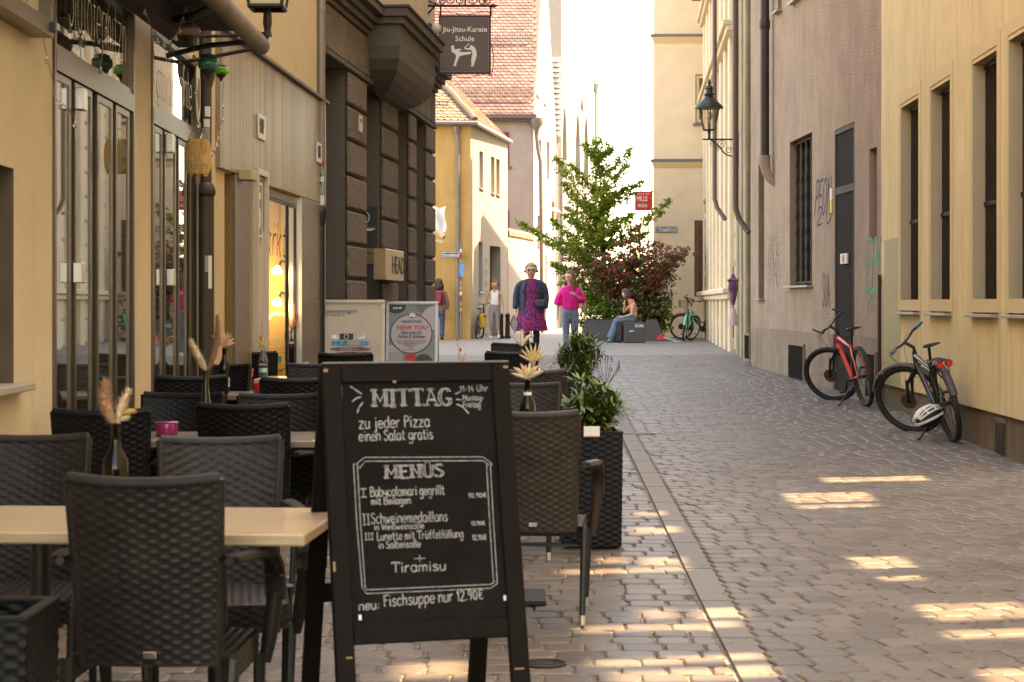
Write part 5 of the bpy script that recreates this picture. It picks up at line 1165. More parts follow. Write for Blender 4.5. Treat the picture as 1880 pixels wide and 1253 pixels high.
T1 = table(-1.78, -.57, 5.47, 6.17, m_top, 'light honey wood table in the front row behind the big brown chair', rz=-4)
T1.location.x = -1.17
T2 = table(-2.06, (592-CX)/370, 9.05, 9.7, m_topd, 'grey brown table with a purple ashtray in the second row')
T3 = table(-2.0, -.85, 12.7, 13.35, m_topd, 'dark table with a red ashtray in the third row')
T4 = table(-2.0, (528-CX)/235, 14.75, 15.4, m_top, 'light wood table with the coral red ashtray in the fourth row')
T5 = table(-1.95, (545-CX)/200+.05, 17.4, 18.1, m_top, 'light wood table with the turquoise ashtray by the shop window')
T6 = table(-.35, .27, 8.7, 9.4, m_topd, 'small table hidden behind the tan chair, carrying the labelled dark bottle')
T7 = table(-.25, .33, 12.2, 12.9, m_top, 'small light table behind the grey chairs with a clear bottle vase')
T8 = table(-.1, .25, 16.2, 16.9, m_topd, 'small far table with an amber bottle vase, right row')
# ---------------------------------------------------------------- ashtrays
def ashtray(x, y, c, lab):
    t = thing('ashtray', lab, 'ashtray', loc=(x, y, zg(y)+.7505), group='round ceramic ashtrays')
    q = MB(); q.lathe([(.048, 0), (.053, .004), (.054, .03), (.055, .066), (.053, .07), (.048, .066), (.046, .02), (0, .016)], 28); q.build('bowl', mat('glazed_'+c[0], c[1], .25, coat=.5), t, 50)
    q = MB(); [q.lathe([(.0555, .064), (.058, .068), (.055, .072)], 28)]; q.build('rim', bpy.data.materials['glazed_'+c[0]], t, 60)
ashtray((306-CX)/374, 9.36, ('purple', (.30, .02, .11)), 'purple ceramic ashtray on the grey brown table')
ashtray((478-CX)/271, 12.95, ('crimson', (.5, .02, .03)), 'crimson ashtray half hidden behind the third row chair')
ashtray((455-CX)/232, 15.0, ('coral', (.6, .06, .04)), 'coral red ashtray on the fourth row table')
ashtray((508-CX)/197, 17.7, ('turquoise', (.04, .4, .38)), 'turquoise ashtray on the farthest left table')
# ---------------------------------------------------------------- bottles and dried flowers
m_bglass = mat('dark_green_glass', (.006, .004, .0015), .08, spec=.4)
m_aglass = mat('amber_glass', (.09, .03, .006), .08, spec=.8, coat=.4)
m_cglass = mat('clear_bottle_glass', (.75, .78, .78), .04, trans=.85, ior=1.3)
m_pamp = {'cream': mat('cream_tuft', (.68, .52, .32), .95, sheen=.3, var=.25, vs=60), 'tan': mat('tan_tuft', (.5, .27, .13), .95, sheen=.3, var=.3, vs=60), 'pink': mat('pink_tuft', (.72, .4, .27), .95, var=.2, vs=60),
          'white': mat('white_tuft', (.78, .7, .55), .95, var=.15, vs=60), 'yellow': mat('yellow_tuft', (.66, .44, .15), .95, var=.2, vs=60), 'rose': mat('rose_flower', (.5, .06, .1), .8), 'brown': mat('brown_tuft', (.3, .15, .09), .95, var=.3, vs=60)}
m_stem = mat('dry_stem', (.35, .25, .12), .8)
def tuft(q, a, b, r, rng, n=260, hair=.012, bend=(0, 0, 0)):
    """fluffy spindle from a to b"""
    a, b = Vector(a), Vector(b); d = b-a; L = d.length; bend = Vector(bend)
    def ax(t): return a+d*t+bend*math.sin(t*PI)
    q.tube([ax(i/8) for i in range(9)], [r*.75*max(.08, math.sin(PI*min(1, .12+.85*i/8))**.7) for i in range(9)], 8)
    for i in range(n):
        t = rng.random(); rr = r*max(.1, math.sin(PI*min(1, .1+.88*t))**.6); c = ax(t); w = rng.uniform(0, 2*PI)
        dn = (ax(min(1, t+.02))-ax(max(0, t-.02))).normalized(); s1 = dn.orthogonal().normalized(); s2 = dn.cross(s1)
        rad = s1*math.cos(w)+s2*math.sin(w); p = c+rad*rr*.6; tip = p+rad*(rr*.45+hair*rng.uniform(.3, 1))+dn*hair*rng.uniform(.4, 1.4); sd = dn.cross(rad)*hair*.12
        q.add([p-sd, p+sd, tip], [(0, 1, 2)])
BOT = {'wine': [(.0, 0), (.036, 0), (.0385, .004), (.0385, .17), (.036, .195), (.02, .225), (.0145, .245), (.0142, .29), (.0165, .292), (.0165, .303), (.012, .304)],
       'flute': [(.0, 0), (.034, 0), (.036, .004), (.036, .09), (.032, .14), (.02, .2), (.0145, .25), (.014, .31), (.0165, .312), (.0165, .325), (.012, .326)],
       'round': [(.0, 0), (.036, 0), (.04, .004), (.042, .05), (.038, .09), (.018, .12), (.0145, .15), (.0145, .19), (.0165, .192), (.0165, .2), (.012, .2)],
       'soda': [(.0, 0), (.035, 0), (.037, .004), (.037, .13), (.03, .165), (.016, .195), (.0145, .225), (.016, .228), (.016, .236), (.012, .237)]}
def bottle(x, y, zt, kind, m, lab, flowers, labels=(), seed=0, rz=0, foil=None):
    t = thing('bottle_vase', lab, 'bottle', loc=(x, y, zt), rz=rz, group='bottles used as vases'); H_ = BOT[kind][-1][1]
    q = MB(); q.lathe(BOT[kind], 24); q.build('bottle', m, t, 50)
    if foil: q = MB(); q.lathe([(.0155, H_*.80), (.0158, H_*.97)], 20); q.build('neck_foil', foil, t, 50)
    for z0, z1, r_, a0, a1, ml in labels:
        q = MB(); vs_ = []
        for j in range(9): w = a0+(a1-a0)*j/8; vs_ += [(r_*math.cos(w), r_*math.sin(w), z0), (r_*math.cos(w), r_*math.sin(w), z1)]
        q.add(vs_, [(2*j, 2*j+2, 2*j+3, 2*j+1) for j in range(8)]); q.build('label', ml, t, 60)
    rr = random.Random(seed); f = thing('dried_flowers', lab+' flowers', 'dried flowers', loc=(x, y, zt)) if 0 else None
    by = {}
    for (c, a, b, r, hair, n, bend) in flowers: by.setdefault(c, []).append((a, b, r, hair, n, bend))
    fl = thing('dried_flowers', {'first': ''}.get(lab, lab).replace('bottle', 'bunch').split(' with ')[0][:0]+flab.pop(0), 'dried flowers', loc=(x, y, zt), rz=rz, group='dried flower bunches')
    for c, L in by.items():
        for a, b, r, hair, n, bend in L:
            q = MB(); tuft(q, Vector(a)+Vector((0, 0, H_)), Vector(b)+Vector((0, 0, H_)), r, rr, n, hair, bend); q.build('flower_head', m_pamp[c], fl)
            q = MB(); q.tube([(0, 0, H_*.4), (Vector(a)*.25+Vector((0, 0, H_*.98))), Vector(a)+Vector((0, 0, H_))], .0016, 4); q.build('stem', m_stem, fl)
m_lab = mat('paper_label', (.6, .55, .48), .7, c2=(.35, .3, .25), c2s=60); m_lab2 = mat('orange_label', (.5, .24, .06), .7, c2=(.35, .3, .25), c2s=50)
m_labn = mat('navy_label', (.02, .03, .07), .6); m_labc = mat('aqua_label', (.3, .6, .62), .6)
flab = ['two fluffy plumes and small tufts in the front bottle at the left', 'tall brown and cream plumes in the slim bottle beside the wall pipe', 'pink bunny tail grass in the dark bottle with the small label',
        'yellow grasses in the clear bottle by the shop window', 'brown plume and long white curved plume in the farthest left bottle', 'pale orange daisy of grass heads in the bottle with white labels',
        'cream fluffy plumes in the amber bottle under the walking women', 'star of pale yellow grass heads in the clear bottle, right row', 'pink and rose stalks in the small bottle behind the chalkboard']
f = lambda c, a, b, r=.012, hair=.01, n=240, bend=(0, 0, 0): (c, a, b, r, hair, n, bend)
bottle((212-CX)/622, 5.63, .7505, 'wine', m_bglass, 'dark wine bottle vase on the light table nearest the camera', [
    f('tan', (-.005, 0, .0), (-.03, 0, .12), .02, .014, 500, (-.012, 0, 0)), f('cream', (.006, 0, .0), (.035, .01, .095), .015, .012, 350, (-.004, 0, 0)), f('yellow', (.02, 0, .03), (.055, 0, .038), .009, .008, 150), f('cream', (.012, 0, .01), (.04, 0, .02), .009, .008, 150), f('tan', (-.01, .01, -.0), (-.03, .01, .055), .013, .012, 200)],
    [(.055, .115, .0389, -1.2, -.1, m_lab2), (.12, .13, .0389, -1.2, .0, m_lab)], 1)
bottle((375-CX)/375+.0, 9.38, .7505, 'flute', m_bglass, 'slim dark bottle vase on the second row table', [
    f('cream', (-.01, 0, .01), (-.075, 0, .15), .02, .014, 500, (.0, 0, 0)), f('brown', (.01, 0, .0), (.055, 0, .27), .019, .014, 600, (.02, 0, .0)), f('cream', (0, 0, 0), (-.03, 0, .07), .018, .012, 250)], seed=2)
bottle((424-CX)/262, 13.05, zg(13)+.7505, 'wine', m_bglass, 'dark bottle vase with a small white and red label on the third row table', 
    [f('pink', (.005*i-.02, 0, .015), (.07*math.sin(-1.15+i*.38), .02*math.cos(i*2), .02+.09*abs(math.cos(-1.15+i*.36))), .0125, .006, 90) for i in range(8)]+[f('cream', (-.05, 0, .07), (-.085, 0, .085), .01, .005, 60)], [(.04, .1, .0389, -1.3, -.2, m_lab)], 3)
bottle((489-CX)/226, 15.3, zg(15)+.7505, 'soda', m_cglass, 'clear bottle vase with a dark CAMPARI label', 
    [f('yellow', (0, 0, 0), (-.04, 0, .06), .013, .006, 90), f('yellow', (0, 0, .0), (-.01, 0, .085), .012, .006, 90), f('yellow', (0, 0, .06), (-.03, 0, .12), .011, .006, 90), f('cream', (.01, 0, 0), (.05, 0, .13), .011, .008, 120), f('yellow', (0, 0, 0), (.02, 0, .06), .012, .006, 90)], [(.07, .125, .0375, -2.6, -.5, m_labn), (.035, .068, .0375, -2.6, -.5, m_labc)], 4)
tb = [o for o in col.objects if o.get('label') == 'clear bottle vase with a dark CAMPARI label'][0]; put_text('CAMPARI', .021, mat('label_pink', (.7, .45, .35), .6), tb, -.033, -.0385, .09, bold=.02, sx=.72)
bottle((536-CX)/196, 17.75, zg(17.7)+.7505, 'wine', m_bglass, 'tall dark bottle vase beside the brown stone pillar', 
    [f('brown', (0, 0, 0), (.03, 0, .26), .02, .012, 350, (.02, 0, 0)), f('brown', (.01, 0, 0), (.07, 0, .14), .018, .012, 250), f('white', (-.005, 0, .0), (-.11, 0, .15), .018, .012, 300, (.01, 0, .06)), f('white', (-.1, 0, .14), (-.21, 0, .09), .016, .012, 250, (0, 0, .04)), f('yellow', (-.02, -.03, -.12), (-.03, -.03, -.06), .01, .006, 60)], [(.18, .2, .0389, -2.5, -.6, m_lab)], 5)
bottle((969-CX)/402, 8.85, .7505, 'wine', m_bglass, 'dark bottle vase with two white labels behind the tan chair', 
    [f('pink' if i % 3 == 1 else 'cream', (0, 0, .005), (.075*math.sin(-1.3+i*.29), -.03*math.cos(i*2.1), .015+.05*abs(math.cos(-1.3+i*.29))+.012*(i % 2)), .011, .005, 100) for i in range(10)], [(.03, .11, .0389, -2.9, -2.0, m_text_white), (.03, .11, .0389, -1.2, -.3, m_text_white), (.23, .245, .0189, -3.1, 0, m_text_white)], 6)
bottle((958-CX)/213, 16.5, zg(16.5)+.7505, 'round', m_aglass, 'amber bottle vase with black neck under the walking women', 
    [f('white', (0, 0, 0), (.0, 0, .14), .024, .012, 250), f('white', (0, 0, 0), (.1, 0, .09), .022, .012, 250, (0, 0, .03)), f('cream', (0, 0, 0), (-.07, 0, .08), .015, .01, 150)], seed=7, foil=m_black)
bottle((979-CX)/285, 12.4, zg(12.4)+.7505, 'soda', m_cglass, 'clear bottle vase in the right row with yellow grass', 
    [f('yellow' if i % 2 else 'cream', (0, 0, .0), (.09*math.sin(-1.4+i*.4), 0, .03+.09*abs(math.cos(-1.4+i*.4))), .012, .007, 100) for i in range(8)], seed=8)
bottle((848-CX)/224, 15.6, zg(15.6)+.6, 'soda', m_aglass, 'small brown bottle vase rising behind the chalkboard', 
    [f('pink', (0, 0, 0), (-.03, 0, .1), .012, .007, 100), f('pink', (0, 0, 0), (.035, 0, .1), .012, .007, 100), f('rose', (-.01, 0, .1), (-.01, 0, .13), .011, .003, 40), f('yellow', (-.02, 0, .1), (-.035, 0, .17), .01, .006, 80), f('rose', (-.04, 0, .19), (-.035, 0, .21), .013, .003, 40)], seed=9)
T9 = table(-.63, -.15, 15.4, 16.0, m_topd, 'small dark table hidden behind the chalkboard top'); T9.scale = (1, 1, .805)

# ---------------------------------------------------------------- chalkboard
bM_l = Vector(((619-CX)/620, 5.645, 0)); yaw = R(17); 
ex = Vector((math.cos(yaw), math.sin(yaw), 0)); back_ = Vector((-math.sin(yaw), math.cos(yaw), 0)); lean = R(13.6)
ez_ = (Vector((0, 0, 1))*math.cos(lean)+back_*math.sin(lean)).normalized()
zr = EYE-(1253-HY)/620; O_ = Vector(((619-CX)/620, 3500/620, zr)); O_ = O_-ez_*(zr/ez_.z)
BP = Plane(O_, ex, ez_); BW = .60; BH = 1.235/math.cos(lean)*1.0
BH = (EYE-(669-HY)/598)/math.cos(lean)
m_bw = wood('stained_black_wood', (.007, .0045, .0035), (.011, .007, .0055), (14, 14, 1.2), .55); m_bw.node_tree.nodes['Principled BSDF'].inputs['Specular IOR Level'].default_value = .1
m_bp = mat('blackboard', (.0095, .007, .0065), .85, spec=.1, c2=(.017, .0135, .013), c2s=5, c2lo=.4, c2hi=.8, var=.15, vs=2)
Bd = thing('chalkboard_stand', 'black wooden A-frame chalkboard with the handwritten lunch menu in front of the tables', 'chalkboard', M=BP.matrix())
def bp(px, py): return BP.ab(px, py, -.012)
zb0 = BP.ab(770, 1178)[1]; fw = .058
q = MB(); q.bbox(0, fw, 0, .03, 0, BH-.001, .003); q.build('side_rail', m_bw, Bd)
q = MB(); q.bbox(BW-fw, BW, 0, .03, 0, BH-.001, .003); q.build('side_rail', m_bw, Bd)
q = MB(); q.bbox(fw+.0005, BW-fw-.0005, .001, .03, BH-.058, BH-.001, .003); q.build('top_rail', m_bw, Bd)
q = MB(); q.bbox(fw+.0005, BW-fw-.0005, .001, .03, zb0, zb0+.056, .003); q.build('bottom_rail', m_bw, Bd)
q = MB(); q.bbox(fw-.01, BW-fw+.01, .012, .02, zb0+.045, BH-.05, .001); pn = q.build('panel', m_bp, Bd)
q = MB(); q.bbox(0.0, BW, -.002, .034, BH, BH+.006, .002); q.build('cap_strip', mat('worn_edge', (.16, .14, .13), .6), Bd)
Mi = BP.matrix().inverted()
topc = [Mi.inverted() @ Vector((x_, .045, BH-.01)) for x_ in (.03, BW-.03)]
foot = [Vector(((571-CX)/572, 3500/572, zg(6)+0)), Vector(((877-CX)/566, 3500/560, 0))]
for i, (a, px_) in enumerate(zip(topc, (571, 877))):
    s_r = 3500/6.13 if i == 0 else 3500/6.27
    z1 = EYE-(1253-HY)/s_r; P1 = Vector(((px_-CX)/s_r, 3500/s_r, z1)); d = (P1-a); P0 = a+d*((a.z)/(a.z-P1.z))
    A_, B_ = Mi @ a, Mi @ P0; dd = (B_-A_)
    q = MB(); w = .027; q.add([A_+Vector((-w, 0, 0)), A_+Vector((w, 0, 0)), A_+Vector((w, .03, 0)), A_+Vector((-w, .03, 0)), B_+Vector((-w, 0, 0)), B_+Vector((w, 0, 0)), B_+Vector((w, .03, 0)), B_+Vector((-w, .03, 0))], [(0,1,2,3),(7,6,5,4),(0,4,5,1),(1,5,6,2),(2,6,7,3),(3,7,4,0)]); q.build('rear_leg', m_bw, Bd)
    if i == 0: ra, rb = A_, B_
q = MB(); f0 = .62; A1 = ra+(rb-ra)*f0; q.bbox(A1.x+.02, BW-.02-(BW-.03-.03)*0, A1.y+.004, A1.y+.026, A1.z, A1.z+.06, .003); q.build('rear_rail', m_bw, Bd)
q = MB()
for (a, b, w, h) in ((.003, BH*.98, .014, .01), (BW-.02, BH*.985, .016, .008), (.004, .62, .008, .03), (.03, .36, .02, .006), (BW-.05, .30, .03, .005), (.22, BH-.062, .01, .008)): q.box(a, a+w, -.0012, -.0004, b, b+h)
q.build('worn_spots', mat('bare_wood', (.3, .17, .07), .7), Bd)
def wl_(s, px0, px1, py, hpx, w=.0036, fancy=False, seed=1, slope=0.0, slant=0, jit=.14):
    x0, z0 = bp(px0, py); x1, _ = bp(px1, py); z2 = bp(px0, py-hpx)[1]
    q = MB(); write(q, s, x0, z0, x1-x0, z2-z0, w*.82, y=-.0008 if 1 else 0, rng=random.Random(seed), fancy=fancy, slant=slant, line=slope)
    q.build('chalk_writing', m_chalk, pn, M=Matrix.Translation((0, .012, 0)))
wl_('MITTAG', 687, 833, 744, 31, .0042, True, 1); wl_('11-14 Uhr', 848, 900, 717, 12, .003, seed=2); wl_('Montag-', 853, 892, 733, 10, .003, seed=3); wl_('Freitag', 854, 886, 746, 11, .003, seed=4)
wl_('zu jeder Pizza', 662, 793, 785, 21, .005, seed=5, slope=.01); wl_('einen Salat gratis', 662, 799, 808, 19, .0045, seed=6, slope=.01)
wl_('MENÜS', 710, 818, 876, 23, .0038, True, 7)
wl_('I', 665, 677, 911, 15, .0045, seed=8); wl_('Babycalamari gegrillt', 683, 820, 910, 17, .0042, seed=9, slope=-.0); wl_('mit Beilagen', 685, 758, 925, 13, .004, seed=10); wl_('10,90€', 864, 897, 912, 9, .0034, seed=11)
wl_('II', 669, 683, 962, 19, .0042, seed=12); wl_('Schweinemedaillons', 685, 826, 960, 19, .0038, seed=13); wl_('in Weißweinsoße', 690, 782, 972, 11, .0034, seed=14); wl_('12,90€', 869, 894, 963, 8, .0034, seed=15)
wl_('III', 673, 689, 990, 12, .0034, seed=16); wl_('Lunette mit Trüffelfüllung', 695, 855, 991, 15, .0036, seed=17); wl_('in Salbeisoße', 698, 776, 1006, 13, .0036, seed=18); wl_('12,90€', 871, 897, 990, 10, .0036, seed=19)
wl_('+', 764, 784, 1032, 20, .0034, seed=20); wl_('Tiramisu', 723, 823, 1050, 18, .005, seed=21); wl_('neu:', 662, 701, 1120, 17, .005, seed=22, slope=.03); wl_('Fischsuppe nur 12.90€', 708, 892, 1113, 21, .0048, seed=23, slope=.03)
q = MB()
def bl(pts, w=.003): q.ribbon([bp(*p) for p in pts], w, -.0008)
for d in (0, 7):
    bl([(651+d*.2+d, 850+d*.3), (656+d, 851+d), (672+d*.2, 838+d), (890, 837+d), (905-d*.6, 848+d*.5), (908-d, 852)], .0028)
    bl([(652+d, 850), (658+d, 960), (668+d*.8, 1078)], .0028); bl([(904-d, 850), (910-d, 960), (917-d, 1070)], .0028)
    bl([(668+d*.6, 1078-d*.4), (676, 1089-d), (905, 1079-d), (917-d*.6, 1070-d*.6)], .0028)
for pts in ([(646, 707), (667, 721)], [(650, 735), (657, 729), (665, 727)], [(659, 756), (662, 746), (669, 737)], [(840, 721), (848, 717)], [(842, 731), (850, 732)], [(842, 740), (853, 745), (864, 757)], [(629, 704), (630, 729)]):
    bl([(p.x, p.y) for p in catmull([(a, b, 0) for a, b in pts], 4)] if len(pts) > 2 else pts, .0045)
q.mi = 0; q.build('chalk_frame', m_chalk, pn, M=Matrix.Translation((0, .012, 0)))
for a_ in ((664, 1136), (931, 1100)): a, b = bp(*a_); MB().box(a-.004, a+.005, -.001, -.0002, b-.003, b+.013).build('tape_rest', m_text_white, pn, M=Matrix.Translation((0, .012, 0)))

# ---------------------------------------------------------------- planters and oleanders
m_leafd = mat('oleander_leaf', (.085, .14, .03), .45, var=.3, vs=8, rand=0, c2=(.14, .2, .04), c2s=5)
m_leafl = mat('light_green_leaf', (.16, .24, .03), .5, var=.25, vs=9)
m_soil = mat('soil', (.03, .022, .016), .95, bump=.5, bs=30)
def planter(x0, x1, y0, y1, h, lab, m=m_ratb):
    xm, ym = (x0+x1)/2, (y0+y1)/2; t = thing('wicker_planter', lab, 'planter', loc=(xm, ym, zg(ym)), group='tall wicker planters')
    a, b = (x1-x0)/2, (y1-y0)/2; k = .96
    q = MB()
    for (p, r_, nx) in (((-a, -b), (a, -b), (0, -1, 0)), ((a, -b), (a, b), (1, 0, 0)), ((a, b), (-a, b), (0, 1, 0)), ((-a, b), (-a, -b), (-1, 0, 0))):
        weave(q, lambda u, v, p=p, r_=r_, nx=nx: (((p[0]+(r_[0]-p[0])*u)*(k+(1-k)*v), (p[1]+(r_[1]-p[1])*u)*(k+(1-k)*v), .01+(h-.02)*v), nx), 2*a, h-.02, .038, .017)
    q.build('basket', m, t, 50)
    q = MB(); w = .03; z = h-.01
    q.bbox(-a-.004, a+.004, -b-.004, -b+w, z, z+.012, .003); q.bbox(-a-.004, a+.004, b-w, b+.004, z, z+.012, .003); q.bbox(-a-.004, -a+w, -b+w+.001, b-w-.001, z, z+.012, .003); q.bbox(a-w, a+.004, -b+w+.001, b-w-.001, z, z+.012, .003); q.build('rim', m, t)
    q = MB(); q.box(-a+.02, a-.02, -b+.02, b-.02, h-.09, h-.06); q.build('soil', m_soil, t); return t
planter(-1.52, -1.155, 4.53, 4.86, .66, 'black wicker planter cut off at the bottom left corner')
P1 = planter(.27, .625, 10.75, 11.2, .66, 'black wicker planter with an oleander and a white card, right of the tan chair')
P2 = planter(.44, .83, 16.75, 17.25, .62, 'farther black wicker planter with a bushy oleander, right row')
def leaf(q, p, d, L, w, up=(0, 0, 1), curl=.25):
    d = Vector(d).normalized(); s_ = d.cross(Vector(up)); s_ = s_.normalized() if s_.length > 1e-3 else Vector((1, 0, 0)); n_ = s_.cross(d)
    p = Vector(p); m1 = p+d*L*.4+n_*L*.03; m2 = p+d*L*.75-n_*L*curl*.25; e = p+d*L-n_*L*curl
    q.add([p, m1+s_*w/2, m1-s_*w/2, m2+s_*w*.4, m2-s_*w*.4, e], [(0, 1, 2), (1, 3, 4, 2), (3, 5, 4)])
def oleander(x, y, z0, h, rad, lab, seed, low=True):
    r = random.Random(seed); t = thing('oleander', lab, 'plant', loc=(x, y, z0), group='oleanders in the wicker planters'); q = MB(); ql = MB(); tips = []
    for i in range(26):
        a = r.uniform(0, 2*PI); rr = rad*r.uniform(.1, 1)**.7; hh = h*(1-.45*(rr/rad)**1.5)*r.uniform(.55, 1.0)
        base = Vector((rr*.25*math.cos(a), rr*.25*math.sin(a), 0)); tip = Vector((rr*math.cos(a), rr*math.sin(a), hh)); P = catmull([base, base*.5+tip*.5+Vector((0, 0, hh*.12)), tip], 5)
        q.tube(P, [.006]*(len(P)-1)+[.003], 5); tips.append(P)
    q.build('stems', mat('green_stem', (.09, .08, .03), .7), t)
    for P in tips:
        n_ = len(P)
        for j in range(n_//3, n_):
            for k in range(5 if j < n_-1 else 9):
                dr_ = (P[j]-P[j-1]).normalized(); a = r.uniform(0, 2*PI); sd = dr_.orthogonal().normalized(); sd.rotate(Matrix.Rotation(a, 3, dr_)); el = r.uniform(.35, 1.2)
                leaf(ql, P[j], sd+dr_*el, r.uniform(.09, .16), r.uniform(.014, .022), curl=r.uniform(.0, .35))
    ql.build('leaves', m_leafd, t)
    if low:
        q = MB()
        for i in range(600):
            a = r.uniform(0, 2*PI); rr = rad*.75*math.sqrt(r.random()); p = Vector((rr*math.cos(a), rr*math.sin(a)*.8, r.uniform(-.03, .09)*1.0)); leaf(q, p, (r.uniform(-1, 1), r.uniform(-1, 1), r.uniform(.2, 1.2)), r.uniform(.025, .05), r.uniform(.008, .014))
        q.build('undergrowth', m_leafl, t)
    return t
oleander(.45, 10.98, .585, .40, .19, 'oleander with long narrow leaves in the nearer planter', 4)
oleander(.62, 17.0, zg(17)+.56, .50, .24, 'bushy dark oleander in the farther planter', 6)
t = thing('lavender', 'thin lavender sprigs beside the farther oleander', 'plant', loc=(.83, 16.9, zg(17)+.56)); rr = random.Random(5)
q = MB(); qh = MB()
for i in range(12):
    a = rr.uniform(0, 2*PI); tip = Vector((.1*math.cos(a)+.02, .1*math.sin(a), rr.uniform(.14, .26))); q.tube([(0, 0, 0), tip], .0022, 3); qh.tube([tip, tip+Vector((.004, 0, .035))], [.007, .004], 5)
q.build('stalks', m_leafd, t); qh.build('blossoms', mat('lavender_blossom', (.16, .1, .3), .8), t)
t = tag(MB().bbox(-.045, .045, -.004, .004, 0, .06, .001).build('table_card', mat('card_white', (.72, .7, .68), .5), None), 'small white card with a red edge leaning on the nearer planter rim', 'card'); t.location = ((1087-CX)/328, 10.72, .655); t.rotation_euler = (R(-12), 0, R(-4))
q = MB(); q.box(-.046, .046, -.006, -.0045, -.002, .004); q.build('red_edge', m_text_red, t)
# ---------------------------------------------------------------- bicycles
m_spoke = mat('spoke', (.35, .33, .3), .3, 1)
m_saddle = mat('saddle', (.02, .018, .018), .5)
def wheel(M, parent, name, R_=.355, tyre=.027, rimc=None, nsp=28, disc=True, knob=False, tcol=None):
    w = thing_part(name, parent)
    q = MB(); n = 56
    pts = [M @ Vector((R_*.0+(R_-tyre)*math.cos(2*PI*i/n), 0, R_+(R_-tyre)*math.sin(2*PI*i/n))) for i in range(n)]
    q.tube(pts, tyre, 10, closed=True, up=M.to_3x3() @ Vector((0, 1, 0)))
    if knob:
        for i in range(72):
            a = 2*PI*i/72
            for s_ in (-1, 0, 1):
                c = Vector(((R_-tyre)*math.cos(a)+math.cos(a)*tyre*(1 if s_ == 0 else .72), s_*tyre*.72, R_+(R_-tyre)*math.sin(a)+math.sin(a)*tyre*(1 if s_ == 0 else .72)))
                T_ = M @ Matrix.Translation(c) @ Matrix.Rotation(-a, 4, 'Y'); q.box(-.002, .004, -.006, .006, -.008, .005, T_)
    ty = q.build('tyre', tcol or m_rubber, parent, 50)
    q = MB(); Rr = R_-tyre*2-.002
    pts = [M @ Vector((Rr*math.cos(2*PI*i/n), 0, R_+Rr*math.sin(2*PI*i/n))) for i in range(n)]; q.tube(pts, .012, 6, closed=True, up=M.to_3x3() @ Vector((0, 1, 0))); q.build('rim', rimc or m_black, ty)
    q = MB()
    for i in range(nsp):
        a = 2*PI*i/nsp; s_ = (-1, 1)[i % 2]; b = a+(.5 if i % 4 < 2 else -.5)
        q.tube([M @ Vector((.022*math.cos(b), s_*.03, R_+.022*math.sin(b))), M @ Vector(((Rr-.01)*math.cos(a), 0, R_+(Rr-.01)*math.sin(a)))], .0016, 3, caps=False)
    q.build('spokes', m_spoke, ty)
    q = MB(); q.tube([M @ Vector((0, -.05, R_)), M @ Vector((0, .05, R_))], .022, 10); q.build('hub', m_black, ty, 40)
    if disc: q = MB(); q.tube([M @ Vector((0, .037, R_)), M @ Vector((0, .039, R_))], .085, 20); q.build('brake_disc', m_steel, ty)
def thing_part(*a): return None
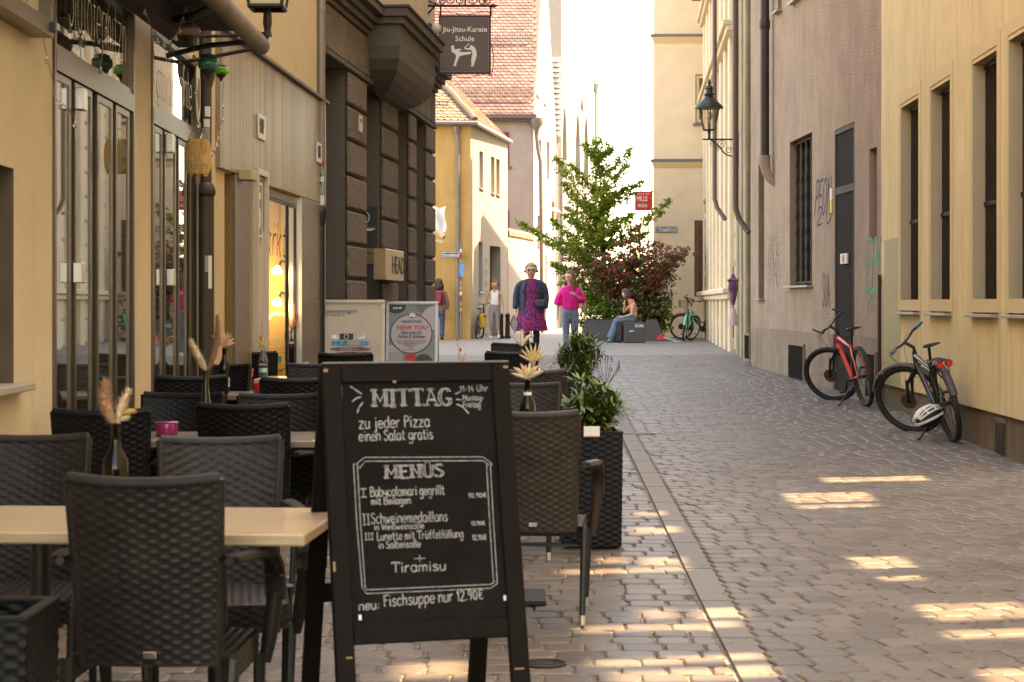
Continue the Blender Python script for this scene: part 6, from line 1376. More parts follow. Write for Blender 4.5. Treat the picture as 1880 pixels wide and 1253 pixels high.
def bicycle(lab, loc, heading, lean, steer, frame_m, group=None, kind='mtb', R_=.355, basket=False, rack=False, guards=None, knob=True, stand=True, barw=.34, accent=None, bar_up=0, bend=True, grip_m=None, rimc=None):
    t = thing('bicycle', lab, 'bicycle', group=group)
    t.matrix_world = Matrix.Translation(loc) @ Matrix.Rotation(R(90+heading), 4, 'Z') @ Matrix.Rotation(R(lean), 4, 'X')
    WB_ = 1.08; I_ = Matrix.Identity(4)
    wheel(I_, t, 'rear', R_, knob=knob, rimc=rimc)
    bb = Vector((.43, 0, .30)); sc_ = Vector((.25, 0, .74 if kind == 'mtb' else .68)); hb = Vector((.845, 0, .70)); ht = Vector((.80, 0, .83 if kind == 'mtb' else .92)); ra = Vector((0, 0, R_)); fa = Vector((WB_, 0, R_))
    q = MB(); q.tube([bb, hb-(hb-ht)*.15], [.026, .028], 10); f_ = q.build('down_tube', frame_m, t, 40)
    q = MB(); q.tube([bb, sc_], .017, 8); q.build('seat_tube', frame_m, t, 40)
    q = MB()
    if kind == 'mtb': q.tube([sc_-Vector((0, 0, .06)), ht-(ht-hb)*.2], [.017, .022], 8)
    else: q.tube([bb+(sc_-bb)*.45, bb+(hb-bb)*.45+Vector((0, 0, .05)), ht-(ht-hb)*.3], .018, 8)
    q.build('top_tube', frame_m, t, 40)
    q = MB(); q.tube([hb, ht], .025, 10); q.build('head_tube', frame_m, t, 40)
    for s_ in (-1, 1):
        q = MB(); q.tube([bb+Vector((-.02, s_*.03, 0)), ra+Vector((.12, s_*.06, -.01)), ra+Vector((0, s_*.062, 0))], .011, 6); q.build('chain_stay', frame_m, t, 40)
        q = MB(); q.tube([sc_+Vector((0, s_*.02, -.05)), ra+Vector((.08, s_*.055, .2)), ra+Vector((0, s_*.062, 0))], .009, 6); q.build('seat_stay', frame_m, t, 40)
    if accent:
        q = MB(); q.tube([bb+(hb-bb)*.18, bb+(hb-bb)*.34], .0285, 10); q.tube([bb+(sc_-bb)*.25, bb+(sc_-bb)*.45], .0185, 8); q.build('accent_band', accent, t, 40)
    q = MB(); q.tube([sc_, sc_+(sc_-bb).normalized()*.17], .0145, 8); sp_ = q.build('seat_post', m_black, t, 40)
    sd = sc_+(sc_-bb).normalized()*.19
    q = MB(); vs_ = []; N = 12
    for i in range(N+1):
        u = i/N; x = -.13+.27*u; w = .075*(1-u)**.75+.018; h = .03+.015*math.sin(u*PI)
        for k in range(8): a = 2*PI*k/8; vs_.append((sd.x+x, w*math.cos(a), sd.z+.02*(1-u)**3+h*.5*math.sin(a)*(1 if math.sin(a) > 0 else .7)))
    q.add(vs_, [(i*8+k, i*8+(k+1) % 8, (i+1)*8+(k+1) % 8, (i+1)*8+k) for i in range(N) for k in range(8)]+[tuple(range(8))[::-1], tuple(N*8+k for k in range(8))]); q.build('saddle', m_saddle, t, 60)
    q = MB(); q.tube([bb+Vector((0, -.055, 0)), bb+Vector((0, -.05, 0))], .085, 24); q.tube([bb+Vector((0, -.06, 0)), bb+Vector((0, .06, 0))], .022, 10); cr = q.build('chainring', m_steel, t)
    for s_, a in ((-1, 2.2), (1, 2.2+PI)):
        e = bb+Vector((.17*math.cos(a), s_*.08, .17*math.sin(a))); q = MB(); q.tube([bb+Vector((0, s_*.07, 0)), e], .011, 6); ck = q.build('crank', m_black, t)
        q = MB(); q.bbox(e.x-.045, e.x+.045, e.y-.01 if s_ > 0 else e.y-.09, e.y+.09 if s_ > 0 else e.y+.01, e.z-.012, e.z+.012, .003); q.build('pedal', m_black, ck)
    q = MB(); q.tube([ra+Vector((0, -.05, .04)), bb+Vector((0, -.052, .082))], .004, 4); q.tube([ra+Vector((0, -.05, -.04)), ra+Vector((.06, -.05, -.1)), bb+Vector((0, -.052, -.082))], .004, 4); q.tube([ra+Vector((0, -.044, 0)), ra+Vector((0, -.054, 0))], .05, 14); q.build('chain', m_black, t)
    if stand:
        sl = math.sin(R(lean)); e = Vector((.20, .27, 0)); z_ = -(e.y*math.sin(R(lean)))/math.cos(R(lean)); 
        q = MB(); q.tube([(.30, .05, .26), (e.x, e.y, z_+.012)], [.011, .009], 6); q.tube([(e.x-.015, e.y, z_+.02), (e.x-.02, e.y+.03, z_+.008)], .014, 6); q.build('kickstand', m_black, t)
    # steered front end
    ax = (ht-hb).normalized(); SM = Matrix.Translation(hb) @ Matrix.Rotation(R(steer), 4, ax) @ Matrix.Translation(-hb)
    drop = SM @ fa; FM = Matrix.Translation((0, 0, 0)) @ SM @ Matrix.Translation((WB_, 0, 0)); 
    wheel(FM, t, 'front', R_, knob=knob, rimc=rimc)
    for s_ in (-1, 1):
        q = MB(); q.tube([SM @ (hb+Vector((.012, s_*.058, -.03))), SM @ ((hb+fa)/2+Vector((.018, s_*.06, .03)))], .017, 8); fl_ = q.build('fork_leg', m_black if kind == 'mtb' else frame_m, t, 40)
        q = MB(); q.tube([SM @ ((hb+fa)/2+Vector((.02, s_*.06, .05))), SM @ (fa+Vector((0, s_*.06, 0)))], [.02, .014], 8); q.build('fork_lower', m_black if kind == 'mtb' else frame_m, fl_, 40)
    q = MB(); q.tube([SM @ (hb+Vector((.012, -.075, -.03))), SM @ (hb+Vector((.012, .075, -.03)))], .022, 8); q.build('fork_crown', m_black, t, 40)
    st = ht+ax*.05; hbz = st+Vector((.07, 0, .03+bar_up))
    q = MB(); q.tube([SM @ ht, SM @ st, SM @ hbz], .018, 8); q.build('stem', m_black, t, 40)
    pts = [hbz+Vector((-.06 if bend else -.1, s_*1.0, .012)) for s_ in ()]
    P = catmull([hbz+Vector((-.05, -barw, .035)), hbz+Vector((-.02, -barw*.6, .03)), hbz+Vector((0, -.08, .0)), hbz+Vector((0, .08, .0)), hbz+Vector((-.02, barw*.6, .03)), hbz+Vector((-.05, barw, .035))], 4)
    q = MB(); q.tube([SM @ p for p in P], .0125, 8); hbar = q.build('handlebar', m_black, t, 40)
    for s_ in (-1, 1):
        a, b = hbz+Vector((-.03, s_*barw*.68, .032)), hbz+Vector((-.05, s_*(barw+.01), .036))
        q = MB(); q.tube([SM @ a, SM @ b], .017, 8); q.build('grip', grip_m or m_rubber, hbar, 40)
        q = MB(); q.tube([SM @ (a+Vector((.03, 0, -.015))), SM @ (b+Vector((.045, -s_*.02, -.03)))], .006, 5); q.tube([SM @ (a-Vector((0, s_*.03, 0))), SM @ (a+Vector((.04, -s_*.01, -.01)))], .014, 6); q.build('brake_lever', m_black, hbar)
        if kind == 'barend': pass
        q = MB(); q.tube([SM @ p for p in catmull([a+Vector((.04, -s_*.02, -.01)), a+Vector((.13, -s_*.06, -.06)), hb+Vector((.11, s_*.05, .02)), hb+Vector((.03, s_*.03, -.12)), bb+(hb-bb)*.7])], .0028, 4); q.build('cable', m_black, t)
    fw_ = [o for o in col.objects if o.parent == t and o.name.startswith('tyre')][1]
    for _ in range(3):
        Mw = t.matrix_world.copy(); zmin = min((Mw @ v.co).z for v in fw_.data.vertices); dz = zmin-loc.z; t.matrix_world = Mw @ Matrix.Rotation(math.atan(dz/WB_), 4, 'Y')
    if bar_up > .055 or kind == 'ends':
        for s_ in (-1, 1):
            b = hbz+Vector((-.05, s_*(barw+.01), .036)); q = MB(); q.tube([SM @ b, SM @ (b+Vector((.05, s_*.01, .03))), SM @ (b+Vector((.11, -s_*.005, .07)))], .012, 6); q.build('bar_end', m_black, hbar, 40)
    if guards:
        for (c, M_, a0, a1) in ((Vector((0, 0, R_)), I_, R(20), R(165)), (Vector((0, 0, R_)), FM, R(30), R(150))):
            q = MB(); n_ = 16; vs_ = []
            for i in range(n_+1):
                a = a0+(a1-a0)*i/n_
                for w_, dr_ in ((-.036, -.012), (-.022, .006), (0, .012), (.022, .006), (.036, -.012)): vs_.append(M_ @ Vector(((R_+.022+dr_)*math.cos(a), w_, R_+(R_+.022+dr_)*math.sin(a))))
            q.add(vs_, [(i*5+k, i*5+k+1, i*5+k+6, i*5+k+5) for i in range(n_) for k in range(4)]); q.build('mudguard', guards, t, 60)
    if rack:
        q = MB(); z = .79
        for s_ in (-.06, 0, .06): q.tube([(-.22, s_, z), (.18, s_, z)], .006, 5)
        for x_ in (-.22, -.1, .04, .17): q.tube([(x_, -.06, z), (x_, .06, z)], .006, 5)
        q.build('rack', m_black, t)
        for s_ in (-1, 1): q = MB(); q.tube([(-.16, s_*.062, z), (-.02, s_*.068, R_+.02)], .006, 5); q.tube([(.1, s_*.062, z), (0, s_*.068, R_+.02)], .006, 5); q.build('rack_stay', m_black, t)
        if rack == 'lights':
            ml = mat('red_reflector', (.7, .02, .02), .25, coat=.5)
            for s_ in (-1, 1): q = MB(); q.tube([(-.225, s_*.045, .765), (-.255, s_*.045, .762)], .036, 16); tl = q.build('tail_light', m_black, t, 40); q = MB(); q.tube([(-.2555, s_*.045, .762), (-.262, s_*.045, .7615)], .03, 16); q.build('lens', ml, tl, 40)
    if basket:
        q = MB(); c = hbz+Vector((.16, 0, -.08))
        for i in range(7):
            z_ = c.z-.1+i*.035; w = .11+.02*i/6; q.tube([SM @ Vector((c.x+sx*w, sy*w*1.1, z_)) for sx, sy in ((-1, -1), (1, -1), (1, 1), (-1, 1))], .003, 4, closed=True)
        for i in range(8):
            for sg in (-1, 1): yy = -.11+i*.031; q.tube([SM @ Vector((c.x+sg*.11, yy, c.z-.1)), SM @ Vector((c.x+sg*.13, yy*1.15, c.z+.11))], .003, 4)
        q.build('basket', m_steel, t)
    return t
m_red = mat('red_bike_paint', (.75, .02, .005), .25, coat=.6); m_gbl = mat('grey_blue_bike_paint', (.05, .055, .062), .22, .5, coat=.6); m_blu = mat('blue_accent', (.02, .25, .5), .3); m_mint = mat('mint_bike_paint', (.10, .52, .36), .3, coat=.4)
g1 = gp(1592, 747); g2 = gp(1753, 811)
bk1 = bicycle('red mountain bike with black wheels leaning on its kickstand before the mauve wall', g1, 6, -9, 52, m_red, kind='mtb', R_=.36, barw=.33, bar_up=.06)
bk2 = bicycle('grey blue mountain bike with rear rack and twin red tail lights by the yellow wall', g2, 2, -13, 50, m_gbl, kind='mtb', R_=.37, rack='lights', guards=mat('matt_guard', (.06, .055, .055), .5), accent=m_blu, barw=.36, bar_up=.05, grip_m=mat('teal_grip', (.02, .14, .15), .6))
# helmet hung on the grey bike
hp = at_y(1706, 766, g2.y+.05)
t = thing('bicycle_helmet', 'white bicycle helmet with black vents hanging low on the grey blue bike', 'helmet'); t.matrix_world = Matrix.Translation(hp) @ Matrix.Rotation(R(-25), 4, 'Y') @ Matrix.Rotation(R(20), 4, 'Z')
m_hel = mat('helmet_white', (.62, .6, .56), .35, coat=.3)
q = MB(); q.sphere((0, 0, 0), .1, 16, 10, (1.35, 1.0, .9)); q.build('inner_liner', m_dark, t, 60)
for k in range(-3, 4):
    a = k*.36; P = []
    for i in range(15):
        u = -1.15+2.3*i/14; P.append(Vector((.15*math.sin(u), .112*math.sin(a)*math.cos(u)**.6 if math.cos(u) > 0 else 0, .105*math.cos(u)*math.cos(a)+.0)))
    q = MB(); q.tube(P, [.011]+[.016]*13+[.011], 6, flat=.7, up=(0, 0, 1)); q.build('shell_rib', m_hel, t, 60)
for u in (-.95, -.3, .35, .95):
    P = [Vector((.15*math.sin(u), .112*math.sin(a_*.1)*math.cos(u)**.6, .107*math.cos(u)*math.cos(a_*.1))) for a_ in range(-12, 13, 2)]; q = MB(); q.tube(P, .011, 6); q.build('shell_bridge', m_hel, t, 60)
q = MB(); q.tube([(.15*math.cos(i*PI/12), .112*math.sin(i*PI/12), -.012) for i in range(24)], .014, 6, closed=True); q.build('rim', m_hel, t, 60)
q = MB(); q.tube(catmull([(.05, .1, -.02), (.02, .06, -.12), (0, 0, -.15), (.02, -.06, -.12), (.05, -.1, -.02)]), .004, 4); q.build('strap', m_black, t)
gm = gp(1255, 627); bk3 = bicycle('mint green city bike with brown saddle parked before the beige tower house', gm, -12, 7, -28, m_mint, kind='city', R_=.35, rack=True, guards=m_mint, knob=False, stand=False, barw=.27, bar_up=.1, rimc=m_alu)
gm2 = gp(1300, 625.0); bk4 = bicycle('black city bike with wire basket behind the mint green bike', gm2+Vector((.25, .5, 0)), 55, 4, 12, m_black, kind='city', R_=.36, basket=True, guards=m_black, knob=False, stand=False, barw=.28, bar_up=.08, rimc=m_alu)
gm3 = gp(876, 622.5); bk5 = bicycle('dark bicycle leaning on the white wall with a woven bag beside it', gm3, -8, 4, 20, m_black, kind='city', R_=.35, knob=False, stand=False, barw=.28, rimc=m_alu)
sad = [o for o in col.objects if o.parent == bk3 and o.name.startswith('saddle')][0]; sad.data.materials[0] = mat('brown_leather', (.12, .05, .03), .5)

# ---------------------------------------------------------------- people
def skin(name, chains, m, parent, lvl=1, extra=None, vox=None, smooth_it=0):
    """chains: list of [(x,y,z,rx[,ry])...]; a chain that starts at an existing point joins it"""
    if name != 'body':
        cnt = {}
        for ch in chains:
            for p in ch: cnt[tuple(round(c, 4) for c in p[:3])] = cnt.get(tuple(round(c, 4) for c in p[:3]), 0)+1
        out = []
        for ch in chains:
            ch = list(ch)
            for e, nx in ((0, 1), (-1, -2)):
                a = Vector(ch[e][:3])
                if cnt[tuple(round(c, 4) for c in ch[e][:3])] == 1 and len(ch) > 1:
                    d = (a-Vector(ch[nx][:3])).normalized()*ch[e][3]*.45; v = (*(a+d), *ch[e][3:])
                    if e == 0: ch.insert(0, v)
                    else: ch.append(v)
            out.append([(*p[:3], *[r*1.1 for r in p[3:]]) for p in ch])
        chains = out
    bm = bmesh.new(); lay = bm.verts.layers.skin.verify(); idx = {}; first = True
    for ch in chains:
        pv = None
        for p in ch:
            k = tuple(round(c, 4) for c in p[:3])
            if k not in idx:
                v = bm.verts.new(k); v[lay].radius = (p[3], p[4] if len(p) > 4 else p[3]); v[lay].use_root = first; first = False; idx[k] = v
            v = idx[k]
            if pv is not None and pv is not v and not bm.edges.get((pv, v)): bm.edges.new((pv, v))
            pv = v
    me = bpy.data.meshes.new(name); bm.to_mesh(me); bm.free(); o = bpy.data.objects.new(name, me); col.objects.link(o)
    o.modifiers.new('s', 'SKIN').use_smooth_shade = True; sb = o.modifiers.new('d', 'SUBSURF'); sb.levels = lvl; sb.render_levels = lvl
    if vox: rm = o.modifiers.new('r', 'REMESH'); rm.mode = 'VOXEL'; rm.voxel_size = vox; rm.use_smooth_shade = True; s2 = o.modifiers.new('m', 'SMOOTH'); s2.iterations = 3
    dg = bpy.context.evaluated_depsgraph_get(); out = bpy.data.meshes.new_from_object(o.evaluated_get(dg)); out.name = name
    bpy.data.objects.remove(o); bpy.data.meshes.remove(me)
    out.materials.clear(); out.materials.append(m); out.polygons.foreach_set('use_smooth', [True]*len(out.polygons))
    return link(name, out, parent)
m_skin = mat('skin', (.52, .27, .17), .5); m_skin2 = mat('skin_light', (.6, .36, .25), .5)
def hand(w, d, side, curl=.5, s=1.0):
    """finger chains: w wrist point, d direction of the hand, side = thumb side direction"""
    w, d, side = Vector(w), Vector(d).normalized(), Vector(side).normalized(); n_ = d.cross(side).normalized()
    palm = w+d*.055*s; ch = [[(*w, .024*s, .018*s), (*palm, .033*s, .016*s)]]
    for i, L in enumerate((.075, .085, .08, .06)):
        o = side*(.024-.016*i)*s; k1 = palm+d*.035*s+o; k2 = k1+(d-n_*curl*.6).normalized()*L*.5*s; k3 = k2+(d*.6-n_*curl*1.4).normalized()*L*.5*s
        ch.append([(*palm, .033*s, .016*s), (*k1, .009*s), (*k2, .0085*s), (*k3, .007*s)])
    t1 = w+d*.03*s+side*.032*s; t2 = t1+(d+side*.8).normalized()*.035*s; t3 = t2+(d+side*.1).normalized()*.03*s
    ch.append([(*palm, .033*s, .016*s), (*t1, .011*s), (*t2, .01*s), (*t3, .008*s)]); return ch
def head_chain(nb, up, fwd, s=1.0):
    """neck base point, up direction, facing direction"""
    nb, up, fwd = Vector(nb), Vector(up).normalized(), Vector(fwd).normalized()
    n1 = nb+up*.045*s; j = n1+up*.045*s+fwd*.015*s; c = j+up*.06*s; f_ = c+up*.06*s-fwd*.008*s; tp = f_+up*.038*s-fwd*.005*s
    ns = c+fwd*.098*s-up*.012*s
    side = up.cross(fwd).normalized(); ch = [[(*nb, .062*s), (*n1, .062*s), (*j, .082*s), (*c, .105*s), (*f_, .105*s), (*tp, .07*s)], [(*c, .105*s), (*(c+fwd*.085*s-up*.004*s), .03*s), (*ns, .018*s)]]
    for sg in (-1, 1): e = c+side*sg*.082*s; ch.append([(*c, .105*s), (*e, .02*s, .03*s)])
    return ch, c
def eyes(c, up, fwd, t, s=1.0, glasses=None):
    up, fwd = Vector(up).normalized(), Vector(fwd).normalized(); side = up.cross(fwd).normalized()
    Mx = Matrix((side, fwd, up)).transposed().to_4x4(); Mx.translation = c
    if glasses:
        q = MB()
        for sg in (-1, 1): q.lathe([(.031*s, 0), (.031*s, .006), (0, .008)], 14, Mx @ Matrix.Translation((sg*.034*s, .088*s, .022*s)) @ Matrix.Rotation(-PI/2, 4, 'X') @ Matrix.Diagonal((1, .8, 1, 1)))
        q.tube([Mx @ Vector((-.07*s, .085*s, .03*s)), Mx @ Vector((.07*s, .085*s, .03*s))], .004, 5); q.tube([Mx @ Vector((-.07*s, .085*s, .03*s)), Mx @ Vector((-.084*s, 0, .025*s))], .003, 4); q.tube([Mx @ Vector((.07*s, .085*s, .03*s)), Mx @ Vector((.084*s, 0, .025*s))], .003, 4); q.build('sunglasses', glasses, t)
    else:
        for sg in (-1, 1): q = MB(); q.sphere(Mx @ Vector((sg*.03*s, .08*s, .02*s)), .011*s, 8, 6); q.build('eye', m_dark, t, 60)
    q = MB(); q.tube([Mx @ Vector((-.022*s, .083*s, -.048*s)), Mx @ Vector((0, .091*s, -.05*s)), Mx @ Vector((.022*s, .083*s, -.048*s))], .006*s, 5); q.build('mouth', mat('lips', (.4, .1, .08), .5) if 'lips' not in bpy.data.materials else bpy.data.materials['lips'], t)
def hair_blob(parent, m, c, up, fwd, s, long=0, vol=1.0, seed=1, bun=False, curly=0):
    up, fwd = Vector(up).normalized(), Vector(fwd).normalized(); side = up.cross(fwd).normalized(); r = random.Random(seed)
    Mx = Matrix((side, fwd, up)).transposed().to_4x4(); Mx.translation = c
    q = MB(); prof = []; n, m_ = 18, 12; vs_ = []
    for i in range(m_+1):
        th = PI*.0+i/m_*(PI*.72)
        for k in range(n):
            ph = 2*PI*k/n; dx, dy, dz = math.sin(th)*math.cos(ph), math.sin(th)*math.sin(ph), math.cos(th)
            rr = .108*s*vol*(1+r.uniform(-.05, .05)*(1+curly))
            if dy > .35 and dz < .52: rr *= .68
            vs_.append(Mx @ Vector((dx*rr*.93, dy*rr*1.02-.012*s, dz*rr*1.05+.04*s)))
    q.add(vs_, [(i*n+k, i*n+(k+1) % n, (i+1)*n+(k+1) % n, (i+1)*n+k) for i in range(m_) for k in range(n)]+[tuple(range(m_*n+n-1, m_*n-1, -1))])
    K = 46 if long else 26
    for i in range(K):
        ph = PI*.6*(i/K*2-1); d = Vector((math.sin(ph), -math.cos(ph), 0)); L = (long if long else .05)*r.uniform(.8, 1.1)
        if abs(ph) > 2.0: L *= .9
        a = Mx @ Vector((d.x*.092*s*vol, d.y*.1*s*vol-.01, .02*s)); b = a+Vector((0, 0, -1))*L*.5+Mx.to_3x3() @ (d*.03*s+Vector((0, -.01, 0))); e = a+Vector((0, 0, -1))*L+Mx.to_3x3() @ (d*.012*s+Vector((r.uniform(-.02, .02), -.02, 0)))
        q.tube(catmull([a, b, e], 3), [.02*s*vol, .02*s, .02*s, .018*s, .015*s, .012*s, .004][:len(catmull([a, b, e], 3))], 5)
    if curly:
        for i in range(120):
            th, ph = r.uniform(0, PI*.7), r.uniform(0, 2*PI); p = Vector((math.sin(th)*math.cos(ph), math.sin(th)*math.sin(ph), math.cos(th)))
            if p.y > .35 and p.z < .6: continue
            q.sphere(Mx @ (p*.105*s*vol+Vector((0, -.01, .04*s))), .016*s*r.uniform(.7, 1.4), 5, 4)
    if bun: q.sphere(Mx @ Vector((0, -.04*s, .15*s)), .045*s, 10, 7)
    q.build('hair', m, parent, 80)
m_denim = mat('denim', (.018, .035, .065), .8, var=.3, vs=30, c2=(.03, .055, .095), c2s=12); m_jeans = mat('light_jeans', (.14, .2, .27), .8, var=.2, vs=20)
m_shoe = mat('white_shoe', (.65, .62, .6), .6)
def pattern_dress():
    m = mat('patterned_dress', (.42, .02, .12), .8); n, l = m.node_tree.nodes, m.node_tree.links; tc = n.new('ShaderNodeTexCoord')
    v = n.new('ShaderNodeTexVoronoi'); v.inputs['Scale'].default_value = 26; l.new(tc.outputs['Object'], v.inputs[0]); r = n.new('ShaderNodeValToRGB')
    r.color_ramp.elements[0].position = .42; r.color_ramp.elements[0].color = (.45, .02, .13, 1); r.color_ramp.elements[1].position = .55; r.color_ramp.elements[1].color = (.05, .02, .12, 1)
    l.new(v.outputs['Distance'], r.inputs[0]); l.new(r.outputs[0], n['Principled BSDF'].inputs['Base Color']); return m
def person(lab, px, py, face, H_, s=1.0):
    g_ = gp(px, py); t = thing('person', lab, 'person', loc=g_, rz=R(face)); return t
def shoe(parent, p, d, m, s=1.0):
    d = Vector(d).normalized(); Mx = Matrix.Translation(p) @ d.to_track_quat('Y', 'Z').to_matrix().to_4x4(); q = MB()
    q.sphere((0, .05, .04), .05, 10, 7, (.85*s, 1.9*s, .75), Mx); q.sphere((0, -.03, .055), .045, 8, 6, (.85, 1.1, 1.1), Mx); q.bbox(-.04*s, .04*s, -.08*s, .14*s, 0, .022, .008, Mx); q.build('shoe', m, parent, 60)
# local axes: facing -y when rz = 0 (towards the camera), x = person's left... picture right
def walker(lab, px, py, face, k, female_w, legs, arms, skin_m, look=(0, -1, 0), lean_=0):
    t = person(lab, px, py, face, 1)
    hipz, chz, shz = .90*k, 1.22*k, 1.38*k; w = female_w
    hp_ = [(-.085*w, 0, hipz-.03), (.085*w, 0, hipz-.03)]
    ch = [[(0, 0, hipz, .10*w, .085*w), (0, .0, 1.06*k, .09*w, .075*w), (0, .0, chz, .11*w, .085*w), (0, .01, shz, .065, .06), (0, .012, 1.43*k, .055)]]
    hc, c = head_chain((0, .0, 1.43*k), (0, .0, 1), look, k); hc[0][0] = (0, .012, 1.43*k, .055); ch += hc
    for i, (kn, an) in enumerate(legs):
        hx = hp_[i]; ch.append([(0, 0, hipz, .10*w, .085*w), (*hx, .085*w), (*[(a+b)/2 for a, b in zip(hx, kn)], .075*w), (*kn, .052*w), (*[a*.5+b*.5 for a, b in zip(kn, an)], .05*w), (*an, .032)])
        ch.append([(*an, .032), (an[0], an[1]-.08, .035, .03)])
    for i, (el, wr, hd, td) in enumerate(arms):
        sg = (-1, 1)[i]; sh_ = (sg*.165*(.5+.5*w), .01, shz-.02)
        ch.append([(0, .0, chz, .11*w, .085*w), (*sh_, .05*w), (*el, .038*w), (*wr, .024)]); ch += hand(wr, hd, td, s=k)
    b = skin('body', ch, skin_m, t, vox=.011)
    return t, c, hp_
# 1 woman in denim jacket
legs = [((-.10, -.05, .48), (-.09, -.08, .09)), ((.10, .04, .48), (.10, .08, .10))]
arms = [((-.27, .02, 1.10), (-.30, -.06, .84), (0, -.15, -1), (.4, -1, 0)), ((.27, .02, 1.10), (.26, -.07, .84), (0, -.15, -1), (-.4, -1, 0))]
t, c, hp_ = walker('woman in denim jacket and patterned magenta dress walking with folded fan and black bag', 975, 657, 0, 1.04, 1.28, legs, arms, m_skin2)
eyes(c, (0, 0, 1), (0, -1, 0), t, 1.04, glasses=mat('dark_red_glass', (.05, .01, .01), .15)); hair_blob(t, mat('blond_hair', (.5, .36, .2), .8, var=.5, vs=90), c, (0, 0, 1), (0, -1, 0), 1.04, vol=1.0, seed=3, curly=.5)
k = 1.04; q = MB(); vs_ = []; n = 28
prof = [(.09, .07, 1.44), (.17, .115, 1.36), (.20, .14, 1.2), (.20, .15, 1.05), (.235, .175, .9), (.27, .2, .75), (.295, .215, .6), (.315, .225, .5), (.31, .22, .49)]
for rx, ry, z in prof:
    for i in range(n): a = 2*PI*i/n; f_ = 1+.045*math.sin(a*7+z*3)*max(0, 1-z) ; vs_.append((rx*math.cos(a)*f_, ry*math.sin(a)*f_+.01, z*k))
q.add(vs_, [(i*n+j, i*n+(j+1) % n, (i+1)*n+(j+1) % n, (i+1)*n+j) for i in range(len(prof)-1) for j in range(n)]); q.build('dress', pattern_dress(), t, 80)
q = MB(); vs_ = []; n = 26; Z_ = [(.86, .25, .195), (.93, .24, .19), (1.1, .23, .178), (1.25, .235, .165), (1.36, .205, .135), (1.425, .13, .105), (1.445, .085, .08)]
for zz_, rx, ry in Z_:
    for i in range(n+1):
        a = -PI/2+R(34)+(2*PI-R(68))*i/n; vs_.append((rx*math.cos(a), ry*math.sin(a)+.01, zz_*k))
for zz_, rx, ry in Z_:
    for i in range(n+1):
        a = -PI/2+R(34)+(2*PI-R(68))*i/n; vs_.append(((rx-.012)*math.cos(a), (ry-.012)*math.sin(a)+.01, zz_*k))
m_ = n+1; Q = len(Z_)*m_; fs_ = [(r*m_+i, r*m_+i+1, (r+1)*m_+i+1, (r+1)*m_+i) for r in range(len(Z_)-1) for i in range(n)]
fs_ += [tuple(v+Q for v in f_[::-1]) for f_ in fs_]+[(r*m_+e, (r+1)*m_+e, (r+1)*m_+e+Q, r*m_+e+Q) for r in range(len(Z_)-1) for e in (0, n)]+[(i, i+1, i+1+Q, i+Q) for i in range(n)]
q.add(vs_, fs_); q.build('jacket', m_denim, t, 60)
for sg in (-1, 1):
    skin('jacket_sleeve', [[(sg*.12, .02, 1.42, .075), (sg*.235, .02, 1.37, .085), (sg*.285, .02, 1.14, .07), (sg*(.30 if sg < 0 else .27), -.05, .95, .056)]], m_denim, t, vox=.014)
    q = MB(); q.box(sg*.17-.045, sg*.17+.045, -.20, -.18, 1.24, 1.27); q.build('pocket_flap', m_denim, t)
skin('leggings', [[(-.1, 0, .62, .07), (-.10, -.05, .48, .066), (-.09, -.07, .26, .058)], ], mat('navy_cloth', (.02, .022, .05), .8), t); skin('leggings', [[(.1, 0, .62, .07), (.10, .04, .48, .066), (.10, .06, .26, .058)]], bpy.data.materials['navy_cloth'], t)
for i, (kn, an) in enumerate(legs): shoe(t, (an[0], an[1], 0), (0, -1, 0), m_black)
q = MB(); q.bbox(.08, .26, -.26, -.19, .96, 1.1, .02); hb_ = tag(q.build('handbag', mat('black_leather', (.015, .015, .022), .35), None, 40, M=t.matrix_basis.copy()), 'small black shoulder bag on the woman in denim jacket', 'bag'); hb_.matrix_world = Matrix.Translation(t.location)
q = MB(); q.tube(catmull([(.1, -.23, 1.09), (.0, -.2, 1.3), (-.12, -.12, 1.46), (-.1, .1, 1.44), (.1, .2, 1.2), (.25, -.1, 1.06)], 5), .008, 5); q.build('strap', m_black, hb_)
fn_ = thing('folded_fan', 'folded light lattice fan held low by the woman in denim jacket', 'fan', loc=t.location+Vector((-.33, -.12, .70)))
q = MB(); q.tube([(0, 0, .12), (-.07, 0, -.05), (.02, 0, -.24), (.09, 0, -.03)], .008, 5, closed=True); q.build('frame', m_black, fn_)
q = MB(); q.add([(0, .003, .11), (-.066, .003, -.05), (.02, .003, -.23), (.086, .003, -.03)], [(0, 1, 2, 3)]); q.build('mesh_panel', mat('grey_mesh', (.4, .33, .33), .8), fn_)
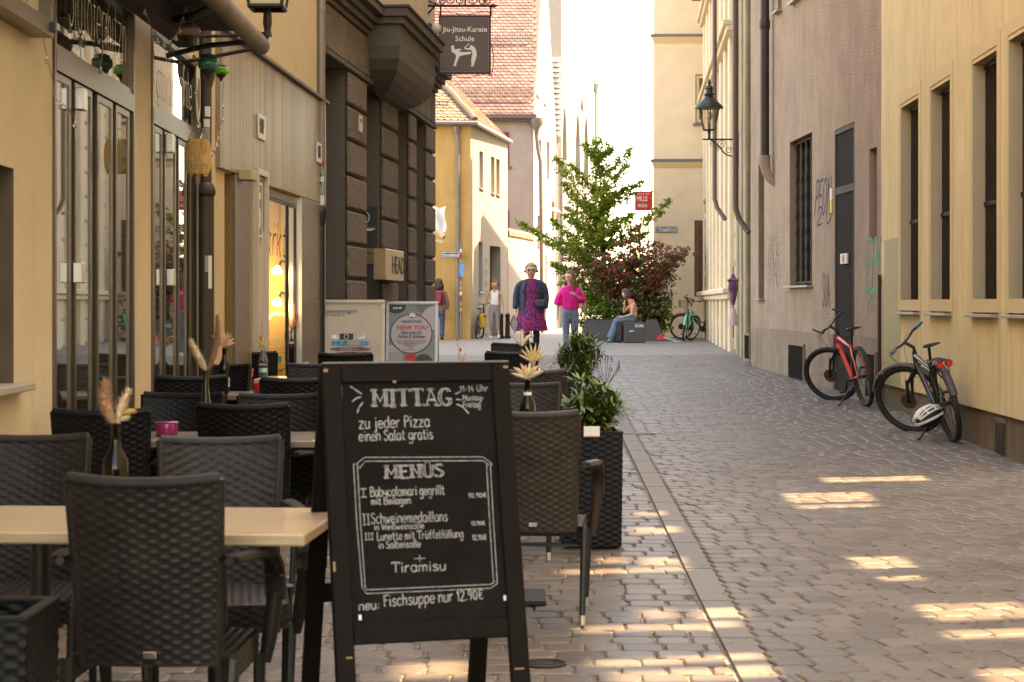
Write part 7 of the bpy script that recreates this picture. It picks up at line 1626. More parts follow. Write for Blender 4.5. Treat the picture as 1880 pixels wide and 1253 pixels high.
# 2 woman in pink
legs = [((-.085, -.02, .46), (-.08, .02, .09)), ((.085, .0, .46), (.09, .02, .09))]
arms = [((-.23, .04, 1.06), (-.25, -.0, .82), (0, -.1, -1), (.3, -1, 0)), ((.24, .03, 1.08), (.09, -.20, 1.19), (-.9, -.3, .3), (0, 0, 1))]
lk = (-.75, -.65, 0)
t, c, hp_ = walker('young woman in bright pink top and light jeans looking to the side', 1047, 655, 0, .965, .98, legs, arms, m_skin2, look=lk)
eyes(c, (0, 0, 1), lk, t, .965, glasses=mat('brown_glass', (.1, .03, .02), .15)); hair_blob(t, mat('auburn_hair', (.2, .08, .04), .6, var=.35, vs=50), c, (0, 0, 1), lk, .965, long=.3, seed=4)
m_pinkt = mat('bright_pink_knit', (.85, .01, .25), .8, bump=.3, bs=60)
k = .965; skin('top', [[(0, .0, .98*k, .165, .13), (0, 0, 1.12*k, .17, .13), (0, 0, 1.25*k, .175, .125), (0, .01, 1.385*k, .12, .085), (0, .01, 1.41*k, .08, .07)], [(0, 0, 1.25*k, .175, .125), (-.16, .01, 1.34*k, .075), (-.225, .03, 1.17*k, .09), (-.24, .03, 1.06*k, .085)], [(0, 0, 1.25*k, .175, .125), (.16, .01, 1.34*k, .075), (.23, .03, 1.18*k, .085), (.225, .0, 1.12*k, .085)]], m_pinkt, t, vox=.013)
skin('jeans', [[(0, 0, .98*k, .14, .11), (0, 0, .88*k, .15, .125), (-.085, 0, .80*k, .095), (-.085, -.01, .62, .082), (-.085, -.02, .46, .066), (-.08, .01, .2, .06), (-.08, .02, .1, .06)], [(0, 0, .88*k, .15, .125), (.085, 0, .80*k, .095), (.085, -.01, .62, .082), (.085, 0, .46, .066), (.09, .02, .2, .06), (.09, .02, .1, .06)]], m_jeans, t, vox=.013)
for i, (kn, an) in enumerate(legs): shoe(t, (an[0], an[1], 0), (0, -1, 0), m_shoe)
q = MB(); q.sphere((0, 0, 0), .1, 10, 7, (.55, .8, 1.2)); q.tube(catmull([(-.05, -.02, .06), (-.06, -.03, .3), (-.07, .02, .44), (-.02, .08, .3), (0, .05, .05)], 4), .008, 5); pb = tag(q.build('shoulder_bag', mat('pale_pink_bag', (.65, .35, .3), .6), None, 60), 'pale pink shoulder bag behind the woman in bright pink', 'bag'); pb.location = t.location+Vector((.26, .10, .97))
# 3 woman in white tank top
legs = [((-.09, -.07, .48), (-.11, -.02, .10)), ((.085, -.0, .48), (.12, -.06, .12))]
arms = [((-.23, .03, 1.07), (-.27, -.03, .84), (0, -.1, -1), (.3, -1, 0)), ((.23, .03, 1.07), (.26, -.02, .84), (0, -.1, -1), (-.3, -1, 0))]
t, c, hp_ = walker('woman in white sleeveless top and grey trousers walking with a yellow bag', 908, 622.5, 0, .985, .98, legs, arms, mat('tan_skin', (.55, .26, .12), .5), look=(0, -.9, -.4))
eyes(c, (0, -.3, 1), (0, -.9, -.35), t, .98); hair_blob(t, mat('brown_hair', (.16, .07, .03), .6, var=.3, vs=50), c, (0, -.2, 1), (0, -.95, -.25), .98, bun=True, seed=5)
k = .985; skin('tank_top', [[(0, .0, 1.0*k, .135, .11), (0, 0, 1.12*k, .13, .105), (0, 0, 1.25*k, .15, .115), (-.07, .01, 1.38*k, .05), (-.09, .01, 1.41*k, .025)], [(0, 0, 1.25*k, .15, .115), (.07, .01, 1.38*k, .05), (.09, .01, 1.41*k, .025)]], mat('white_knit', (.72, .66, .62), .8), t, vox=.013)
skin('trousers', [[(0, 0, 1.0*k, .13, .105), (0, 0, .9*k, .15, .125), (-.09, -.02, .80*k, .095), (-.09, -.05, .62, .085), (-.09, -.07, .46, .066), (-.10, -.03, .26, .056)], [(0, 0, .9*k, .15, .125), (.085, 0, .80*k, .095), (.085, 0, .62, .085), (.085, 0, .46, .066), (.10, -.03, .27, .056)]], mat('grey_trousers', (.27, .22, .21), .8), t, vox=.013)
for i, (kn, an) in enumerate(legs): shoe(t, (an[0], an[1], an[2]-.09), (0, -1, 0), m_shoe)
q = MB(); q.bbox(-.1, .1, -.07, .07, -.3, .1, .03); yb_ = tag(q.build('tote_bag', mat('yellow_bag', (.6, .33, .04), .7, c2=(.1, .06, .03), c2s=9, c2lo=.55, c2hi=.6), None, 40), 'yellow and brown patterned bag hanging from the hand of the woman in white', 'bag'); yb_.location = t.location+Vector((-.33, -.05, .62))
q = MB(); q.tube(catmull([(-.06, 0, .09), (-.03, 0, .2), (.03, 0, .2), (.06, 0, .09)], 4), .008, 5); q.build('handle', m_black, yb_)
# 4 person with backpack from behind
legs = [((-.09, -.03, .48), (-.09, .05, .09)), ((.09, .03, .48), (.09, .0, .09))]
arms = [((-.24, .02, 1.08), (-.22, -.06, .84), (0, -.1, -1), (.3, -1, 0)), ((.24, .02, 1.08), (.24, -.08, .86), (0, -.1, -1), (-.3, -1, 0))]
t, c, hp_ = walker('person with long dark hair, brown jacket and red backpack walking away along the lane', 806, 624, 172, .99, 1.0, legs, arms, m_skin2)
hair_blob(t, mat('dark_hair', (.03, .015, .012), .5), c, (0, 0, 1), (0, -1, 0), .99, long=.2, seed=6, vol=1.05); eyes(c, (0, 0, 1), (0, -1, 0), t, .99)
m_bj = mat('brown_jacket', (.22, .14, .09), .8); skin('jacket', [[(0, 0, .78, .185, .14), (0, 0, .95, .175, .135), (0, 0, 1.1, .165, .13), (0, 0, 1.25, .17, .13), (0, .01, 1.38, .11, .09), (0, .02, 1.43, .085, .08)], [(0, 0, 1.25, .17, .13), (-.17, .01, 1.33, .075), (-.24, .02, 1.08, .062), (-.225, -.05, .88, .05)], [(0, 0, 1.25, .17, .13), (.17, .01, 1.33, .075), (.24, .02, 1.08, .062), (.24, -.06, .9, .05)]], m_bj, t, vox=.013)
skin('jeans', [[(0, 0, .9, .13, .11), (-.09, 0, .78, .095), (-.09, -.03, .48, .07), (-.09, .04, .12, .065)], [(0, 0, .9, .13, .11), (.09, 0, .78, .095), (.09, .03, .48, .07), (.09, .0, .12, .065)]], mat('blue_jeans', (.03, .06, .14), .8), t, vox=.013)
for i, (kn, an) in enumerate(legs): shoe(t, (an[0], an[1], 0), (0, -1, 0), m_black)
bpk = thing('backpack', 'dark red backpack on the person walking away', 'backpack', loc=t.location, rz=t.rotation_euler.z); q = MB(); q.bbox(-.15, .15, .13, .27, .98, 1.38, .04); q.bbox(-.12, .12, .265, .31, 1.0, 1.2, .02); q.build('pack', mat('maroon_nylon', (.22, .015, .03), .6), bpk, 40)
for sg in (-1, 1): q = MB(); q.tube(catmull([(sg*.1, .14, 1.37), (sg*.11, .0, 1.45), (sg*.12, -.13, 1.3), (sg*.13, .0, 1.05), (sg*.12, .13, 1.02)], 4), .014, 5); q.build('strap', m_black, bpk)
# 5 seated girl (side view, facing left)
cube_g = gp(1165, 630); kc = F/cube_g.y; cw_ = 39/kc; chh = 38/kc
cb = thing('seat_cube', 'dark grey cube seat with stencilled DI-MA and a worn sticker', 'seat', loc=(cube_g.x, cube_g.y+.02, cube_g.z)); m_cube = mat('charcoal_paint', (.055, .05, .05), .6, var=.15, vs=6)
q = MB(); q.bbox(-cw_/2, cw_/2, 0, .55, 0, chh, .012); q.build('box', m_cube, cb)
q = MB(); q.bbox(-cw_/2-.1, -cw_/2-.002, .1, .5, chh-.07, chh-.001, .005); q.build('lid_edge', m_cube, cb)
put_text('DI-MA', .11, m_text_white, cb, .02, -.004, chh-.13, bold=.012, sx=.72); q = MB(); q.box(-.1, .02, -.004, -.001, .3, .325, Matrix.Rotation(R(-6), 4, 'Y')); q.build('sticker', m_text_white, cb)
g_ = Vector((cube_g.x, cube_g.y+.28, cube_g.z)); t = thing('person', 'girl in salmon shirt and wide jeans sitting hunched on the grey cube with a phone', 'person', loc=g_)
sz = chh; ch = [[(-.02, 0, sz+.10, .10), (.03, 0, sz+.24, .09), (.0, 0, sz+.40, .10), (-.08, 0, sz+.53, .07, .08), (-.14, 0, sz+.60, .048)]]
hc, c = head_chain((-.14, 0, sz+.60), (-.42, 0, .9), (-.85, 0, -.45), .95); ch += hc
leg_pts = []
for sg, dx in ((-1, 0), (1, .05)):
    hpz = (-.04, sg*.085, sz+.08); kn = (-.46+dx, sg*.10, sz+.06); an = (-.60+dx*1.5, sg*.10, .10); leg_pts.append((hpz, kn, an))
    ch.append([(-.02, 0, sz+.10, .10), (*hpz, .095), (*[(a+b)/2 for a, b in zip(hpz, kn)], .08), (*kn, .055), (*[(a+b)/2 for a, b in zip(kn, an)], .05), (*an, .033)]); ch.append([(*an, .033), (an[0]-.09, an[1], .045, .03)])
a1 = [(.0, 0, sz+.40, .10), (-.04, -.18, sz+.46, .05), (-.06, -.2, sz+.2, .038), (-.30, -.16, sz+.14, .024)]; a2 = [(.0, 0, sz+.40, .10), (-.06, .17, sz+.46, .05), (-.26, .14, sz+.24, .036), (-.24, .05, sz+.44, .024)]
ch += [a1, a2]+hand(a1[-1][:3], (-1, .15, .05), (0, .4, 1), s=.95)+hand(a2[-1][:3], (.1, -.2, 1), (-1, 0, 0), curl=1.2, s=.95)
skin('body', ch, m_skin, t, vox=.012); eyes(c, (-.42, 0, .9), (-.85, 0, -.45), t, .95); hair_blob(t, mat('dark_brown_hair', (.07, .025, .018), .55, var=.3, vs=40), c, (-.42, 0, .9), (-.85, 0, -.45), .95, long=.17, vol=1.08, seed=8)
skin('shirt', [[(-.0, 0, sz+.06, .16), (.05, 0, sz+.22, .16), (.03, 0, sz+.40, .155), (-.06, 0, sz+.52, .11)], [(.03, 0, sz+.40, .155), (-.03, -.18, sz+.45, .085), (-.07, -.21, sz+.25, .085)], [(.03, 0, sz+.40, .155), (-.04, .18, sz+.45, .08), (-.14, .17, sz+.33, .08)]], mat('salmon_shirt', (.85, .22, .16), .8), t, vox=.013)
for (hpz, kn, an) in leg_pts: skin('jeans_leg', [[(0, hpz[1]*.8, sz+.09, .115), (*[(a+b)/2 for a, b in zip(hpz, kn)], .1), (kn[0], kn[1], kn[2], .08), ((kn[0]+an[0])/2, kn[1], .33, .09), (an[0]+.0, an[1], .14, .115)]], mat('wide_jeans', (.08, .13, .22), .8, var=.2, vs=15) if 'wide_jeans' not in bpy.data.materials else bpy.data.materials['wide_jeans'], t)
for (hpz, kn, an) in leg_pts: shoe(t, (an[0], an[1], 0), (-1, 0, 0), mat('green_sneaker', (.03, .16, .08), .7) if 'green_sneaker' not in bpy.data.materials else bpy.data.materials['green_sneaker'])
q = MB(); q.bbox(-.09, .0, -.005, .005, -.03, .03, .003); ph = tag(q.build('phone', m_black, None), 'dark phone in the hand of the sitting girl', 'phone'); ph.location = g_+Vector((-.38, -.15, sz+.16)); ph.rotation_euler = (0, R(20), 0)
bg = thing('black_bag', 'black bag standing on the ground between the girl legs and the cube', 'bag', loc=g_+Vector((-.39, -.05, 0))); q = MB(); q.bbox(-.11, .1, -.12, .12, 0, .55, .04); q.build('bag_body', m_saddle, bg, 40); q = MB(); q.tube(catmull([(.05, -.12, .5), (.13, -.13, .3), (.12, -.12, .1)], 4), .012, 5); q.build('strap', m_black, bg)
# 6 walker mostly hidden behind the denim jacket
legs = [((-.09, -.03, .48), (-.09, .05, .09)), ((.09, .03, .48), (.09, .0, .09))]
arms = [((-.24, .02, 1.05), (-.26, -.06, .84), (0, -.1, -1), (.3, -1, 0)), ((.24, .02, 1.08), (.24, -.08, .86), (0, -.1, -1), (-.3, -1, 0))]
t, c, hp_ = walker('bare armed walker almost hidden behind the woman in the denim jacket', 968, 627, 0, .97, .98, legs, arms, bpy.data.materials['tan_skin'])
skin('dress', [[(0, 0, .6, .22, .17), (0, 0, .9, .16, .13), (0, 0, 1.1, .135, .11), (0, 0, 1.28, .15, .115)]], mat('cream_dress', (.6, .52, .45), .8), t, vox=.014); hair_blob(t, bpy.data.materials['brown_hair'], c, (0, 0, 1), (0, -1, 0), .97, seed=12); eyes(c, (0, 0, 1), (0, -1, 0), t, .97)
for i, (kn, an) in enumerate(legs): shoe(t, (an[0], an[1], 0), (0, -1, 0), m_shoe)
# bollards
for px, lab in ((920, 'left one of two dark iron bollards at the foot of the white wall'), (932, 'right one of two dark iron bollards at the foot of the white wall')):
    g_ = gp(px, 622); t = thing('bollard', lab, 'bollard', loc=g_, group='iron bollards'); q = MB(); q.lathe([(.09, 0), (.09, .08), (.07, .1), (.065, .5), (.06, .62), (.075, .64), (.075, .68), (.05, .72), (0, .73)], 14); q.build('post', m_iron, t, 40)
# ---------------------------------------------------------------- tree, shrub, planters at the end of the lane
def leaf_mat(name, c, c2, tr=.35):
    m = bpy.data.materials.new(name); m.use_nodes = True; n, l = m.node_tree.nodes, m.node_tree.links; b = n['Principled BSDF']
    b.inputs['Roughness'].default_value = .5; at = n.new('ShaderNodeAttribute'); at.attribute_name = 'rv'
    mx = n.new('ShaderNodeMix'); mx.data_type = 'RGBA'; l.new(at.outputs['Fac'], mx.inputs[0]); mx.inputs[6].default_value = (*c, 1); mx.inputs[7].default_value = (*c2, 1)
    l.new(mx.outputs[2], b.inputs['Base Color']); t = n.new('ShaderNodeBsdfTranslucent'); l.new(mx.outputs[2], t.inputs[0])
    ms = n.new('ShaderNodeMixShader'); ms.inputs[0].default_value = tr; l.new(b.outputs[0], ms.inputs[1]); l.new(t.outputs[0], ms.inputs[2]); l.new(ms.outputs[0], n['Material Output'].inputs[0]); return m
m_tl = leaf_mat('tree_leaf', (.07, .15, .012), (.34, .40, .03), .5); m_sl = leaf_mat('shrub_leaf', (.05, .07, .012), (.14, .13, .025)); m_rf = leaf_mat('red_flower', (.24, .015, .03), (.38, .05, .07), .25); m_iv = leaf_mat('ivy_leaf', (.06, .14, .015), (.2, .3, .03))
m_bark = mat('bark', (.11, .075, .045), .9, bump=.5, bs=30, bd=.02)
def cluster(q, p, r, rng, n, size, red=None):
    for _ in range(n):
        d = Vector((rng.gauss(0, 1), rng.gauss(0, 1), rng.gauss(0, .6))); d = d.normalized()*r*rng.random()**.5
        c = p+d; a = Vector((rng.uniform(-1, 1), rng.uniform(-1, 1), rng.uniform(-.7, .1))).normalized(); s_ = a.orthogonal().normalized(); s_.rotate(Matrix.Rotation(rng.uniform(-1, 1), 3, a)); L = size*rng.uniform(.7, 1.3); w = L*.42
        q.r = min(1, max(0, rng.gauss(.45, .28))); q.add([c, c+a*L*.5+s_*w, c+a*L, c+a*L*.5-s_*w], [(0, 1, 2, 3)])
ty = 54.0; sT = F/ty
def tp(px, py, dy=0): return at_y(px, py, ty+dy)
tb_ = tp(1112, 618); tb_.z = zg(ty)
tree = thing('young_tree', 'slender leafy young tree with layered spreading branches growing behind the walking women', 'tree', loc=tb_)
rng = random.Random(21); q = MB(); ql = MB()
trunk = [tp(1112, 618)-tb_, tp(1113, 540)-tb_, tp(1108, 450)-tb_, tp(1104, 370)-tb_, tp(1100, 300)-tb_, tp(1098, 250)-tb_]; trunk[0].z = 0
TP_ = catmull(trunk, 5); q.tube(TP_, [.085-.078*i/(len(TP_)-1) for i in range(len(TP_))], 8); q.build('trunk', m_bark, tree, 40)
def on_trunk(py):
    z = EYE-(py-HY)/sT-tb_.z
    return min(TP_, key=lambda p: abs(p.z-z))
mains = [(470, 950, 405, 0), (490, 1000, 440, -.6), (505, 1012, 482, .5), (400, 1018, 285, 0), (420, 1035, 335, -.8), (350, 1045, 300, .4), (330, 1160, 272, 0), (380, 1180, 330, .3), (360, 1150, 300, -.7), (455, 1232, 365, 0), (450, 1190, 425, -.6), (480, 1195, 470, .4),
         (300, 1075, 262, .2), (290, 1125, 270, -.2), (430, 1040, 380, 1.0), (440, 1160, 390, -1.0), (500, 1050, 440, -1.2), (510, 1165, 470, 1.1), (530, 1030, 520, -.4), (535, 1170, 520, -.3), (400, 1110, 330, -1.2), (410, 1095, 340, 1.2), (540, 1090, 500, -1.3), (470, 1110, 400, -1.3), (460, 1010, 400, .9), (550, 1040, 500, .8), (320, 1095, 270, .4), (560, 1075, 540, -1.0)]
for k in range(9): mains.append((rng.randint(330, 560), 0, 0, 0))
limbs = 0
for (ys_, px, py, dy) in mains:
    s0 = on_trunk(ys_)
    if px == 0:
        a = rng.uniform(0, 2*PI); zt = (ys_-300)/260; L = (.5+1.2*zt); e = s0+Vector((math.cos(a)*L, math.sin(a)*L, .55*L))
    else: e = tp(px, py, dy)-tb_
    mid = s0*.5+e*.5+Vector((0, 0, -.10*(e-s0).length*.6)); P = catmull([s0, mid, e], 6); q = MB(); q.tube(P, [.03-.026*i/(len(P)-1) for i in range(len(P))], 5); q.build('limb', m_bark, tree); Lb = (e-s0).length
    nP = len(P)
    for i in range(1, nP):
        f_ = i/(nP-1); tw = .06+.24*math.sin(PI*min(1, f_*.85+.12))*min(1, Lb/1.6)
        for k in range(int(3+Lb*2.2)):
            c = P[i-1].lerp(P[i], rng.random()); a = rng.uniform(0, 2*PI); off = Vector((math.cos(a), math.sin(a), rng.uniform(-.35, .12)))*tw*rng.random()**.6
            if f_ < .15 and rng.random() < .5: continue
            cluster(ql, c+off, .10, rng, 9, .08)
for i in range(3, len(TP_)):
    for k in range(4): cluster(ql, TP_[i]+Vector((rng.gauss(0, .15), rng.gauss(0, .15), rng.gauss(0, .1))), .12, rng, 8, .10)
ql.build('crown', m_tl, tree)
# red flowering shrub
shb = Vector(tp(1165, 612, -1.2)); shb.z = zg(52); sh = thing('flowering_shrub', 'wide shrub with dark red blossom clusters beside the young tree', 'shrub', loc=shb)
def sp_(px, py, dy=0): return at_y(px, py, 52.8+dy)-shb
q = MB(); ql = MB(); qr = MB()
ends = [(1258, 460), (1225, 470), (1235, 490), (1200, 445), (1170, 440), (1140, 460), (1110, 470), (1090, 480), (1130, 500), (1160, 480), (1190, 475), (1215, 520), (1225, 550), (1205, 500), (1180, 520), (1150, 520), (1120, 530), (1095, 520), (1218, 585), (1228, 570), (1100, 560), (1075, 500), (1060, 475), (1075, 460), (1140, 560), (1180, 560), (1205, 560), (1165, 545), (1190, 585), (1125, 585)]
for j, (px, py) in enumerate(ends*2):
    dy = rng.uniform(-.8, .8); e = sp_(px+rng.uniform(-6, 6), py+rng.uniform(-6, 6), dy); s0 = Vector((rng.uniform(-.3, .3), rng.uniform(-.2, .2), .35)); P = catmull([s0, s0*.5+e*.5+Vector((0, 0, .18)), e], 5)
    q.tube(P, [.014]*(len(P)-1)+[.005], 4)
    for i in range(3, len(P)):
        for k in range(4):
            c = P[i]+Vector((rng.gauss(0, .14), rng.gauss(0, .14), rng.gauss(0, .12))); cluster(ql, c, .12, rng, 8, .085)
            if py < 545 and rng.random() < (.85 if py < 515 and px > 1090 else .35): cluster(qr, c+Vector((rng.gauss(0, .05), -.08, .04)), .075, rng, 16, .045)
q.build('stems', m_bark, sh); ql.build('foliage', m_sl, sh); qr.build('blossoms', m_rf, sh)
# ivy like ground cover spilling over the dark planters
iv = thing('ivy_bush', 'bright green leafy ground planting spilling over the dark planters behind the sitting girl', 'plant', loc=shb); q = MB()
for i in range(360):
    px = rng.uniform(1062, 1228); py = rng.uniform(556, 606 if px > 1100 else 598)+(12 if px > 1190 else 0)*rng.random(); cluster(q, sp_(px, py, rng.uniform(-.5, .4)), .11, rng, 9, .085)
q.build('foliage', m_iv, iv)
q = MB(); big = sp_(1100, 572, -.9); leaf(q, big+Vector((-.2, 0, 0)), (1, -.2, .15), .5, .26, curl=.2); leaf(q, big+Vector((.15, .1, .02)), (-.8, -.4, .1), .4, .22, curl=.2); q.build('large_leaf', mat('bluish_leaf', (.06, .12, .06), .5), iv, 60)
m_pl = mat('anthracite_planter', (.05, .045, .045), .6, var=.1, vs=4); m_redp = mat('red_corner', (.6, .01, .01), .5)
for px0, px1, lab in ((1068, 1135, 'dark angular planter box left of the sitting girl'), (1178, 1216, 'dark angular planter box with red corner right of the grey cube')):
    A_, B_ = at_y(px0, 610, 52.2), at_y(px1, 610, 52.2); w = B_.x-A_.x; t = thing('planter_box', lab, 'planter', loc=((A_.x+B_.x)/2, 52.2, zg(52)), group='dark angular planters')
    q = MB(); q.add([(-w/2-.05, -.35, 0), (w/2+.05, -.35, 0), (w/2+.05, .6, 0), (-w/2-.05, .6, 0), (-w/2+.12, -.25, .58), (w/2-.16, -.25, .58), (w/2-.16, .6, .58), (-w/2+.12, .6, .58)], [(0,3,2,1),(4,5,6,7),(0,1,5,4),(1,2,6,5),(2,3,7,6),(3,0,4,7)]); q.build('box', m_pl, t)
    q = MB(); q.add([(w/2-.2, -.352, .03), (w/2+.05, -.356, .03), (w/2-.09, -.30, .26)], [(0, 1, 2)]); q.build('red_corner', m_redp, t)
    q = MB(); q.box(-w/2+.16, w/2-.2, -.2, .55, .585, .6); q.build('soil', m_soil, t)

# ---------------------------------------------------------------- lanterns
m_lg = glass_mat('lantern_glass', (.85, .83, .75)); m_bulb = mat('opal_bulb', (.8, .72, .5), .4)
m_verd = mat('dark_bronze_green', (.035, .04, .033), .4, .5)
def lantern(loc, lab, k, m, wall_dx, bulb=True, drop=.0, mirror=1, scroll=True):
    """loc = bottom centre of the glass; wall_dx = sideways distance to the wall"""
    t = thing('wall_lantern', lab, 'street lamp', loc=loc)
    rb, rt, h = .115*k, .20*k, .40*k
    q = MB(); 
    for i in range(6):
        a = PI/3*i+PI/6; b = a+PI/3; q.tube([(rb*math.cos(a), rb*math.sin(a), 0), (rt*math.cos(a), rt*math.sin(a), h)], .012*k, 5)
        for r_, z_ in ((rb, 0), (rt, h)): q.tube([(r_*math.cos(a), r_*math.sin(a), z_), (r_*math.cos(b), r_*math.sin(b), z_)], .013*k, 5)
    fr = q.build('frame', m, t)
    for i in range(6):
        a = PI/3*i+PI/6; b = a+PI/3; me = MB().add([(rb*.97*math.cos(a), rb*.97*math.sin(a), .01), (rb*.97*math.cos(b), rb*.97*math.sin(b), .01), (rt*.97*math.cos(b), rt*.97*math.sin(b), h-.01), (rt*.97*math.cos(a), rt*.97*math.sin(a), h-.01)], [(0, 1, 2, 3)]); me.build('pane', m_lg, fr)
    q = MB(); q.lathe([(rt*1.32, h-.01*k), (rt*1.3, h+.015*k), (rt*.75, h+.12*k), (rt*.42, h+.19*k), (rt*.36, h+.22*k), (rt*.5, h+.235*k), (rt*.48, h+.26*k), (rt*.34, h+.27*k), (rt*.33, h+.33*k), (rt*.42, h+.345*k), (rt*.3, h+.39*k), (rt*.1, h+.42*k), (rt*.16, h+.45*k), (rt*.12, h+.48*k), (0, h+.54*k)], 18); q.build('roof', m, t, 40)
    q = MB(); q.lathe([(.03*k, -.16*k), (.022*k, -.1*k), (.03*k, -.03*k), (.05*k, 0), (.02*k, .02*k), (.02*k, .12*k)], 10); q.build('stem', m, t, 40)
    q = MB(); q.sphere((0, 0, h*.62), .065*k, 12, 8, (1, 1, 1.2)); q.build('bulb', m_bulb, t, 60)
    z0 = -.17*k; d = wall_dx
    q = MB(); q.tube([(-math.copysign(.12*k, d), 0, z0), (d, 0, z0)], .016*k, 6); q.build('arm', m, t)
    if scroll:
        q = MB(); q.tube(catmull([(math.copysign(.02, d), 0, z0), (d*.35, 0, z0-.12*k), (d*.6, 0, z0-.27*k), (d, 0, z0-.32*k)], 5), .014*k, 6); q.build('brace', m, t)
        for cx_, cz_, r_ in ((.12, -.08, .06), (.45, -.1, .09), (.72, -.2, .07), (.3, -.17, .05)):
            q = MB(); q.tube([(d*cx_+r_*k*(1-i/26)*math.cos(i*.5), 0, z0+cz_*k+r_*k*(1-i/26)*math.sin(i*.5)) for i in range(20)], .008*k, 4); q.build('scroll', m, t)
    q = MB(); q.bbox(min(d, d+math.copysign(.03, d)), max(d, d+math.copysign(.03, d)), -.04*k, .04*k, z0-.5*k, z0+.12*k, .005); q.build('wall_plate', m, t); return t
lantern(at_y(1302, 239, 34.5), 'dark green wall lantern with glass panes on a scrolled iron bracket, right side', 1.0, m_verd, .50)
lantern(at_y(1016, 412, 74), 'small pale lantern on a thin bracket beside the far white houses', 1.15, m_gut, -.25, scroll=False)
L2 = thing('wall_lantern', 'dark lantern cut off by the top edge on an arm above the marble cladding', 'street lamp', loc=at_y(491, 15, 12.6)); d = -.56
q = MB()
for i in range(4): a = PI/2*i+PI/4; b = a+PI/2; q.tube([(.15*math.cos(a), .15*math.sin(a), 0), (.22*math.cos(a), .22*math.sin(a), .34)], .012, 5); q.tube([(.15*math.cos(a), .15*math.sin(a), 0), (.15*math.cos(b), .15*math.sin(b), 0)], .016, 5); q.tube([(.22*math.cos(a), .22*math.sin(a), .34), (.22*math.cos(b), .22*math.sin(b), .34)], .016, 5)
fr = q.build('frame', m_iron, L2)
for i in range(4): a = PI/2*i+PI/4; b = a+PI/2; MB().add([(.145*math.cos(a), .145*math.sin(a), .01), (.145*math.cos(b), .145*math.sin(b), .01), (.215*math.cos(b), .215*math.sin(b), .33), (.215*math.cos(a), .215*math.sin(a), .33)], [(0, 1, 2, 3)]).build('pane', mat('milky_pane', (.6, .52, .36), .4) if i == 0 else bpy.data.materials['milky_pane'], fr)
q = MB(); q.lathe([(.27, .34), (.16, .46), (.05, .52), (0, .58)], 12); q.build('roof', m_iron, L2)
q = MB(); q.lathe([(.032, -.19), (.028, -.17), (.022, -.15), (.03, -.1), (.026, 0)], 8); q.tube([(0, 0, 0), (0, 0, -.13)], [.03, .024], 4); q.build('socket', m_iron, L2)
q = MB(); q.tube([(0, 0, -.13), (0, 0, -.18), (-.012, 0, -.23), (-.05, 0, -.265), (d*.3, 0, -.285), (d, 0, -.36)], .014, 6); q.tube([(-.02, 0, -.17), (d*.5, 0, -.185), (d, 0, -.19)], .012, 6); q.tube([(-.11+.02*math.cos(i*.5), 0, -.215+.02*math.sin(i*.5)) for i in range(13)], .004, 4); q.build('arm', m_iron, L2)

# ---------------------------------------------------------------- awning, hanging lamps, string lights over the restaurant
aw = thing('awning', 'rolled up brown awning with dark cassette above the restaurant windows', 'awning', loc=at_y(480, 86, 11.9))
m_awn = mat('brown_awning_cloth', (.17, .125, .09), .75, c2=(.1, .075, .06), c2s=2, streak=.5, streaks=(9, .4, 9))
q = MB(); q.tube([(0, 0, 0), (0, -.03, 0), (-.005, -4.2, .02)], [.05, .058, .058], 16); q.build('cloth_roll', m_awn, aw, 40)
q = MB(); q.box(-.52, -.03, -4.2, -.05, .09, .11); q.box(-.5, -.38, -4.2, -.1, -.02, .09); q.build('cassette', mat('awning_dark', (.02, .016, .014), .7), aw)
q = MB(); q.tube([(-.55, -.25, -.09), (-.3, -.2, -.02), (-.02, -.1, .02)], .018, 6); q.build('folding_arm', m_black, aw); q = MB(); q.tube([(-.5, -.9, .02), (-.28, -1.0, .03), (-.03, -1.5, .03)], .025, 6); q.build('folding_arm', m_black, aw)
m_pendant = mat('tarnished_metal', (.05, .035, .025), .5, .6)
def pendant(px, py, y, w, h, c, lab, cyl=False):
    p = at_y(px, py, y); t = thing('glass_lantern', lab, 'lantern', loc=p)
    if cyl: prof = [(w*.5, -h*.4), (w*.52, -h*.3), (w*.52, h*.35), (w*.5, h*.4)]
    else: prof = [(w*.33, -h*.5), (w*.46, -h*.32), (w*.5, 0), (w*.46, h*.32), (w*.33, h*.5)]
    q = MB(); q.lathe(prof, 20); q.build('glass_body', mat('lantern_'+c[0], c[1], .15, trans=.3, coat=.5), t, 60)
    q = MB(); q.lathe([(w*.36, h*.5), (w*.36, h*.62), (w*.2, h*.75), (.004, h*.8)], 16); q.build('cap', m_pendant, t, 40)
    q = MB(); q.lathe([(w*.34, -h*.5), (w*.3, -h*.7), (w*.12, -h*1.0), (w*.1, -h*1.2), (0, -h*1.45)], 16); q.build('finial', m_pendant, t, 40)
    q = MB(); q.tube([(0, 0, h*.78), (0, 0, h*.78+.5)], .003, 4); q.build('cord', m_black, t)
pendant(346, 56, 11.2, .145, .07, ('rose', (.42, .25, .23)), 'frosted pink glass lantern hanging under the awning')
pendant(382, 117, 11.6, .135, .075, ('teal', (.0, .2, .17)), 'teal glass lantern hanging in front of the downpipe')
pendant(406, 130, 12.2, .10, .05, ('green', (.05, .42, .01)), 'bright green glass lantern at the marble edge', cyl=True)
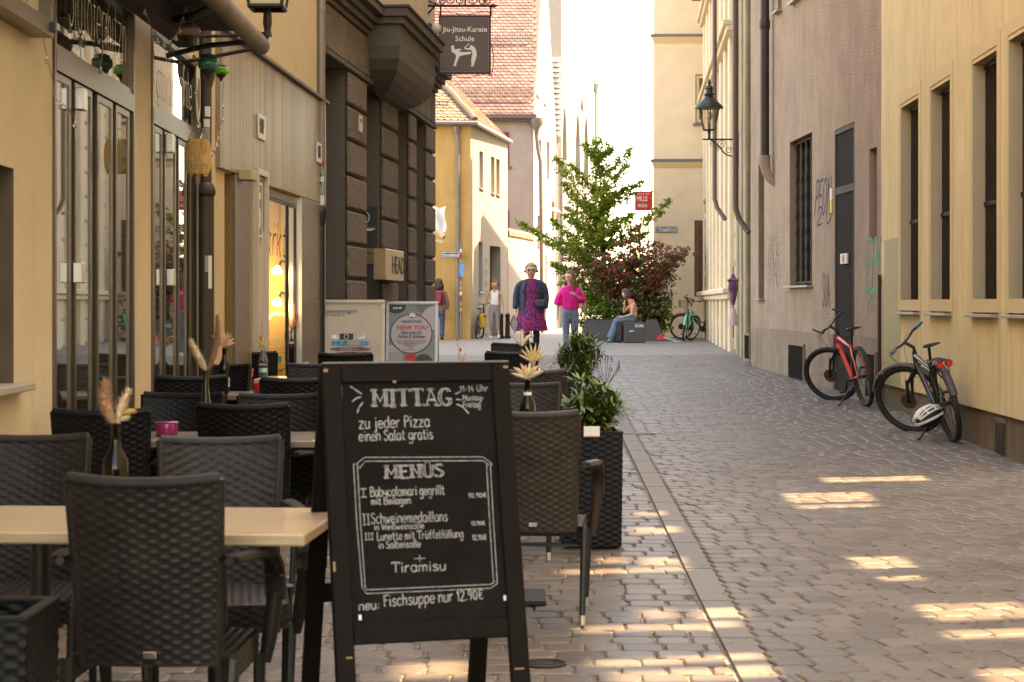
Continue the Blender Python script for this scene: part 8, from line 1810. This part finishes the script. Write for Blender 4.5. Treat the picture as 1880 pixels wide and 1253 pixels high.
# wicker lamp shade
wp = at_y(364, 288, 11.6); t = thing('wicker_lampshade', 'round pale wicker lampshade hanging between awning and downpipe', 'lampshade', loc=wp); m_wick = mat('honey_wicker', (.62, .40, .16), .6, var=.25, vs=40)
hh, rr_ = .1, .076
def wr(z): return rr_*(1-.22*abs(z/hh)**3)
q = MB()
for i in range(22): z = -hh+2*hh*i/21; q.tube([((wr(z)+(.003 if k % 2 == i % 2 else -.001))*math.cos(2*PI*k/40), (wr(z)+(.003 if k % 2 == i % 2 else -.001))*math.sin(2*PI*k/40), z) for k in range(40)], .0038, 4, closed=True)
q.build('weave_rings', m_wick, t)
q = MB()
for k in range(20): a = 2*PI*k/20; q.tube([(wr(-hh+2*hh*i/8)*math.cos(a), wr(-hh+2*hh*i/8)*math.sin(a), -hh+2*hh*i/8) for i in range(9)], .003, 4)
q.build('stakes', m_wick, t)
q = MB(); q.tube([(-.06, 0, hh)]+[(-.06*math.cos(i*PI/8), 0, hh+.07*math.sin(i*PI/8)) for i in range(1, 8)]+[(.06, 0, hh)], .002, 4); q.build('handle', m_black, t)
m_wire = mat('string_wire', (.28, .22, .15), .6); m_bl = mat('glass_bulb', (.8, .75, .68), .03, trans=.75, ior=1.3, coat=1)
def string(lab, pts, bulbs):
    P3 = [at_y(*p) for p in pts]; o_ = P3[0]; t = thing('string_lights', lab, 'string lights', loc=o_, group='string lights on the restaurant'); P = catmull([p-o_ for p in P3], 5)
    q = MB(); q.tube(P, .0025, 4); q.build('wire', m_wire, t); Ls = [0]
    for a, b in zip(P, P[1:]): Ls.append(Ls[-1]+(b-a).length)
    if 'bulbmesh' not in globals():
        globals()['bulbmesh'] = MB().sphere((0, 0, -.022), .0125, 10, 7).mesh('bulb', m_bl, 60); globals()['capmesh'] = MB().tube([(0, 0, 0), (0, 0, -.012)], .005, 6).mesh('cap', m_alu)
    for b in bulbs:
        s_ = b*Ls[-1]; i = max(j for j in range(len(Ls)) if Ls[j] <= s_+1e-6); i = min(i, len(P)-2); f_ = (s_-Ls[i])/max(1e-6, Ls[i+1]-Ls[i]); p = P[i].lerp(P[i+1], f_)
        o = link('bulb', bulbmesh, t, Matrix.Translation(p)); link('cap', capmesh, o)
string('string of glass bulbs hanging down along the left stucco edge', [(76, -20, 8.3), (80, 70, 8.4), (97, 150, 8.5), (100, 178, 8.5), (125, 200, 8.7), (138, 222, 8.8)], [.1, .38, .72, 1.0])
string('string of glass bulbs crossing the first transom window', [(203, -10, 9.6), (196, 40, 9.6), (190, 85, 9.7), (186, 112, 9.7), (180, 160, 9.8), (165, 178, 9.8)], [.28, .68, 1.0])
string('garland of glass bulbs sagging between the windows under the awning', [(258, -12, 10.2), (274, 42, 10.3), (290, 72, 10.5), (306, 77, 10.6), (322, 66, 10.7), (334, 38, 10.8), (346, -4, 10.9)], [.1, .27, .4, .5, .58, .66, .74, .84, .93])
string('string of glass bulbs falling from the awning to the wicker lampshade', [(350, -8, 10.9), (355, 55, 11.1), (357, 112, 11.3), (362, 170, 11.4), (366, 225, 11.5), (370, 245, 11.55)], [.46, .7, .92, 1.0])
string('string of glass bulbs looping around the brown downpipe', [(411, 150, 13.0), (408, 185, 13.0), (409, 215, 13.0), (402, 245, 13.0), (396, 268, 12.9), (386, 282, 12.8)], [.25, .4, .5, .62, .75, .87, .97])

# ---------------------------------------------------------------- added unseen screen right of the frame, pierced to shape the sun patches
patches = [((1500, 868), (1680, 884)), ((1436, 905), (1590, 921)), ((1446, 926), (1612, 932)), ((1560, 1022), (1655, 1043)), ((1600, 1058), (1690, 1066)),
           ((1690, 1108), (1868, 1138)), ((1720, 1156), (1900, 1172)), ((1800, 1225), (2000, 1260)),
           ((1085, 1022), (1148, 1034)), ((1160, 1024), (1250, 1038)), ((1010, 1043), (1260, 1052)), ((1158, 1118), (1232, 1136)), ((1256, 1118), (1360, 1136)), ((1040, 1146), (1350, 1158)),
           ((1060, 1206), (1400, 1218)), ((1100, 1228), (1420, 1250)), ((700, 1215), (860, 1245)), ((1150, 968), (1240, 980)), ((1150, 940), (1215, 948))]
LX = 7.0; k1 = math.tan(SUN_EL)/SUN_AZ[0]; k2_ = SUN_AZ[1]/SUN_AZ[0]
holes = []
for (a, b), (c, d) in patches:
    P0, P1 = gp(a, d), gp(c, b); xm = (P0.x+P1.x)/2
    za, zb_ = (LX-P1.x)*k1+P1.z, (LX-P0.x)*k1+P0.z
    sh_ = (LX-xm)*k2_; ya, yb = P0.y+sh_, P1.y+sh_; w_ = gp((a+c)/2, (b+d)/2); holes.append([ya, yb, za, zb_])
Yend = WD.y(1886)-.05
Lg = thing('added_sun_screen', 'added unseen screen wall right of the frame, pierced to shape the sun patches', 'building', loc=(LX, 0, 0))
hs_ = [h for h in holes if h[1] < 16.0]
us = sorted({-14.0, 16.1}|{round(v, 4) for h in hs_ for v in h[:2]}); zs_l = sorted({-.2, 19.0}|{round(v, 4) for h in hs_ for v in h[2:]})
q = MB()
for a, b in zip(us, us[1:]):
    run0 = None
    for c, d in zip(zs_l, zs_l[1:]):
        mu, mz = (a+b)/2, (c+d)/2; op = any(h[0] < mu < h[1] and h[2] < mz < h[3] for h in hs_)
        if not op and run0 is None: run0 = c
        if op and run0 is not None: q.box(0, .06, a, b, run0, c); run0 = None
    if run0 is not None: q.box(0, .06, a, b, run0, zs_l[-1])
q.build('pierced_screen', m_yw, Lg)
# ---------------------------------------------------------------- poster stands in front of the stone building
def stand(px0, px1, ptop, y, lab, frame_m, rz=0):
    k = y/F; O_ = at_y(px0, ptop, y); w = (px1-px0)*k; h = O_.z-zg(y)
    t = thing('poster_stand', lab, 'sign', loc=(O_.x, y, zg(y)), rz=R(rz))
    L_ = Matrix.Rotation(R(-7), 4, 'X')
    q = MB(); q.M = L_; strip_frame(q, 0, w, .12, h, .035, -.012, .02); q.box(0, .03, -.012, .02, 0, .12); q.box(w-.03, w, -.012, .02, 0, .12); q.bbox(-.004, w+.004, -.02, .03, h-.03, h+.004, .005); q.build('frame', frame_m, t)
    q = MB(); q.tube([(.02, .14, h*.9), (.02, .52, 0)], .014, 6); q.tube([(w-.02, .14, h*.9), (w-.02, .52, 0)], .014, 6); q.build('rear_legs', m_alu, t)
    return t, k, w, h, L_
def ell(q, x, z, rx, rz_, y, n=28, ring=0, clip=None):
    pts = [(x+rx*math.cos(2*PI*i/n), z+rz_*math.sin(2*PI*i/n)) for i in range(n)]
    if clip: pts = [(min(max(a, clip[0]), clip[1]), min(max(b, clip[2]), clip[3])) for a, b in pts]
    if ring: q.add([(a, y, b) for a, b in pts]+[(x+(a-x)*(1-ring), y, z+(b-z)*(1-ring)) for a, b in pts], [(i, (i+1) % n, (i+1) % n+n, i+n) for i in range(n)])
    else: q.add([(a, y, b) for a, b in pts], [tuple(range(n))])
# yarn poster
t, k, w, h, L_ = stand(584, 705, 550, 19.3, 'framed poster stand with folded yarn skeins and the words seemannsgarn', mat('champagne_frame', (.42, .34, .26), .35, .4))
X = lambda px: (px-584)*k
Z = lambda py: h-(py-550)*k
q = MB(); q.M = L_; q.box(.03, w-.03, -.002, .004, .15, h-.03); q.build('poster_sheet', mat('cream_poster', (.50, .42, .33), .4, c2=(.42, .34, .26), c2s=1.5), t)
def pt(s, sz, m, px, py, wd, y=-.0045, **kw):
    me = text_mesh(s, sz, m, **kw); xs_ = [v.co.x for v in me.vertices]; a, b = min(xs_), max(xs_); f_ = wd*k/(b-a)
    for v in me.vertices: v.co.x = (v.co.x-a)*f_
    link('lettering', me, t, L_ @ Matrix.Translation((X(px), y, Z(py))))
m_ink = mat('poster_ink', (.06, .08, .13), .6)
pt('seemannsgarn', .058, m_ink, 596, 573.5, 58, bold=.006); pt('BY O·SPORTZ', .042, m_ink, 596, 580, 35)
rr = random.Random(4)
for (x0, x1, y0, y1, c, n) in ((606, 668, 612.5, 623, ('skein_aqua', (.35, .45, .45)), 7), (607, 676, 624, 636, ('skein_blue', (.03, .18, .32)), 9), (605, 679, 636.5, 645, ('skein_brown', (.10, .065, .06)), 9), (609, 682, 645.5, 652, ('skein_wine', (.10, .03, .035)), 9), (606, 680, 652.5, 664, ('skein_grey', (.15, .12, .11)), 9)):
    q = MB(); q.M = L_; N = 14; vs_ = []
    for i in range(N): u = i/(N-1); vs_.append((X(x0+(x1-x0)*u), -.004, Z(y0+1.5*rr.random()+2*abs(2*u-1)**3)))
    for i in range(N): u = 1-i/(N-1); vs_.append((X(x0+(x1-x0)*u), -.004, Z(y1-1.0*rr.random()-2*abs(2*u-1)**3)))
    q.add(vs_, [tuple(range(2*N))]); q.build('yarn_print', mat(c[0], c[1], .7, c2=tuple(v*2.2 for v in c[1]), c2s=22), t)
for (x0, x1, y0, y1, c) in ((622, 647, 612, 623, (.03, .02, .02)), (636, 661, 625, 634, (.42, .3, .24)), (621, 646, 637, 643.5, (.25, .18, .17))):
    q = MB(); q.M = L_; q.box(X(x0), X(x1), -.0065, -.005, Z(y1), Z(y0)); q.build('yarn_band', mat('yarn_band', c, .6), t)
q = MB(); q.M = L_; ell(q, X(634), Z(617.5), 4.5*k, 4.5*k, -.008, ring=.2); q.build('emblem', m_plate_w if 0 else m_text_white, t)
# salon poster
t, k, w, h, L_ = stand(707, 803, 553, 23.2, 'silver poster stand with a round black ring and the words HEADWORK NEW YOU', mat('pale_blue_alu', (.5, .52, .56), .35, .5), rz=-3)
X = lambda px: (px-707)*k
Z = lambda py: h-(py-553)*k
c0 = (.03, w-.03, .15, h-.035)
q = MB(); q.M = L_; q.box(c0[0], c0[1], -.002, .004, c0[2], c0[3]); q.build('poster_sheet', mat('sage_poster', (.25, .27, .24), .45), t)
m_pp = mat('pale_lilac_print', (.52, .47, .48), .5); m_gr = mat('grey_print', (.17, .18, .16), .5); m_dk = mat('charcoal_print', (.045, .045, .055), .5)
for nm, m_, x, y_, rx, rz_, yy in (('print_disc', m_gr, 777, 560, 16, 14, -.003), ('print_disc', m_pp, 797, 583, 24, 22, -.0035), ('print_disc', m_pp, 712, 655, 26, 22, -.003), ('print_disc', m_dk, 725, 562, 18, 13, -.004), ('print_disc', m_dk, 777, 675, 20, 25, -.0055), ('print_disc', m_text_red, 753.5, 655, 10.5, 11.5, -.006)):
    q = MB(); q.M = L_; ell(q, X(x), Z(y_), rx*k, rz_*k, yy, clip=c0); q.build(nm, m_, t)
q = MB(); q.M = L_; ell(q, X(753.5), Z(612.5), 39*k, 36.5*k, -.0065, n=48); q.build('print_disc', m_pp, t)
q = MB(); q.M = L_; ell(q, X(753.5), Z(612.5), 39.5*k, 37*k, -.0075, n=64, ring=.05); q.build('ring_print', m_dk, t)
q = MB(); q.M = L_; ell(q, X(755.5), Z(579), 7*k, 6.2*k, -.0085); q.build('badge', m_text_white, t); q = MB(); q.M = L_; ell(q, X(755.5), Z(579), 7*k, 6.2*k, -.0095, ring=.1); q.box(X(751), X(758), -.0105, -.0095, Z(583), Z(581.5)); q.build('badge_print', m_dk, t)
yy = -.0095
pt('HEADWORK', .042, m_dk, 735.5, 592, 38, y=yy, bold=.018); pt('NEW YOU', .068, m_text_red, 727, 604.5, 57, y=yy, bold=.025)
for s_, a, b, wd, hh_ in (('Haarschnitte', 734, 613.5, 38, 7), ('Farben & Strähnen', 728.5, 620.5, 50, 6)):
    q = MB(); write(q, s_, 0, 0, wd*k, hh_*k, .0055, slant=.35, rng=random.Random(3)); q.build('lettering', m_dk, t, M=L_ @ Matrix.Translation((X(a), yy, Z(b))))
pt('JETZT ZU SONDERKONDITIONEN', .024, m_text_red, 725, 626.5, 56, y=yy, bold=.01); pt('VON UNSEREN JUNIOR STYLIST', .024, m_dk, 728, 631, 49, y=yy, bold=.01); pt('PROFESSIONELL', .022, m_dk, 740, 635, 25, y=yy); pt('UND', .02, m_dk, 749, 638.5, 8, y=yy); pt('KOMPETENT', .022, m_text_red, 743, 643, 19, y=yy)
for i, s_ in enumerate(('TERMINE UNTER', 'HEADWORK SALON', 'DIREKT HIER', '0821 2 19 83 35')): pt(s_, .02, m_dk, 711.5, 649.5+i*4.6, 24, y=-.0045)
q = MB(); write(q, 'get your style', 0, 0, 16*k, 4*k, .004, slant=.3); q.build('lettering', m_text_white, t, M=L_ @ Matrix.Translation((X(719), -.006, Z(566))))
q = MB(); write(q, 'offer', 0, 0, 10*k, 4*k, .004, slant=.3); q.build('lettering', m_dk, t, M=L_ @ Matrix.Translation((X(749), -.0075, Z(657))))
# ---------------------------------------------------------------- small litter on the paving
rr = random.Random(17); q = MB()
for i in range(150):
    y_ = rr.uniform(6.5, 30)**1.0; x_ = rr.choice((kr(y_)+rr.gauss(0, .05), rr.uniform(xleft(y_)+.2, xright(y_)-.2), xright(y_)-abs(rr.gauss(0, .15))-.05)); a = rr.uniform(0, 6.3); L = rr.uniform(.008, .03); z_ = zg(y_)+.003
    q.add([(x_, y_, z_), (x_+L*math.cos(a), y_+L*math.sin(a), z_+.004), (x_+L*1.6*math.cos(a+.5), y_+L*1.6*math.sin(a+.5), z_+rr.uniform(0, .008)), (x_+L*math.cos(a+1), y_+L*math.sin(a+1), z_+.002)], [(0, 1, 2, 3)])
lt_ = q.build('leaf_litter', mat('dry_leaf', (.34, .2, .09), .8, rand=.3), ground); lt_['kind'] = 'stuff'
